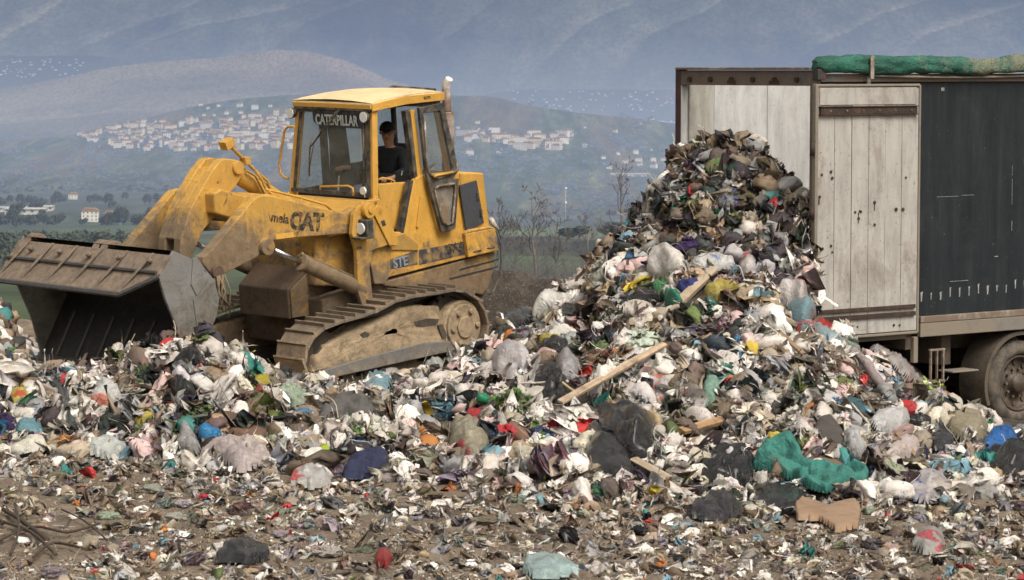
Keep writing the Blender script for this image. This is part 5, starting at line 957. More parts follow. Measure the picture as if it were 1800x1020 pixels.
# ---- tracks
TRK = [(2.02, .44), (2.15, .55), (2.21, .72), (2.17, .9), (2.05, 1.03), (1.88, 1.11), (1.6, 1.14), (1.3, 1.15), (1.0, 1.18), (.75, 1.235), (.45, 1.245), (.1, 1.225), (-.2, 1.215), (-.42, 1.16), (-.6, 1.05), (-.72, .88), (-.77, .7), (-.72, .52), (-.58, .4), (-.36, .34), (.1, .33), (1.0, .34), (1.8, .37)]
def resample(P, n):
    P = [Vector(p) for p in P]; P.append(P[0]); L_ = [0]
    for a, c in zip(P, P[1:]): L_.append(L_[-1]+(c-a).length)
    out = []
    for k in range(n):
        t = L_[-1]*k/n; i = max(j for j in range(len(L_)) if L_[j] <= t); f = (t-L_[i])/(L_[i+1]-L_[i]); out.append((P[i].lerp(P[i+1], f), (P[i+1]-P[i]).normalized()))
    return out
def track(sgn):
    yo, yi = (1.17, .70) if sgn > 0 else (-.70, -1.17); n = 42; ring = resample(TRK, n); b = MB(); per = sum((Vector(TRK[i])-Vector(TRK[i-1])).length for i in range(len(TRK))); pitch = per/n
    for k, (p, d) in enumerate(ring):
        a = math.atan2(d.y, d.x); ro = Matrix.Rotation(-a, 3, 'Y'); nrm = Vector((-d.y, d.x))*(1)     # outward side
        c0 = sum((q for q, _ in ring), Vector((0, 0)))/n
        if nrm.dot(p-c0) < 0: nrm = -nrm
        rr_ = random.Random(k)
        cc = p-nrm*.02; b.box((cc.x, (yo+yi)/2, cc.y), (pitch*1.12, yo-yi, .035), ro)
        g = p+nrm*.018-d*pitch*.36*(1 if True else 0); b.box((g.x, (yo+yi)/2+rr_.uniform(-.004, .004), g.y), (.024, yo-yi, .045), ro)
    bd(b, 'track_shoes', P_trk, TR_, .004)
    b = MB(); inner = [p-(p-Vector((.7, .8))).normalized()*.075 for p, d in ring]
    m = len(inner); V1 = []
    for yy in ((yo-.03, yi+.03)):
        pass
    outer_ = [p-(p-Vector((.7, .8))).normalized()*.03 for p, d in ring]; inner_ = [p-(p-Vector((.7, .8))).normalized()*.15 for p, d in ring]
    for ya, yb in ((yo-.13, yo-.2), (yi+.13, yi+.2)):
        vs = [(q.x, yy, q.y) for yy in (ya, yb) for ring_ in (outer_, inner_) for q in ring_]; fs = []
        for i in range(m):
            j = (i+1) % m; fs += [(i, j, m+j, m+i), (2*m+i, 3*m+i, 3*m+j, 2*m+j), (m+i, m+j, 3*m+j, 3*m+i)]
        b.add(vs, fs)
    bd(b, 'chain', P_trkd, TR_, 0)
for sgn in (1, -1):
    TR_ = empty('track'); TR_.parent = LD; TR_.matrix_parent_inverse = Matrix(); track(sgn)
    yo = 1.10 if sgn > 0 else -.78; yi = yo-.3
    # mud caked side frame
    fr = S(1.1, (552, 655), (556, 630), (575, 606), (610, 588), (650, 570), (690, 552), (706, 540), (745, 536), (772, 540), (782, 560), (790, 600), (780, 615)) if sgn > 0 else [(2.0, .5), (2.0, .8), (1.8, .95), (1.2, 1.0), (.6, 1.05), (.1, 1.05), (-.05, .8), (-.1, .5)]
    b = MB(); n_ = len(fr); cx_ = sum(p[0] for p in fr)/n_; cz_ = sum(p[1] for p in fr)/n_; rings = []
    for q, yy in ((1.0, yi), (1.0, yo-.03), (.95, yo), (.8, yo+.012), (.5, yo+.02), (.1, yo+.022)): rings.append([(cx_+(x-cx_)*q, yy, cz_+(z-cz_)*q) for x, z in (lambda F: [tuple(Vector(F[i]).lerp(Vector(F[(i+1) % n_]), t)) for i in range(n_) for t in (0, .25, .5, .75)])(fr)])
    b.grid(rings, 0, True, True); o = bd(b, 'track_frame', P_mud, None, 0)
    sb = o.modifiers.new('sub', 'SUBSURF'); sb.levels = sb.render_levels = 2; sb.subdivision_type = 'SIMPLE'
    tx = bpy.data.textures.get('lumps') or bpy.data.textures.new('lumps', 'CLOUDS'); tx.noise_scale = .16; tx.noise_depth = 4
    dm = o.modifiers.new('lumps', 'DISPLACE'); dm.texture = tx; dm.strength = .05; dm.texture_coords = 'LOCAL'
    b = MB(); bp = S(1.14, (548, 662), (570, 668), (802, 616), (796, 600), (745, 603), (640, 630), (575, 650)) if sgn > 0 else [(2.0, .42), (-.2, .42), (-.2, .56), (2.0, .6)]
    b.prism(bp, yo-.2, yo+.035); bd(b, 'guard_bar', P_bar, None, .01)
    b = MB(); 
    for k in range(6): x = 1.75-.33*k; b.cyl((x, yi, .5), (x, yo-.05, .5), .11, 14)
    b.each('roller', P_trkd, LD, .01)
    # sprocket hub
    c = Lp(815, 575, 1, 1.13) if sgn > 0 else Vector((-.33, -.8, .75)); b = MB(); b.cyl((c.x, yi, c.z), (c.x, yo+.01, c.z), .31, 26); b.cyl((c.x, yo+.01, c.z), (c.x, yo+.05, c.z), .27, 26); b.cyl((c.x, yo+.05, c.z), (c.x, yo+.075, c.z), .13, 18)
    for k in range(6): a = k*PI/3; b.cyl((c.x+.2*math.cos(a), yo+.05, c.z+.2*math.sin(a)), (c.x+.2*math.cos(a), yo+.085, c.z+.2*math.sin(a)), .035, 8)
    hubo = bd(b, 'final_drive', P_mud, None, .012)
    b = MB()
    for k in range(24): a = k*PI/12; b.box((c.x+.42*math.cos(a), (yo+yi)/2, c.z+.42*math.sin(a)), (.08, .06, .07), Matrix.Rotation(-a, 3, 'Y'))
    b.cyl((c.x, (yo+yi)/2-.03, c.z), (c.x, (yo+yi)/2+.03, c.z), .4, 26); bd(b, 'sprocket', P_trkd, hubo)
    b = MB(); b.cyl((1.8, (yo+yi)/2-.05, .73), (1.8, (yo+yi)/2+.05, .73), .31, 26); b.cyl((1.8, yi+.02, .73), (1.8, yo-.03, .73), .14, 16); bd(b, 'idler', P_trkd, None, .01)
b = MB(); b.prism(S(1.125, (634, 588), (642, 583), (650, 586), (647, 593), (638, 594)), 1.05, 1.128); b.prism(S(1.125, (728, 566), (752, 560), (772, 561), (768, 570), (742, 574), (730, 572)), 1.05, 1.128); b.prism(S(1.125, (770, 572), (778, 570), (786, 590), (778, 596)), 1.05, 1.126); b.each('frame_opening', P_trkd, LD)
# ---- hull between the tracks, belly, guard box
b = MB(); b.prism([(1.4, .75), (1.4, 1.3), (.6, 1.4), (-1.1, 1.42), (-1.3, 1.0), (-1.0, .7)], -.66, .66); bd(b, 'belly', P_guard, None, .02)
g0 = Lp(505, 510, 1, .4); g1 = Lp(506, 562, 1, .4); gx = g0.x
b = MB(); b.prism([(gx, g1.z), (gx, g0.z), (1.42, 1.62), (1.16, 1.82), (.7, 1.85), (.7, 1.05)], -.43, .40); bd(b, 'front_guard', P_guard, None, .015)
b = MB(); b.prism([(gx-.03, g1.z+.01), (gx-.03, g0.z-.01), (1.4, 1.58), (1.12, 1.70), (.72, 1.74), (.72, 1.08)], .40, .425); bd(b, 'guard_side_panel', P_yel, None, .006)
b = MB(); b.prism([(1.4, 1.45), (1.36, 2.05), (.5, 2.3), (.5, 1.3)], -.56, .56); bd(b, 'front_housing', P_yel, None, .02)
# platform under the windshield and hood
b = MB(); b.prism([(.62, 2.15), (.62, 2.335), (.74, 2.33), (.86, 2.25), (1.25, 2.2), (1.3, 2.0), (.6, 2.0)], -.72, .72); bd(b, 'cowl', P_yel, None, .02)
# ---- body side: left (near) and right
def ypanel(pts, y, th, name, m, bev=.01, parent=None):
    b = MB(); b.prism(S(y, *pts), y-th, y); return bd(b, name, m, parent, bev)
YB = .74
BODY = [(658, 352), (664, 345), (668, 350), (694, 408), (709, 408), (728, 316), (742, 308), (806, 300), (812, 325), (824, 452), (685, 487), (676, 492), (655, 420)]
for sg in (1, -1):
    b = MB(); pts = S(YB, *BODY); b.prism(pts, YB-.05 if sg > 0 else -YB, YB if sg > 0 else -YB+.05); bd(b, 'side_panel', P_cab, None, .008)
b = MB(); b.prism(S(YB, (742, 310), (806, 302), (824, 450), (700, 478)), -YB+.06, YB-.06); bd(b, 'engine_bay', P_blk2, None, .01)
rear = S(.76, (808, 303), (850, 304), (857, 365), (862, 402), (818, 408))
b = MB(); b.prism(rear, -.76, .76); bd(b, 'rear_housing', P_cab, None, .02)
b = MB(); b.prism(S(.765, (806, 326), (836, 317), (849, 392), (818, 407)), .762, .785); bd(b, 'radiator_grille', P_grl, None, .004)
for (u, v) in ((839, 345), (845, 375)):
    b = MB(); q = Lp(u, v, 1, .785); b.box((q.x, .79, q.z), (.035, .03, .09)); bd(b, 'hinge', P_blk)
b = MB(); b.prism(S(.80, (818, 411), (871, 401), (875, 432), (878, 440), (824, 453)), .4, .80); b.prism(S(.80, (822, 404), (862, 398), (871, 401), (818, 411)), .4, .8); bd(b, 'tool_box', P_cab, None, .012)
b = MB()
for u0, v0, u1, v1 in ((832, 443, 846, 440), (857, 437, 870, 434)): a_ = Lp(u0, v0, 1, .805); c_ = Lp(u1, v1, 1, .805); b.tube([a_, c_], .008, 6)
b.each('latch', P_blk, LD)
b = MB(); b.prism(S(.78, (676, 497), (824, 457), (878, 442), (876, 470), (866, 505), (856, 520), (770, 506), (700, 506), (684, 504)), -.78, .72); bd(b, 'lower_hull', P_low, None, .02)
b = MB()
for pts in ([(808, 474), (876, 456)], [(790, 490), (874, 469)]): q = S(.722, *pts); b.box(((q[0][0]+q[1][0])/2, .723, (q[0][1]+q[1][1])/2), (abs(q[0][0]-q[1][0]), .012, .014), Matrix.Rotation(-math.atan2(q[1][1]-q[0][1], q[1][0]-q[0][0]), 3, 'Y'))
bd(b, 'seam', P_blk2, None, 0)
b = MB(); qs = [Lp(u, v, 1, .8) for u, v in ((872, 405), (880, 430), (881, 460), (877, 490), (868, 512), (860, 518))]; b.tube(qs, .012, 6); bd(b, 'cable', P_blk, None, 0)
b = MB(); b.tube([Lp(u, v, 1, .7) for u, v in ((863, 384), (868, 395), (874, 403))], .03, 8); bd(b, 'hose', P_wht, None, 0)
# stripe with the model number
b = MB(); b.prism(S(.742, (686, 456), (734, 440), (734, 465), (686, 473)), .7405, .7445); b.prism(S(.742, (736, 440), (820, 424), (823, 446), (737, 466)), .7405, .7445); bd(b, 'stripe', P_gr, None, 0)
def side_text(name, s, u0, v0, u1, v1, y, m, size, bold=0, sx=1, parent=None):
    a = Lp(u0, v0, 1, y); c = Lp(u1, v1, 1, y); x = (c-a); x.y = 0; x.normalize(); n = Vector((0, 1, 0)); up = n.cross(x); M = Matrix((x, up, n)).transposed().to_4x4(); return text(name, s, Matrix.Translation(a) @ M, size, m, LD if parent is None else parent, .002, bold, sx)
P_num = plain('pale_number', (.34, .3, .24), .6, 0, .4, 20, 0); P_sil = plain('silver_letter', (.2, .24, .28), .6, 0, .5, 20, 0)
side_text('lettering', '963', 786, 448, 820, 440, .747, P_let, .17, .006, 1.1); side_text('lettering', 'STE', 692, 472, 730, 462, .747, P_sil, .16, .004, .95)
b = MB()
for u, v, du, dv in ((746, 424, 7, 0), (746, 436, 9, 0), (750, 430, 0, 20)): pass
b.prism(S(.75, (745, 426), (755, 424), (756, 444), (751, 445), (751, 438), (746, 439)), .745, .75); bd(b, 'latch', P_yel, None, 0)
# lower boarding step in the doorway
b = MB(); b.prism(S(.76, (684, 440), (690, 416), (712, 410), (736, 430), (736, 441)), .35, .76); bd(b, 'step', P_low, None, .01)
b = MB(); b.prism(S(.6, (664, 324), (722, 320), (709, 404), (690, 404), (668, 352)), .5, .6); bd(b, 'console', P_yel, None, .01)
# ---- cab
CAB = empty('cab'); CAB.parent = LD
def cb(b, name, m, bevel=.006): return bd(b, name, m, CAB, bevel)
def sidey(z): return .735-max(0, z-2.33)*.085
def Ls(px, py, off=0.0):
    """a measured point on the cab side, which leans inwards above the sill"""
    v = .72
    for _ in range(4): q = Lp(px, py, 1, v+off); v = sidey(q.z)
    return Lp(px, py, 1, v+off)
def slab(b, pts, th, mirror=False, off=0.0):
    f = [Ls(u, v, off) if not isinstance(u, Vector) else u for u, v in pts]; r_ = [p-Vector((0, th, 0)) for p in f]; n = len(f)
    if mirror: f = [Vector((p.x, -p.y, p.z)) for p in f]; r_ = [Vector((p.x, -p.y, p.z)) for p in r_]
    b.add(f+r_, [tuple(range(n)), tuple(range(2*n-1, n-1, -1))]+[(i, i+n, (i+1) % n+n, (i+1) % n) for i in range(n)])
    return b
def fixn(o):
    bm = bmesh.new(); bm.from_mesh(o.data); bmesh.ops.recalc_face_normals(bm, faces=bm.faces); bm.to_mesh(o.data); bm.free(); return o
b = MB(); xf = .45; xr = -.73; RW = .66
P = []
for x, dz in ((xf, -.012), (.3, .004), (-.1, .022), (-.5, .018), (xr, -.005)): P.append([(x, y, 3.428+dz+.03*(1-(y/RW)**2)) for y in (-RW, -.6, -.35, 0, .35, .6, RW)])
b.grid(P, 0, True); b.prism([(xf, 3.34), (xf, 3.414), (.3, 3.43), (-.1, 3.448), (-.5, 3.444), (xr, 3.42), (xr, 3.33), (-.1, 3.35)], -RW, RW); cb(b, 'roof', P_roof, .012)
b = MB(); b.prism([(xf, 3.322), (xf, 3.408), (-.1, 3.443), (xr, 3.416), (xr, 3.325), (-.1, 3.345)], RW, RW+.015); cb(b, 'roof_trim', P_cab, .005)
b = MB(); b.box((xf+.004, 0, 3.372), (.012, 2*RW-.02, .05)); cb(b, 'front_trim', P_cab, .003)
b = MB(); b.box((xf-.05, 0, 3.335), (.12, 2*RW-.06, .03)); cb(b, 'shadow_bar', P_blk, .003)  # black bar stands in for the shade under the roof's front edge
side_lab = text('lettering', 'ROPS', Matrix.Translation((-.38, RW+.017, 3.37)) @ Matrix(((-1, 0, 0), (0, 0, 1), (0, 1, 0))).to_4x4(), .05, P_let, LD, .001, .001)
gx0 = lambda z: .552-(z-2.36)*.135
yw = lambda z: .705-(z-2.36)*.068
def front_poly(b, pts, x_off, th=.01, mi=0):
    """flat panel in the windshield plane; pts are (y, z)"""
    f = [(gx0(z)+x_off, y, z) for y, z in pts]; r_ = [(x-th, y, z) for x, y, z in f]; n = len(pts); b.add(f+r_, [tuple(range(n)), tuple(range(2*n-1, n-1, -1))]+[(i, i+n, (i+1) % n+n, (i+1) % n) for i in range(n)], mi)
for sg in (1, -1):
    b = MB(); front_poly(b, [(sg*yw(2.3), 2.3), (sg*(yw(2.3)-.075), 2.3), (sg*(yw(3.36)-.07), 3.36), (sg*yw(3.36), 3.36)], .0, .085); fixn(cb(b, 'pillar', P_cab))
    b = MB(); slab(b, [(722, 194), (729, 193), (744, 312), (735, 315)], .08, sg < 0); fixn(cb(b, 'pillar', P_cab))
    b = MB(); slab(b, [(768, 186), (775, 185), (798, 300), (790, 302)], .08, sg < 0); fixn(cb(b, 'pillar', P_cab))
    b = MB(); slab(b, [(713, 196), (721, 194), (736, 318), (730, 320)], .08, sg < 0, -.008); fixn(cb(b, 'door_seal', P_blk))
b = MB(); slab(b, [(729, 318), (735, 316), (716, 412), (708, 412)], .08, False, .004); fixn(cb(b, 'door_jamb', P_cab)); b = MB(); slab(b, [(722, 318), (729, 317), (710, 410), (704, 410)], .09, False, .008); fixn(cb(b, 'door_seal', P_blk))
b = MB(); slab(b, [(740, 345), (744, 345), (737, 400), (733, 400)], .03, False, .03); fixn(cb(b, 'grab_rail', P_cab))
gb, gt = 2.385, 3.315
b = MB(); front_poly(b, [(-yw(gb)+.08, gb), (yw(gb)-.06, gb), (yw(gt)-.06, gt), (-yw(gt)+.08, gt)], -.01, .006); cb(b, 'windshield', P_gls, 0)
b = MB()
for sg in (1, -1): front_poly(b, [(sg*(yw(gb)-(.07 if sg < 0 else .035)), gb-.02), (sg*(yw(gb)-.095), gb-.02), (sg*(yw(gt)-.095), gt+.02), (sg*(yw(gt)-(.07 if sg < 0 else .035)), gt+.02)], .008, .03)
front_poly(b, [(-yw(gb)+.04, gb-.03), (yw(gb)-.03, gb-.03), (yw(gb)-.03, gb+.01), (-yw(gb)+.04, gb+.01)], .009, .03); front_poly(b, [(-yw(gt)+.04, gt-.03), (yw(gt)-.03, gt-.03), (yw(gt)-.03, gt+.03), (-yw(gt)+.04, gt+.03)], .009, .03)
cb(b, 'windshield_seal', P_blk, 0)
b = MB(); b.tube([(gx0(2.4)+.0, .54, 2.38), (gx0(3.3), .50, 3.31)], .014, 6); cb(b, 'seal_strip', P_blk, 0)
b = MB(); front_poly(b, [(-.36, 3.30), (.53, 3.30), (.54, 3.12), (-.22, 3.12), (-.33, 3.18)], .002, .004); m_, nt_, b__, o__ = mat('tinted_strip'); b__.inputs['Base Color'].default_value = (.03, .04, .045, 1); b__.inputs['Roughness'].default_value = .3; P_strip = m_; cb(b, 'sun_strip', P_strip, 0)
text('lettering', 'CATERPILLAR', Matrix.Translation((gx0(3.15)+.012, -.28, 3.15)) @ Matrix(((0, 0, 1), (1, 0, 0), (0, 1, 0))).to_4x4(), .165, plain('faded_letters', (.34, .37, .35), .6, 0, .25, 15, 0), LD, .001, .005, .70)
# wiper
b = MB(); W = lambda y, z, o=.03: Vector((gx0(z)+o, y, z))
b.tube([W(.13, 3.33), W(.02, 3.2, .05), W(-.30, 2.9, .05)], .008, 6); b.tube([W(.09, 3.32), W(-.06, 3.16, .05), W(-.33, 2.87, .05)], .006, 6); b.tube([W(-.30, 3.0, .04), W(-.33, 2.87, .045), W(-.34, 2.55, .03)], .011, 6); b.tube([W(-.27, 2.95, .035), W(-.35, 2.6, .03)], .006, 5); cb(b, 'wiper', P_blk, 0)
# round mirror
b = MB(); b.cyl(W(.6, 2.43, .05), W(.6, 2.43, .075), .045, 16); b.tube([W(.6, 2.35, .03), W(.6, 2.43, .05)], .008, 6); cb(b, 'small_mirror', P_lens, 0)
# work lamps
for yy in (-.655, .575):
    b = MB(); z = 3.262 if yy > 0 else 3.27; b.cyl((.44, yy, z), (.505, yy, z), .055, 20, r2=.068); lm = cb(b, 'work_lamp', P_blk, .004); b = MB(); b.cyl((.505, yy, z), (.512, yy, z), .06, 20); bd(b, 'lens', P_lens, lm, 0)
# rear and side glazing with frames; roof liner
b = MB(); b.prism([(-.62, 2.35), (-.62, 2.45), (-.7, 2.45), (-.7, 2.35)], -.74, .74); b.box((-.66, 0, 3.29), (.08, 1.26, .08)); b.box((-.66, -.12, 2.9), (.05, .05, .9)); cb(b, 'rear_frame', P_blk)
b = MB(); b.box((-.66, 0, 2.85), (.006, 1.26, .85)); cb(b, 'rear_window', P_gls, 0)
b = MB()
for sg, x0_, x1_ in ((-1, -.1, -.62), (-1, .5, 0), (1, -.2, -.62)): b.add([(x0_, sg*.70, 2.34), (x0_-(.1 if x0_ > .3 else 0), sg*.64, 3.32), (x1_, sg*.64, 3.32), (x1_, sg*.70, 2.34)], [(0, 1, 2, 3)])
b.each('side_window', P_gls, CAB)
b = MB(); b.prism([(.5, 1.75), (.5, 2.36), (-.66, 2.36), (-.66, 1.75)], -.72, -.68); b.box((-.05, 0, 1.76), (1.2, 1.4, .04)); b.prism([(.47, 1.78), (.47, 2.33), (.42, 2.33), (.42, 1.78)], -.66, .55); b.box((-.12, 0, 3.325), (1.1, 1.24, .012)); cb(b, 'cab_lining', P_blk2)
b = MB(); b.box((-.1, -.50, 2.8), (.12, .2, .95), Matrix.Rotation(.1, 3, 'X')); b.box((-.02, -.67, 2.8), (.1, .04, 1.0)); cb(b, 'dark_column', plain('dull_olive', (.06, .065, .05), .7))
# seat, levers, handrails
b = MB(); b.box((-.42, .02, 2.16), (.5, .5, .13)); b.box((-.66+.06, .02, 2.5), (.12, .48, .62), Matrix.Rotation(-.12, 3, 'Y')); b.box((-.4, .02, 1.95), (.3, .3, .34)); cb(b, 'seat', P_blk, .03)
b = MB(); b.tube([(-.1, .32, 1.8), (-.13, .3, 2.3), (-.17, .27, 2.43)], .012, 8); b.tube([(.22, -.3, 1.9), (.12, -.3, 2.5)], .012, 8); b.tube([Lp(705, 318, 1, .4), Lp(707, 300, 1, .4)], .008, 6); b.each('lever', P_wht, CAB)
b = MB(); q = [(665, 316), (672, 313), (685, 315), (693, 318), (694, 330)]; b.tube([Lp(u, v, 1, .5) for u, v in q], .012, 8); q = [(695, 318), (695, 348), (700, 358), (703, 371)]; b.tube([Lp(u, v, 1, .3) for u, v in q], .013, 8); q = [(563, 333), (563, 328), (612, 327), (620, 331), (621, 344)]; b.tube([Lp(u, v, 0, .68) for u, v in q], .013, 8); b.each('handrail', P_cab, CAB)
b = MB(); q = [(517, 222), (506, 223), (500, 230), (491, 290), (493, 305), (500, 312), (507, 314)]; b.tube([Lp(u, v, 0, .5) for u, v in q], .015, 8); cb(b, 'grab_rail', P_cab, 0)
# roof-top clutter and exhaust
b = MB(); b.tube([Lp(u, v, 1, -.3) for u, v in ((684, 157), (690, 153), (720, 155), (765, 158))], .02, 6); cb(b, 'roof_cable', P_blk, 0)
ex = empty('exhaust_pipe'); ex.parent = LD; e0 = Lp(785, 190, 0, -.85); e1 = Lp(783, 158, 0, -.85); e2 = Lp(785, 141, 0, -.85)
b = MB(); q0 = Lp(788, 300, 0, -.85); b.tube([q0, Lp(787, 196, 0, -.85)], .075, 16); bd(b, 'muffler', plain('grey_muffler', (.35, .31, .28), .6, 0, .2, 6, .003, (.16, .1, .06), .6), ex)
b = MB(); b.tube([Lp(786, 196, 0, -.85), Lp(784, 158, 0, -.85)], .052, 14); bd(b, 'stack_pipe', plain('dull_pipe', (.42, .36, .33), .6, 0, .2, 6, .003, (.2, .13, .09), .6), ex)
b = MB(); b.tube([Lp(784, 158, 0, -.85), Lp(784, 152, 0, -.85), Lp(787, 144, 0, -.85), Lp(790, 138, 0, -.85)], [.05, .052, .05, .045], 14); bd(b, 'curved_tip', P_wht, ex)
# ---- open door folded back along the side
DR = empty('door'); DR.parent = LD
outer = [(737, 190), (779, 181), (808, 300), (806, 322), (801, 400), (796, 405), (777, 408), (752, 312)]
w1 = [(743, 199), (774, 194), (797, 300), (782, 306), (757, 312), (750, 300)]; w2 = [(764, 332), (770, 326), (800, 322), (803, 330), (797, 394), (785, 397), (777, 392)]
def framed(b, outer, inner, y0, y1, mi=0):
    """plate between two outlines of equal length"""
    n = len(outer); vs = [(x, y, z) for y in (y0, y1) for pl in (outer, inner) for x, z in pl]; fs = []
    for i in range(n):
        j = (i+1) % n; fs += [(i, n+i, n+j, j), (2*n+i, 2*n+j, 3*n+j, 3*n+i), (i, j, 2*n+j, 2*n+i), (n+i, 3*n+i, 3*n+j, n+j)]
    b.add(vs, fs, mi)
YD = .86; DO = .10
def framed3(b, fo, fi, th):
    n = len(fo); d = Vector((0, th, 0)); vs = [p for p in fo]+[p for p in fi]+[p-d for p in fo]+[p-d for p in fi]; fs = []
    for i in range(n):
        j = (i+1) % n; fs += [(i, j, n+j, n+i), (2*n+i, 3*n+i, 3*n+j, 2*n+j), (i, 2*n+i, 2*n+j, j), (n+i, n+j, 3*n+j, 3*n+i)]
    b.add(vs, fs)
up_o = [(737, 190), (779, 181), (807, 298), (795, 318), (754, 326), (749, 300)]; up_i = [(744, 199), (774, 195), (796, 299), (788, 304), (757, 311), (752, 299)]
lo_o = [(754, 326), (775, 321), (807, 314), (806, 330), (801, 402), (790, 407), (777, 408)]; lo_i = [(764, 333), (772, 327), (799, 323), (801, 331), (796, 392), (786, 396), (778, 391)]
b = MB(); framed3(b, [Ls(*p, DO) for p in up_o], [Ls(*p, DO) for p in up_i], .045); framed3(b, [Ls(*p, DO) for p in lo_o], [Ls(*p, DO) for p in lo_i], .045); fixn(bd(b, 'door_frame', P_blk, DR, .006))
b = MB(); b.tube([Ls(u, v, DO+.008) for u, v in ((746, 205), (751, 296), (757, 308), (768, 314), (790, 307), (804, 300), (803, 285))], .016, 6); b.tube([Ls(u, v, DO+.008) for u, v in lo_i+lo_i[:1]], .018, 6); bd(b, 'door_seal', P_seal, DR, 0)
b = MB(); b.add([Ls(*p, DO-.02) for p in up_i], [tuple(range(len(up_i)))]); bd(b, 'upper_window', P_gls, DR, 0); b = MB(); b.add([Ls(*p, DO-.02) for p in lo_i], [tuple(range(len(lo_i)))]); bd(b, 'lower_window', glass('grimy_glass', (.75, .7, .6), .45), DR, 0)
b = MB(); b.tube([Ls(u, v, DO+.03) for u, v in ((763, 312), (766, 309), (796, 303))], .016, 8); bd(b, 'door_handle', P_cab, DR, 0)
b = MB(); q = Lp(758, 296, 1, .7); b.tube([Lp(752, 298, 1, .78), Lp(765, 286, 1, .78)], .014, 6); bd(b, 'window_latch', P_blk, DR, 0)
# ---- loader tower plates
T_out = [(622, 378), (627, 366), (636, 358), (650, 352), (668, 350), (674, 360), (700, 428), (696, 434), (685, 430), (655, 440), (650, 470), (656, 530), (640, 545), (630, 515), (627, 440), (619, 412)]
for sg in (1, -1):
    b = MB(); b.prism([(x, z) for x, z in S(.86, *T_out)], .80 if sg > 0 else -.86, .86 if sg > 0 else -.80); b.prism([(x, z) for x, z in S(.55, *T_out)], .50 if sg > 0 else -.55, .55 if sg > 0 else -.50)
    tw = bd(b, 'loader_tower', P_yel, None, .008)
    if sg > 0:
        b = MB(); c = Lp(648, 370, 1, .9); b.cyl((c.x, .86, c.z), (c.x, .93, c.z), .09, 22); b.cyl((c.x, .93, c.z), (c.x, .95, c.z), .035, 12); c2 = Lp(670, 373, 1, .9); b.cyl((c2.x, .86, c2.z), (c2.x, .885, c2.z), .04, 16); bd(b, 'pivot_pin', P_cab, tw, .005)
        b = MB(); b.prism(S(.89, (656, 372), (664, 360), (674, 364), (702, 424), (697, 432), (686, 432)), .862, .885); bd(b, 'strut', P_cab, tw, .006)
        b = MB(); b.prism(S(.9, (671, 389), (677, 387), (680, 396), (674, 398)), .886, .89); b.prism(S(.9, (631, 434), (640, 434), (640, 439), (631, 439)), .862, .866); b.each('decal', P_gr, tw)
b = MB(); b.prism(S(.8, (655, 425), (672, 415), (690, 436), (684, 490), (676, 500), (660, 500), (652, 460)), .45, .79); bd(b, 'front_fender', P_yel, None, .012)
# headlamp on the tower
c = Lp(644, 401, 1, .95); b = MB(); b.box((c.x-.02, .91, c.z-.01), (.11, .17, .21)); hl = bd(b, 'headlight', P_blk, None, .012); b = MB(); b.cyl((c.x+.04, .91, c.z), (c.x+.065, .91, c.z), .062, 20, r2=.066); bd(b, 'lens', P_lens, hl, 0)
b = MB(); b.prism(S(.97, (631, 418), (656, 415), (656, 419), (632, 422)), .83, .99); bd(b, 'lamp_bracket', P_blk)
# ---- lift arms
ARM = [(650, 352), (660, 362), (660, 382), (648, 396), (636, 400), (612, 411), (545, 416), (492, 420), (475, 424), (462, 440), (453, 452), (428, 465), (401, 479), (388, 486), (368, 478), (356, 463), (357, 452), (367, 446), (392, 416), (416, 387), (433, 366), (444, 353), (450, 347), (465, 343), (487, 347), (520, 355), (560, 366), (612, 375), (636, 360)]
for sg in (1, -1):
    pts = S(.745, *ARM); b = MB(); b.prism(pts, .60 if sg > 0 else -.745, .745 if sg > 0 else -.60); ar = bd(b, 'lift_arm', P_arm, None, .012)
    if sg > 0: ARMO = ar
    y0 = .68*sg; c = Lp(467, 434, 1, .76)
    b = MB(); b.cyl((c.x, y0-.12, c.z), (c.x, y0+.13, c.z), .095, 22); b.cyl((c.x, y0+.13, c.z), (c.x, y0+.14, c.z), .03, 10); e1_ = Lp(486, 444, 1, .76); d_ = (Vector((e1_.x, 0, e1_.z))-Vector((c.x, 0, c.z))).normalized(); bd(b, 'rod_eye', P_arm, ar, .008)
    A = Vector((c.x, y0+.1, c.z)); q = Lp(640, 512, 1, .76); B = Vector((q.x, y0+.1, q.z)); D_ = (B-A)
    b = MB(); b.tube([A+D_*.07, A+D_*.36], .03, 16); cyl = bd(b, 'piston_rod', P_chr, None, 0); cyl.name = 'lift_cylinder'
    b = MB(); b.tube([A+D_*.33, A+D_*.36], .1, 20); b.tube([A+D_*.36, A+D_*.97], .088, 20); b.tube([A+D_*.345+Vector((0, 0, .1)), A+D_*.9+Vector((0, 0, .11))], .014, 6); b.tube([A+D_*.35+Vector((0, -.05, .06)), A+D_*.37+Vector((0, 0, .12))], .02, 6); bd(b, 'barrel', P_arm, cyl, .006)
side_text('lettering', 'CAT', 509, 402, 566, 405, .748, P_let, .27, .012, .95); side_text('painted_scrawl', 'mela', 476, 389, 506, 393, .748, P_let, .15, .003, .95)
b = MB(); b.prism(S(.748, (471, 375), (472, 375), (477, 388), (476, 388)), .7455, .7475); b.prism(S(.748, (528, 376), (530, 376), (526, 404), (524, 404)), .7485, .7505); b.each('scratch', P_let, ARMO)
b = MB(); b.prism(S(.748, (484, 412), (516, 408), (517, 417), (486, 421)), .7455, .7475); bd(b, 'red_scrawl', plain('faded_red', (.35, .12, .06), .7, 0, .4, 20, 0, YEL, 1.0), ARMO, 0)
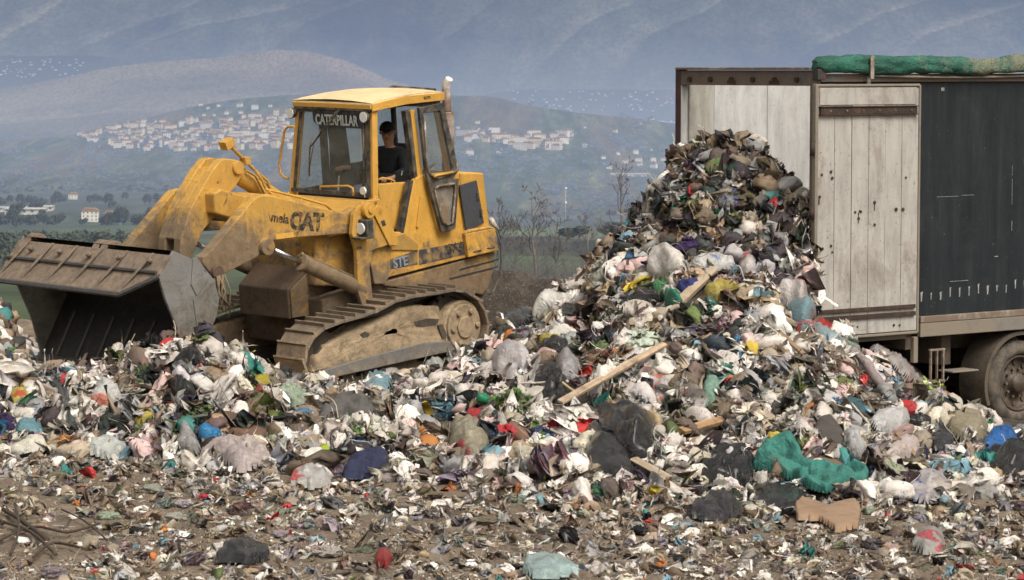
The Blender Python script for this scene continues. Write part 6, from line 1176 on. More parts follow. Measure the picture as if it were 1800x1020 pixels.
b = MB(); q = [(466, 333), (480, 336), (530, 348), (572, 360), (585, 372)]; b.tube([Lp(u, v, 1, .55) for u, v in q], .014, 8); b.tube([Lp(u, v, 1, .55) for u, v in ((470, 334), (486, 348), (505, 352))], .012, 6); b.tube([Lp(530, 348, 1, .55), Lp(526, 360, 1, .55)], .012, 6); b.each('hydraulic_line', P_cab, LD)
# cross tube between the arms, crank, tilt cylinder
c = Lp(378, 356, 1, .2); b = MB(); b.cyl((2.05, -.62, 2.42), (2.05, .62, 2.42), .16, 22); b.prism([(c.x+.12, c.z-.1), (c.x+.12, c.z+.12), (c.x, c.z+.16), (2.15, 2.56), (1.95, 2.55), (1.95, 2.3), (2.15, 2.25)], -.33, .33); bd(b, 'cross_tube', P_arm, None, .02)
CR = [(389, 281), (399, 279), (414, 281), (424, 284), (428, 292), (425, 311), (415, 328), (402, 342), (393, 352), (392, 368), (377, 383), (360, 402), (350, 421), (338, 453), (330, 458), (316, 450), (318, 421), (328, 389), (335, 367), (357, 328), (372, 302)]
b = MB(); b.prism(S(.18, *CR), .06, .18); b.prism(S(.18, *CR), -.20, -.08); b.prism(S(.18, (389, 281), (384, 295), (357, 328), (335, 367), (328, 389), (318, 421), (322, 425), (345, 380), (365, 340), (402, 290)), -.08, .06); crk = bd(b, 'bell_crank', P_arm, None, .012)
b = MB(); b.cyl((c.x, -.24, c.z), (c.x, .27, c.z), .12, 24); b.cyl((c.x, .27, c.z), (c.x, .285, c.z), .075, 20); t_ = Lp(419, 295, 1, .2); b.cyl((t_.x, -.23, t_.z), (t_.x, .215, t_.z), .075, 20); bd(b, 'pivot_pin', P_arm, crk, .008)
b = MB(); pc = Lp(378, 356, 1, .286); b.tube([(pc.x+.05*math.cos(a), .288, pc.z+.05*math.sin(a)) for a in np.linspace(.7, 5.4, 14)], .009, 5); bd(b, 'pin_ring', P_blk, crk, 0)
A = Vector((t_.x, -.01, t_.z)); q = Lp(508, 392, 1, 0); B = Vector((1.15, -.01, 2.25))
b = MB(); D_ = B-A; b.tube([A+D_*.05, A+D_*.3], .035, 14); tc = bd(b, 'tilt_cylinder', P_chr, None, 0); b = MB(); b.tube([A+D_*.1, A+D_*.16], .12, 20); b.tube([A+D_*.16, A+D_*.95], .105, 22); bd(b, 'barrel', P_yel, tc, .006)
b = MB(); q0, q1 = Lp(406, 258, 1, .1), Lp(431, 283, 1, .1); b.tube([q0, q1], .022, 8); b.tube([q1, Lp(444, 296, 1, .1), Lp(470, 318, 1, .1), Lp(475, 330, 1, .1), Lp(476, 345, 1, .1)], .018, 8); b.tube([Lp(441, 291, 1, .2), Lp(460, 315, 1, .2), Lp(468, 335, 1, .2)], .014, 8)
h = Lp(399, 253, 1, .1); b.box((h.x, h.y, h.z), (.13, .12, .10), Matrix.Rotation(.35, 3, 'Y')); b.box(tuple(q1), (.08, .1, .09)); bd(b, 'bucket_indicator', P_arm, None, .008)
b = MB()
for dy in (.0, .07, .13): b.tube([Lp(433, 300, 1, dy), Lp(450, 322, 1, dy)+Vector((0, 0, .08)), Lp(468, 345, 1, dy), Lp(490, 352, 1, dy+.1), Lp(530, 372, 1, dy+.1)], .016, 6)
b.each('hydraulic_hose', P_low, LD)
# link from the crank to the bucket
l0, l1 = Lp(333, 446, 1, .0), Vector((3.62, 0, 2.02)); b = MB(); b.tube([(l0.x, -.02, l0.z), tuple(l1)], .07, 12); bd(b, 'bucket_link', P_guard)
# ---- bucket (open clam type)
BK = empty('bucket'); BK.parent = LD; YN, YF = 1.25, -1.30
def bk(b, name, m, bevel=.006): return bd(b, name, m, BK, bevel)
SP = S(YN, (305, 441), (288, 474), (280, 488), (291, 526), (318, 592), (336, 664), (350, 660), (360, 606), (382, 554), (386, 524), (376, 491), (360, 471), (338, 455))
for y0, y1 in ((YN-.035, YN), (YF, YF+.035)): b = MB(); b.prism(SP, y0, y1); bk(b, 'side_plate', P_steel)
b = MB(); b.prism(S(YN, (338, 455), (345, 452), (368, 485), (345, 520), (335, 500)), YN, YN+.012); b.prism(S(YN+.01, (376, 491), (378, 495), (345, 528), (352, 590), (349, 590), (340, 527)), YN, YN+.01); b.each('wear_plate', P_steel, BK)
# rear shell, concave
sh = [SP[0], (SP[12][0], SP[12][1]), SP[11], SP[10], SP[9], SP[8], SP[7], SP[5]]; sh = [Vector(p) for p in sh]; cen = Vector((4.05, 1.75)); rows_o = []; 
fine = []
for i in range(len(sh)-1):
    for t in (0, .25, .5, .75): fine.append(sh[i].lerp(sh[i+1], t))
fine.append(sh[-1]); inn = [p+(cen-p).normalized()*.03 for p in fine]
b = MB(); b.grid([[(p.x, y, p.y) for y in (YF, YF/2, 0, YN/2, YN)] for p in fine], 0, True); bk(b, 'rear_shell', P_buck, 0)
b = MB(); b.grid([[(p.x, y, p.y) for y in (YF+.03, YF/2, 0, YN/2, YN-.03)] for p in inn[::-1]], 0, True); bk(b, 'inner_lining', P_in, 0)
b = MB()
for k in range(7):
    y = YF+.3+k*(YN-YF-.5)/6; p0, p1 = inn[-1], inn[-7]; b.prism([(p0.x, p0.y), (p0.x+.01, p0.y+.012), (p1.x+.015, p1.y+.008), (p1.x, p1.y)], y-.02, y+.02)
b.prism([(fine[-1].x+.14, fine[-1].y-.02), (fine[-1].x+.14, fine[-1].y+.01), (fine[-1].x-.15, fine[-1].y+.05), (fine[-1].x-.15, fine[-1].y)], YF, YN); bk(b, 'cutting_edge', P_buck)
# the lifted clam on top: two plates, ribs, lip
A0, A1, A2 = Lp(300, 449, 1, YN), Lp(281, 480, 1, YN), Lp(262, 520, 1, YN); A0 = (4.06, 2.245); A1 = (4.23, 2.07); A2 = (4.42, 1.875)
def clam(y0, y1, p, q, th=.035): d = (Vector(q)-Vector(p)).normalized(); n = Vector((-d.y, d.x))*-th; return [p, q, (q[0]+n.x, q[1]+n.y), (p[0]+n.x, p[1]+n.y)]
b = MB(); b.prism(clam(0, 0, A0, A1), YF, YN); bk(b, 'clam_plate', P_clam)
lip = [(A1[0], YN, A1[1]), (A1[0]+.02, YN-.02, A1[1]-.02), (A2[0], YN-.42, A2[1]), (A2[0], YF+.05, A2[1]), (A1[0], YF, A1[1])]
b = MB(); lo = [(x-.03, y, z-.035) for x, y, z in lip]; n = len(lip); b.add(lip+lo, [tuple(range(n)), tuple(range(2*n-1, n-1, -1))]+[(i, (i+1) % n, (i+1) % n+n, i+n) for i in range(n)]); bk(b, 'clam_lip', P_clam)
b = MB(); e_ = [Vector(p) for p in lip[0:4]]; b.tube([p+Vector((.01, 0, -.02)) for p in e_], .03, 6, sm=False); b.tube([(A1[0]+.01, YF, A1[1]+.015), (A1[0]+.01, YN-.02, A1[1]+.015)], .02, 6, sm=False); bk(b, 'lip_edge', P_buck, 0)
b = MB()
for k in range(6):
    y = YF+.16+k*.42; b.add([(A0[0]+.0, y, A0[1]+.004), (A0[0], y+.05, A0[1]+.004), (A2[0]-.03, y-.12, A2[1]+.035), (A2[0]-.03, y-.17, A2[1]+.035), (A1[0]+.03, y-.02, A1[1]+.03), (A1[0]+.03, y+.03, A1[1]+.03)], [(0, 1, 5, 4), (4, 5, 2, 3)])
for k in range(5): y = YF+.35+k*.5; b.cyl((A0[0]+.1, y, A0[1]-.07), (A0[0]+.135, y, A0[1]-.035), .03, 10)
b.each('rib', P_clam, BK)
b = MB(); b.prism([(A1[0]+.02, A1[1]-.03), (A2[0]-.1, A2[1]-.0), (A0[0], A1[1]-.2), (A0[0]-.2, A0[1]-.1), (A0[0], A0[1]-.01)], YF+.02, YF+.05); bk(b, 'clam_cheek', P_buck)
for yy in (-1.2, -.02, .12):
    b = MB(); b.prism([(3.95, 2.16), (4.05, 2.22), (4.0, 2.28), (3.92, 2.31), (3.82, 2.28), (3.74, 2.18), (3.75, 2.1)], yy-.05, yy+.05); b.cyl((3.9, yy-.08, 2.25), (3.9, yy+.08, 2.25), .055, 16); bk(b, 'hinge_bracket', P_clam, .01)
b = MB(); b.prism([(3.55, 1.6), (3.6, 2.1), (3.72, 2.2), (3.95, 2.2), (3.8, 1.7)], -.9, -.84); b.prism([(3.3, 1.62), (3.0, 1.8), (3.0, 1.95), (3.45, 2.05), (3.6, 1.9)], .55, .62); b.prism([(3.3, 1.62), (3.0, 1.8), (3.0, 1.95), (3.45, 2.05), (3.6, 1.9)], -.62, -.55); b.cyl((3.02, -.8, 1.87), (3.02, -.55, 1.87), .08, 14); b.cyl((3.02, .55, 1.87), (3.02, .8, 1.87), .08, 14); b.each('bracket', P_guard, BK, .01)
# wrapped rags on the pin
b = MB(); rr = random.Random(3)
for k in range(12):
    q = Vector((3.02+rr.uniform(-.06, .05), .78+rr.uniform(-.05, .05), 1.84)); b.tube([q, q+Vector((rr.gauss(0, .03), .03, -.18)), q+Vector((rr.gauss(0, .06), .05, -rr.uniform(.25, .5)))], [.014, .01, .004], 5)
o = b.build('snagged_twine', P_mud, None); o.matrix_world = LM; tag(o, 'frayed twine and rags snagged on the lift arm pin by the bucket', 'twine')

# ================================================================ DRIVER
def skin(name, joints, edges, parent, m, sub=2, root=0):
    me = bpy.data.meshes.new(name); me.from_pydata([j[0] for j in joints], edges, []); o = newobj(name, me, parent, [m]); sk = o.modifiers.new('skin', 'SKIN'); sk.use_smooth_shade = True
    for i, j in enumerate(joints): r_ = j[1]; me.skin_vertices[0].data[i].radius = (r_, r_) if not isinstance(r_, tuple) else r_
    me.skin_vertices[0].data[root].use_root = True; s_ = o.modifiers.new('sub', 'SUBSURF'); s_.levels = s_.render_levels = sub; return o
M_skin = plain('skin', (.5, .29, .2), .55, 0, .12, 20, .001); M_jack = plain('dark_jacket', (.022, .026, .034), .85, 0, .4, 14, .01); M_jean = plain('faded_jeans', (.12, .14, .19), .9, 0, .25, 14, .006); M_cap = plain('black_cap', (.008, .008, .01), .8)
hx = -.36; HP = (-.46, 0.04, 2.26)
J = [((-.46, .04, 2.28), .13), ((-.45, .04, 2.42), .13), ((-.42, .05, 2.6), .15), ((-.41, .05, 2.72), .11), ((-.39, .05, 2.80), .055), ((-.375, .06, 2.86), .06), ((-.36, .07, 2.93), (.078, .09)), ((-.36, .07, 3.02), (.07, .08)),
     ((-.42, .24, 2.71), .065), ((-.38, .31, 2.52), .05), ((-.2, .28, 2.46), .038), ((-.13, .26, 2.45), .03),
     ((-.42, -.15, 2.71), .065), ((-.26, -.26, 2.56), .05), ((.0, -.3, 2.58), .038), ((.07, -.3, 2.585), .03),
     ((-.3, .16, 2.27), .09), ((.05, .18, 2.34), .07), ((.12, .18, 1.92), .05), ((-.3, -.08, 2.27), .09), ((.05, -.12, 2.34), .07), ((.12, -.12, 1.92), .05)]
E_ = [(0, 1), (1, 2), (2, 3), (3, 4), (4, 5), (5, 6), (6, 7), (3, 8), (8, 9), (9, 10), (10, 11), (3, 12), (12, 13), (13, 14), (14, 15), (0, 16), (16, 17), (17, 18), (0, 19), (19, 20), (20, 21)]
body_j = [(p, (r_ if isinstance(r_, tuple) else r_*.8)) if i not in (4, 5, 6, 7, 11, 15) else (p, r_) for i, (p, r_) in enumerate(J)]
for base, hy in ((11, .26), (15, -.3)):
    bx = J[base][0]; sx = 1
    for f in range(5):
        dy = (-.03+.018*f) if f < 4 else -.05*(1 if hy > 0 else -1); k = len(body_j); L_ = (.03, .034, .032, .026, .02)[f]
        body_j += [((bx[0]+.035, bx[1]+dy, bx[2]+.012), .0095), ((bx[0]+.035+L_, bx[1]+dy, bx[2]+.004), .009), ((bx[0]+.03+L_, bx[1]+dy, bx[2]-.03), .008)]; E_ += [(base, k), (k, k+1), (k+1, k+2)]
DRV = skin('person', body_j, E_, None, M_skin); DRV.matrix_world = LM; tag(DRV, 'driver in black cap, glasses and dark jacket seated inside the loader cab', 'person')
jj = [(J[0][0], .15), (J[1][0], .155), (J[2][0], .175), (J[3][0], .125), (J[8][0], .085), (J[9][0], .07), ((-.22, .28, 2.47), .055), (J[12][0], .085), (J[13][0], .07), ((-.03, -.3, 2.58), .052), ((-.395, .05, 2.795), .075)]
skin('jacket', jj, [(0, 1), (1, 2), (2, 3), (3, 4), (4, 5), (5, 6), (3, 7), (7, 8), (8, 9), (3, 10)], DRV, M_jack)
skin('jeans', [((-.46, .04, 2.26), .13), ((-.3, .16, 2.27), .1), ((.05, .18, 2.34), .085), ((.12, .18, 1.95), .06), ((-.3, -.08, 2.27), .1), ((.05, -.12, 2.34), .085), ((.12, -.12, 1.95), .06)], [(0, 1), (1, 2), (2, 3), (0, 4), (4, 5), (5, 6)], DRV, M_jean)
hd = Vector((-.355, .07, 2.975)); fd = Vector((.78, .6, -.12)).normalized(); sd_ = Vector((0, 0, 1)).cross(fd).normalized(); ud = fd.cross(sd_)
def hp(f, s, u): return hd+fd*f+sd_*s+ud*u
b = MB(); P = []
for i in range(7):
    t = i/6*PI/2; P.append([tuple(hp(.005+.108*math.cos(t)*math.cos(a), .094*math.cos(t)*math.sin(a), .03+.10*math.sin(t))) for a in [2*PI*k/18 for k in range(18)]])
b.grid(P, 0, True, True); b.add([tuple(hp(.09, -.07, .035)), tuple(hp(.15, -.03, .03)), tuple(hp(.155, .03, .03)), tuple(hp(.09, .07, .035)), tuple(hp(.1, 0, .06))], [(0, 1, 2, 3, 4)], 0, True); b.build('cap', M_cap, DRV)
b = MB(); b.tube([hp(.075, 0, .01), hp(.108, 0, -.03), hp(.08, 0, -.045)], [.012, .016, .012], 8); b.build('nose', M_skin, DRV)
b = MB(); b.tube([hp(.082, -.025, -.068), hp(.088, 0, -.066), hp(.082, .025, -.068)], .005, 6); b.build('mouth', plain('lips', (.22, .08, .06), .5), DRV)
b = MB()
for s_ in (-1, 1):
    b.tube([hp(.098+.0*math.cos(a), s_*.033+.024*math.cos(a), .002+.018*math.sin(a)) for a in [2*PI*k/12 for k in range(13)]], .0035, 5); b.tube([hp(.098, s_*.056, .004), hp(.01, s_*.083, .008)], .003, 5)
b.tube([hp(.1, -.01, .004), hp(.1, .01, .004)], .003, 5); b.build('glasses', P_blk2, DRV)
for s_ in (-1, 1):
    b = MB(); b.cyl(hp(.08, s_*.032, .002), hp(.09, s_*.032, .002), .008, 8); b.build('eye', plain('eye_dark', (.03, .02, .02), .3), DRV); b = MB(); b.tube([hp(0, s_*.08, .015), hp(-.01, s_*.09, -.005), hp(0, s_*.08, -.025)], [.01, .013, .008], 8); b.build('ear', M_skin, DRV)
# ================================================================ SEMI-TRAILER
TH = 36.2; TW = 2.32; TO = Vector((3.31, 31.4, 0)); ta = R(TH)
TM = Matrix.Translation(TO) @ Matrix(((math.cos(ta), -math.sin(ta), 0), (math.sin(ta), math.cos(ta), 0), (0, 0, 1))).to_4x4()     # x along the trailer, y towards its far side
TRL = empty('trailer', TM); tag(TRL, 'dark sided tipping trailer with rusty white plank door folded back and waste pouring out', 'trailer')
TI = TM.inverted(); TC = TI @ Vector((0, 0, CAMZ))
def Tp(px, py, y=0.0):
    d = TI.to_3x3() @ Vector(ray(px, py)); t = (y-TC[1])/d[1]; return TC+d*t
def tq(y, *pts): return [(lambda q: (q.x, q.z))(Tp(a, c, y)) for a, c in pts]
def planks(name, col, dirt, seams=True, sc=1.0, dark=.55):
    m, nt, b, o = mat(name); v = coords(nt); sp = N(nt, 'ShaderNodeSeparateXYZ'); nt.links.new(v, sp.inputs[0])
    mp = N(nt, 'ShaderNodeMapping', inp={'Scale': (5, 5, 1.0)}); nt.links.new(v, mp.inputs[0])
    c = ramp(nt, noise(nt, mp.outputs[0], 1.6, 8, .7, .3), [(.25, tuple(x*.62 for x in col)), (.55, col), (.8, tuple(min(.85, x*1.15) for x in col))])
    c = mix(nt, ramp(nt, noise(nt, v, 1.4*sc, 9, .72, .5), [(.5, (0, 0, 0)), (.72, (dark,)*3)]), c, dirt)
    c = mix(nt, ramp(nt, noise(nt, v, 26, 5, .7), [(.62, (0, 0, 0)), (.68, (.8,)*3)]), c, tuple(x*.5 for x in dirt))
    nt.links.new(c, b.inputs['Base Color']); b.inputs['Roughness'].default_value = .75; bump(nt, b, noise(nt, mp.outputs[0], 3, 8, .7), .006); return m
Q_door = planks('painted_planks', (.37, .355, .325), (.14, .11, .085), dark=.85); Q_in = planks('white_inner_wall', (.5, .5, .49), (.3, .26, .22), True, .8, .4); Q_rust = plain('rusty_iron', (.09, .05, .03), .8, 0, .4, 12, .006, (.03, .018, .012), .8)
Q_fr = plain('grey_frame', (.09, .092, .095), .6, 0, .3, 6, .004, (.16, .12, .09), .7); Q_mar = plain('maroon_frame', (.055, .025, .028), .6, 0, .3, 6, .004); Q_bei = plain('beige_rail', (.36, .34, .29), .7, 0, .2, 5, .003, (.15, .11, .08), .8)
Q_chs = plain('dark_chassis', (.03, .028, .026), .8, 0, .4, 5, .006, (.09, .07, .05), .7); Q_rail = plain('dusty_rail', (.13, .135, .13), .7, 0, .3, 5, .004, (.2, .17, .13), .8)
def side_mat():
    m, nt, b, o = mat('dark_blue_side'); v = coords(nt); mp = N(nt, 'ShaderNodeMapping', inp={'Scale': (5, 5, .6)}); nt.links.new(v, mp.inputs[0])
    c = ramp(nt, noise(nt, mp.outputs[0], 1.1, 8, .7, .2), [(.3, (.008, .011, .014)), (.55, (.017, .021, .025)), (.8, (.036, .041, .043))]); c = mix(nt, ramp(nt, noise(nt, v, 2.3, 9, .75, .6), [(.55, (0, 0, 0)), (.8, (.2,)*3)]), c, (.08, .07, .06))
    c = mix(nt, ramp(nt, noise(nt, v, 30, 3, .7), [(.70, (0, 0, 0)), (.73, (.9,)*3)]), c, (.2, .2, .19)); nt.links.new(c, b.inputs['Base Color']); b.inputs['Roughness'].default_value = .55; b.inputs['Specular IOR Level'].default_value = .25; bump(nt, b, noise(nt, v, 1.3, 4), .03); return m
Q_side = side_mat(); LEN = 12.5; ZB, ZT = 1.24, 4.05
def tb(b, name, m, parent=None, bevel=.008): return b.build(name, m, TRL if parent is None else parent, bevel)
b = MB(); b.box((LEN/2+.05, .03, (1.33+ZT)/2), (LEN-.1, .05, ZT-1.33)); tb(b, 'side_wall', Q_side)
b = MB(); b.box((LEN/2, TW-.03, (ZB+ZT)/2), (LEN, .05, ZT-ZB)); fw = tb(b, 'far_wall', Q_in)
b = MB()
for k in range(7): b.box((.50+k*.83, TW-.057, (ZB+ZT)/2), (.008, .006, ZT-ZB-.1))
b.box((3, TW-.058, 2.15), (6, .006, .008)); tb(b, 'seam', plain('seam_dark', (.27, .26, .24), .8), fw, 0)
b = MB(); b.box((LEN, TW/2, (ZB+ZT)/2), (.06, TW, ZT-ZB)); tb(b, 'headboard', Q_in)
b = MB(); b.box((LEN/2, TW/2, ZB-.04), (LEN, TW-.02, .08)); tb(b, 'load_floor', Q_chs)
b = MB(); b.box((.04, 0.0, (ZB+4.12)/2), (.09, .08, 4.12-ZB)); tb(b, 'rear_post', Q_fr)
b = MB(); b.box((.045, TW, (ZB+4.2)/2), (.1, .1, 4.2-ZB)); tb(b, 'rear_post', Q_mar)
b = MB(); b.box((.28, TW-.075, (ZB+4.0)/2), (.36, .03, 4.0-ZB)); tb(b, 'inner_liner', planks('stained_liner', (.36, .35, .31), (.16, .12, .08)))
b = MB(); b.box((.05, TW/2, 4.08), (.1, TW, .17)); hb = tb(b, 'header_beam', Q_fr)
b = MB(); b.box((.02, TW/2, 4.185), (.14, TW, .03)); tb(b, 'header_cap', Q_bei, hb)
b = MB()
for k in range(6): b.cyl((-.002, .25+k*.37, 4.06), (-.03, .25+k*.37, 4.06), .03, 8)
b.box((-.02, .62, 4.03), (.04, .12, .04)); b.box((-.02, 1.35, 4.03), (.04, .1, .04)); b.each('bolt', Q_rust, hb)
for y in (0, TW): b = MB(); b.box((LEN/2, y+(.02 if y == 0 else -.02), ZT+.03), (LEN-.2, .1, .09)); tb(b, 'top_rail', Q_fr)
b = MB(); b.box((LEN/2+.8, -.02, 1.325), (LEN-1.7, .05, .075)); tb(b, 'pale_strip', Q_bei)
b = MB(); b.box((LEN/2+.8, -.01, 1.205), (LEN-1.7, .06, .16)); b.box((.8, .08, 1.16), (1.6, .06, .1)); tb(b, 'bottom_rail', Q_rail)
# drips and scratches on the dark side
Q_w = plain('white_drips', (.24, .24, .235), .7, 0, .6, 20, 0)
b = MB(); rr = random.Random(6)
for k in range(46):
    x = 1.70+k*.1525; h = rr.uniform(.05, .11); w_ = rr.uniform(.010, .022); z = 1.52+rr.uniform(-.02, .03)+ (.012*k if k < 14 else .17)*.5; b.prism([(x-w_/2, z), (x+w_/2, z+.01), (x+w_*.7, z+h), (x+w_*1.3, z+h+.02), (x-w_*.9, z+h+.015)], .0015, .004)
for x, z, w_, h in ((3.15, 2.75, .004, .3), (3.152, 2.35, .006, .12), (3.149, 3.0, .003, .12), (2.1, 2.72, .35, .004), (2.42, 2.728, .2, .004), (3.35, 3.1, .015, .07), (2.9, 2.0, .06, .01), (2.0, 3.95, .05, .04), (2.3, 1.74, .3, .005)): b.box((x, .003, z), (w_, .004, h))
tb(b, 'paint_drips', Q_w, None, 0)
# rolled tarpaulin along the top of the near side
M_roll, nt, b_, o_ = mat('green_tarpaulin'); v = coords(nt); sp = N(nt, 'ShaderNodeSeparateXYZ'); nt.links.new(v, sp.inputs[0])
f = math_(nt, 'ADD', noise(nt, v, 2.6, 8, .7, .5), maprange(nt, sp.outputs['X'], .6, 2.6, -.22, .06)); c = ramp(nt, noise(nt, v, 3, 6), [(.3, (.006, .05, .035)), (.6, (.012, .11, .075)), (.8, (.03, .17, .12))])
c = mix(nt, ramp(nt, f, [(.44, (0, 0, 0)), (.62, (.8,)*3)]), c, (.17, .16, .105)); c = mix(nt, ramp(nt, noise(nt, v, 5, 8, .75), [(.6, (0, 0, 0)), (.75, (.7,)*3)]), c, (.04, .035, .025))
nt.links.new(c, b_.inputs['Base Color']); b_.inputs['Roughness'].default_value = .6; w1 = noise(nt, v, 7, 6, .6, 1.5); bump(nt, b_, math_(nt, 'ABSOLUTE', math_(nt, 'SUBTRACT', w1, .5)), .06); P = []; n = 150; rn2 = np.random.default_rng(3)
for i in range(n):
    x = -.02+i*(LEN/n); row = []
    for k in range(22):
        a = 2*PI*k/22; q = np.array([[x*2.2, math.cos(a)*.8, math.sin(a)*.8]]); q2 = np.array([[x*.6, a*.0+2, 0]])
        r_ = .086*(1+.10*abs(((a*1.5/PI+.8*float(fbm(q2*1.3, 2, 14)[0])) % 1)-.5)*4-.1+.5*float(fbm(q*1.5, 3, 7, .6, True)[0])+.12*float(fbm(q*3.5, 2, 9)[0])); sag = .03*float(fbm(q2*2, 2, 4)[0]); pinch = .55 if i == 0 else 1
        row.append((x, -.05+r_*pinch*math.cos(a)*.95, 4.222+sag+r_*pinch*math.sin(a)*.95))
    P.append(row)
b = MB(); b.grid(P, 0, True, True); b.f.append(tuple(range(21, -1, -1))); b.m.append(0); b.sm.append(False); o = tb(b, 'rolled_tarpaulin', M_roll, None, 0); o.color = (.015, .2, .13, 1)
m = M_roll.node_tree; 
b = MB()
for x in (.75, 3.6, 6.2, 9): b.box((x, -.15, 4.2), (.05, .02, .26)); b.box((x+.06, -.03, 4.06), (.05, .02, .1))
b.each('tarp_strap', Q_bei, TRL, .003)
b = MB(); b.tube([(x, -.07, 4.105-.02*math.sin((x-.9)/2.6*PI) if x < 3.5 else 4.11) for x in np.linspace(.8, LEN-.2, 60)], .014, 6); tb(b, 'rope', Q_rail, None, 0)
b = MB(); b.box((.04, -.06, 4.12), (.12, .1, .12)); tb(b, 'corner_fitting', plain('dull_red', (.2, .02, .02), .6, 0, .5, 12, .004, (.03, .03, .03), .8))
# folded-back rear door of painted planks
DOR = empty('door'); DOR.parent = TRL; DOR.location = (-.075, -.11, 0)
dx1, dz0, dz1 = 1.585, 1.20, 4.0; n = 6; rr = random.Random(2); w_ = (dx1-.05)/n
b = MB()
for k in range(n): b.box((.04+w_*(k+.5), rr.uniform(-.003, .003), (dz0+dz1)/2), (w_-.006, .035, dz1-dz0-.05))
tb(b, 'plank_panel', Q_door, DOR, .004)
b = MB(); b.box((.02, 0, (dz0+dz1)/2), (.045, .06, dz1-dz0)); b.box((dx1, 0, (dz0+dz1)/2), (.03, .06, dz1-dz0)); b.box((dx1/2, 0, dz1), (dx1, .06, .03)); b.box((dx1/2, 0, dz0), (dx1, .06, .03)); tb(b, 'door_frame', Q_rail, DOR)
b = MB(); b.box((dx1/2, -.03, 3.72), (dx1-.12, .035, .075)); b.box((dx1/2, -.035, 3.765), (dx1-.1, .05, .012)); b.box((dx1/2, -.035, 3.675), (dx1-.1, .05, .012)); tb(b, 'iron_bar', Q_rust, DOR, .004)
b = MB(); b.box((dx1/2, -.028, 1.50), (dx1-.1, .03, .045)); b.box((dx1/2, -.03, 1.42), (dx1-.1, .035, .05)); tb(b, 'iron_bar', Q_rust, DOR, .004)
b = MB(); b.box((dx1/2, -.022, 3.88), (dx1-.12, .012, .19)); tb(b, 'top_board', Q_door, DOR, .003)
b = MB()
for k in range(6): b.cyl((.2+k*.245, -.05, 3.72), (.2+k*.245, -.056, 3.72), .013, 8)
b.each('bolt', P_seal, DOR)
b = MB()
for u, v in ((1446, 303), (1456, 307), (1447, 314), (1472, 302), (1474, 313), (1522, 371), (1514, 373), (1524, 372), (1520, 384), (1586, 368), (1598, 368), (1446, 433), (1457, 437), (1472, 432), (1474, 443), (1447, 445), (1448, 170), (1478, 170), (1517, 167), (1528, 167), (1590, 166), (1600, 166), (1500, 573), (1518, 574), (1582, 571), (1592, 571), (1452, 346), (1548, 356), (1548, 395), (1603, 312)):
    q = Tp(u, v, -.13); b.cyl((q.x-.02, -.018, q.z), (q.x-.02, -.026, q.z), rr.uniform(.012, .022), 8)
for u, v, h in ((1520, 378, .12), (1451, 350, .06), (1548, 360, .07)): q = Tp(u, v, -.13); b.box((q.x-.02, -.02, q.z-.03), (.012, .006, h))
b.each('bolt', Q_rust, DOR)
b = MB()
for z in (3.3, 2.6, 1.8): b.cyl((-.02, 0, z-.07), (-.02, 0, z+.07), .03, 10)
b.each('hinge', Q_rust, DOR)
# chassis, mudguard, wheels
b = MB(); b.box((LEN/2+1.4, .75, 1.02), (LEN-2.6, .16, .3)); b.box((LEN/2+1.4, TW-.75, 1.02), (LEN-2.6, .16, .3)); b.box((1.55, TW/2, 1.08), (.1, TW-.1, .2)); b.box((2.3, TW/2, .95), (.15, TW-.4, .4)); b.box((5.2, TW/2, .6), (3.8, TW-.9, .5)); b.each('chassis_beam', Q_chs, TRL, .008)
b = MB(); b.box((1.62, .03, .98), (.07, .06, .3)); tb(b, 'bracket', Q_rail)
b = MB(); z0 = Tp(1652, 643, -.05); 
for dx in (-.1, -.0, .1): b.box((z0.x+dx, .0, z0.z), (.022 if dx else .018, .03, .36))
b.box((z0.x, 0, z0.z+.18), (.24, .035, .025)); b.box((z0.x, 0, z0.z-.18), (.24, .035, .03)); tb(b, 'chock_holder', Q_bei, None, .004)
b = MB(); q = Tp(1688, 652, 0); b.box((q.x+.02, .05, q.z), (.42, .25, .02)); tb(b, 'shelf_plate', Q_rail)
Wc = Tp(1794, 674, -.0); wr = .50; wx = [Wc.x, Wc.x+1.31, Wc.x+2.62]
b = MB(); P = []
for a in np.linspace(R(205), R(0), 24): P.append([(Wc.x+.60*math.cos(a)*1.0, y, Wc.z+.02+.60*math.sin(a)) for y in (.0, .42)])
b.grid(P, 0, True); P = [[(Wc.x+(.60-.045*j)*math.cos(a), .0-.005*j, Wc.z+.02+(.60-.045*j)*math.sin(a)) for j in (0, 1)] for a in np.linspace(R(205), R(0), 24)]; b.grid(P, 0, True); tb(b, 'mudguard', Q_chs, None, 0)
Q_tyr = plain('dusty_tyre', (.05, .045, .038), .9, 0, .35, 9, .006, (.13, .105, .08), .5); Q_rim = plain('rim_steel', (.17, .155, .135), .6, .2, .3, 10, .004, (.07, .05, .035), .8)
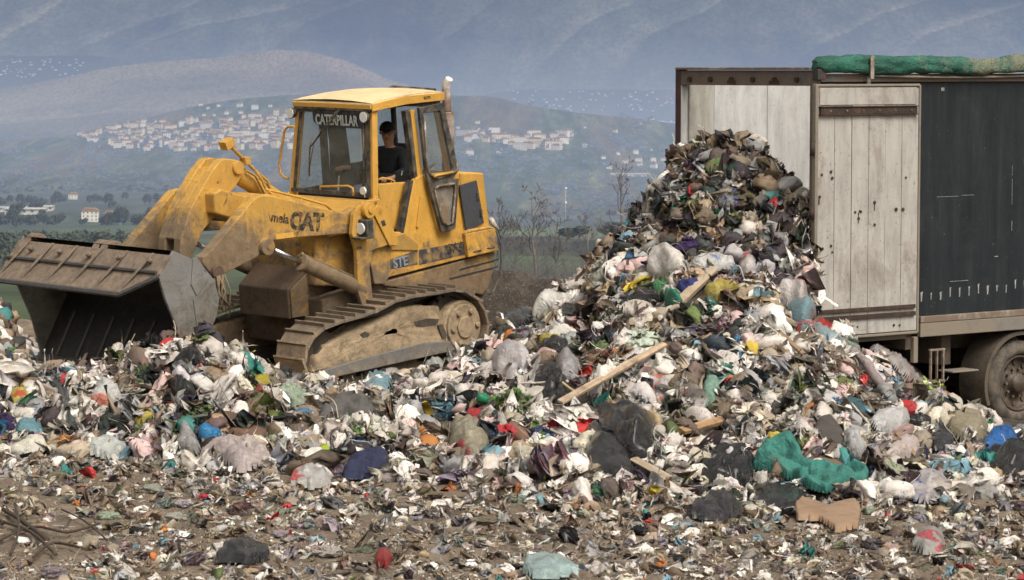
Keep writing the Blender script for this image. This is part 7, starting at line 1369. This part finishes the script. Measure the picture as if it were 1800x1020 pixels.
def wheel(x, y, sg):
    w = empty('wheel'); w.parent = TRL; w.location = (x, y, Wc.z)
    b = MB(); pr = [(.3, .33), (.06, .33), (.0, .35), (-.015, .40), (.0, .455), (.03, .482), (.05, wr), (.27, wr), (.3, .45), (.3, .33)]
    b.grid([[(r_*math.cos(a), h*sg, r_*math.sin(a)) for a in [2*PI*k/48 for k in range(48)]] for h, r_ in pr], 0, True, True)
    for k in range(60):
        a = 2*PI*k/60; 
        for yy in (.09, .16, .23): b.box(((wr)*math.cos(a), yy*sg, (wr)*math.sin(a)), (.018, .05, .034), Matrix.Rotation(-a, 3, 'Y'))
    b.build('tyre', Q_tyr, w)
    b = MB(); pr = [(.03, .335), (.015, .325), (.02, .31), (.055, .295), (.1, .285), (.12, .2), (.10, .15), (.1, .12), (.02, .115), (.0, .1), (.0, .0)]
    b.grid([[(r_*math.cos(a), h*sg, r_*math.sin(a)) for a in [2*PI*k/48 for k in range(48)]] for h, r_ in pr], 0, True, True); rim = b.build('rim', Q_rim, w)
    b = MB()
    for k in range(10): a = 2*PI*k/10; b.cyl((.165*math.cos(a), .09*sg, .165*math.sin(a)), (.165*math.cos(a), .06*sg, .165*math.sin(a)), .017, 6)
    b.each('wheel_nut', Q_tyr, rim); b = MB()
    for k in range(10): a = 2*PI*(k+.5)/10; b.cyl((.245*math.cos(a), .108*sg, .245*math.sin(a)), (.245*math.cos(a), .09*sg, .245*math.sin(a)), .032, 12)
    b.each('rim_hole', Q_chs, rim)
for x in wx[:2]: wheel(x, .0, 1); wheel(x, TW, -1)
b = MB()
for x in wx[:2]: b.cyl((x, .3, Wc.z), (x, TW-.3, Wc.z), .07, 14)
b.each('axle', Q_chs, TRL)
# tractor end support so that the trailer stands on something
b = MB(); 
for y in (.4, TW-.4): b.box((LEN-2.6, y, .6), (.14, .14, 1.1)); b.box((LEN-2.6, y, .06), (.35, .35, .06))
b.each('landing_leg', Q_chs, TRL)
# waste that still fills the rear of the load space
V5 = []; nx, ny = 50, 26
for i in range(nx):
    for j in range(ny):
        x = .25+i*.09; y = .1+(TW-.25)*j/(ny-1); V5.append((x, y, 2.2-.9*ss(np.array(x/3.2)).item()+.14*float(fbm(np.array([[x*3, y*3, 1]]), 3, 3)[0])))
me = np_mesh('load_waste', np.array(V5), grid_faces(nx, ny)[:, ::-1]); o = newobj('load_waste', me, None, [M_heap]); o.matrix_world = TM; tag(o, 'dark compacted waste still inside the open trailer', 'waste', None, 'stuff')
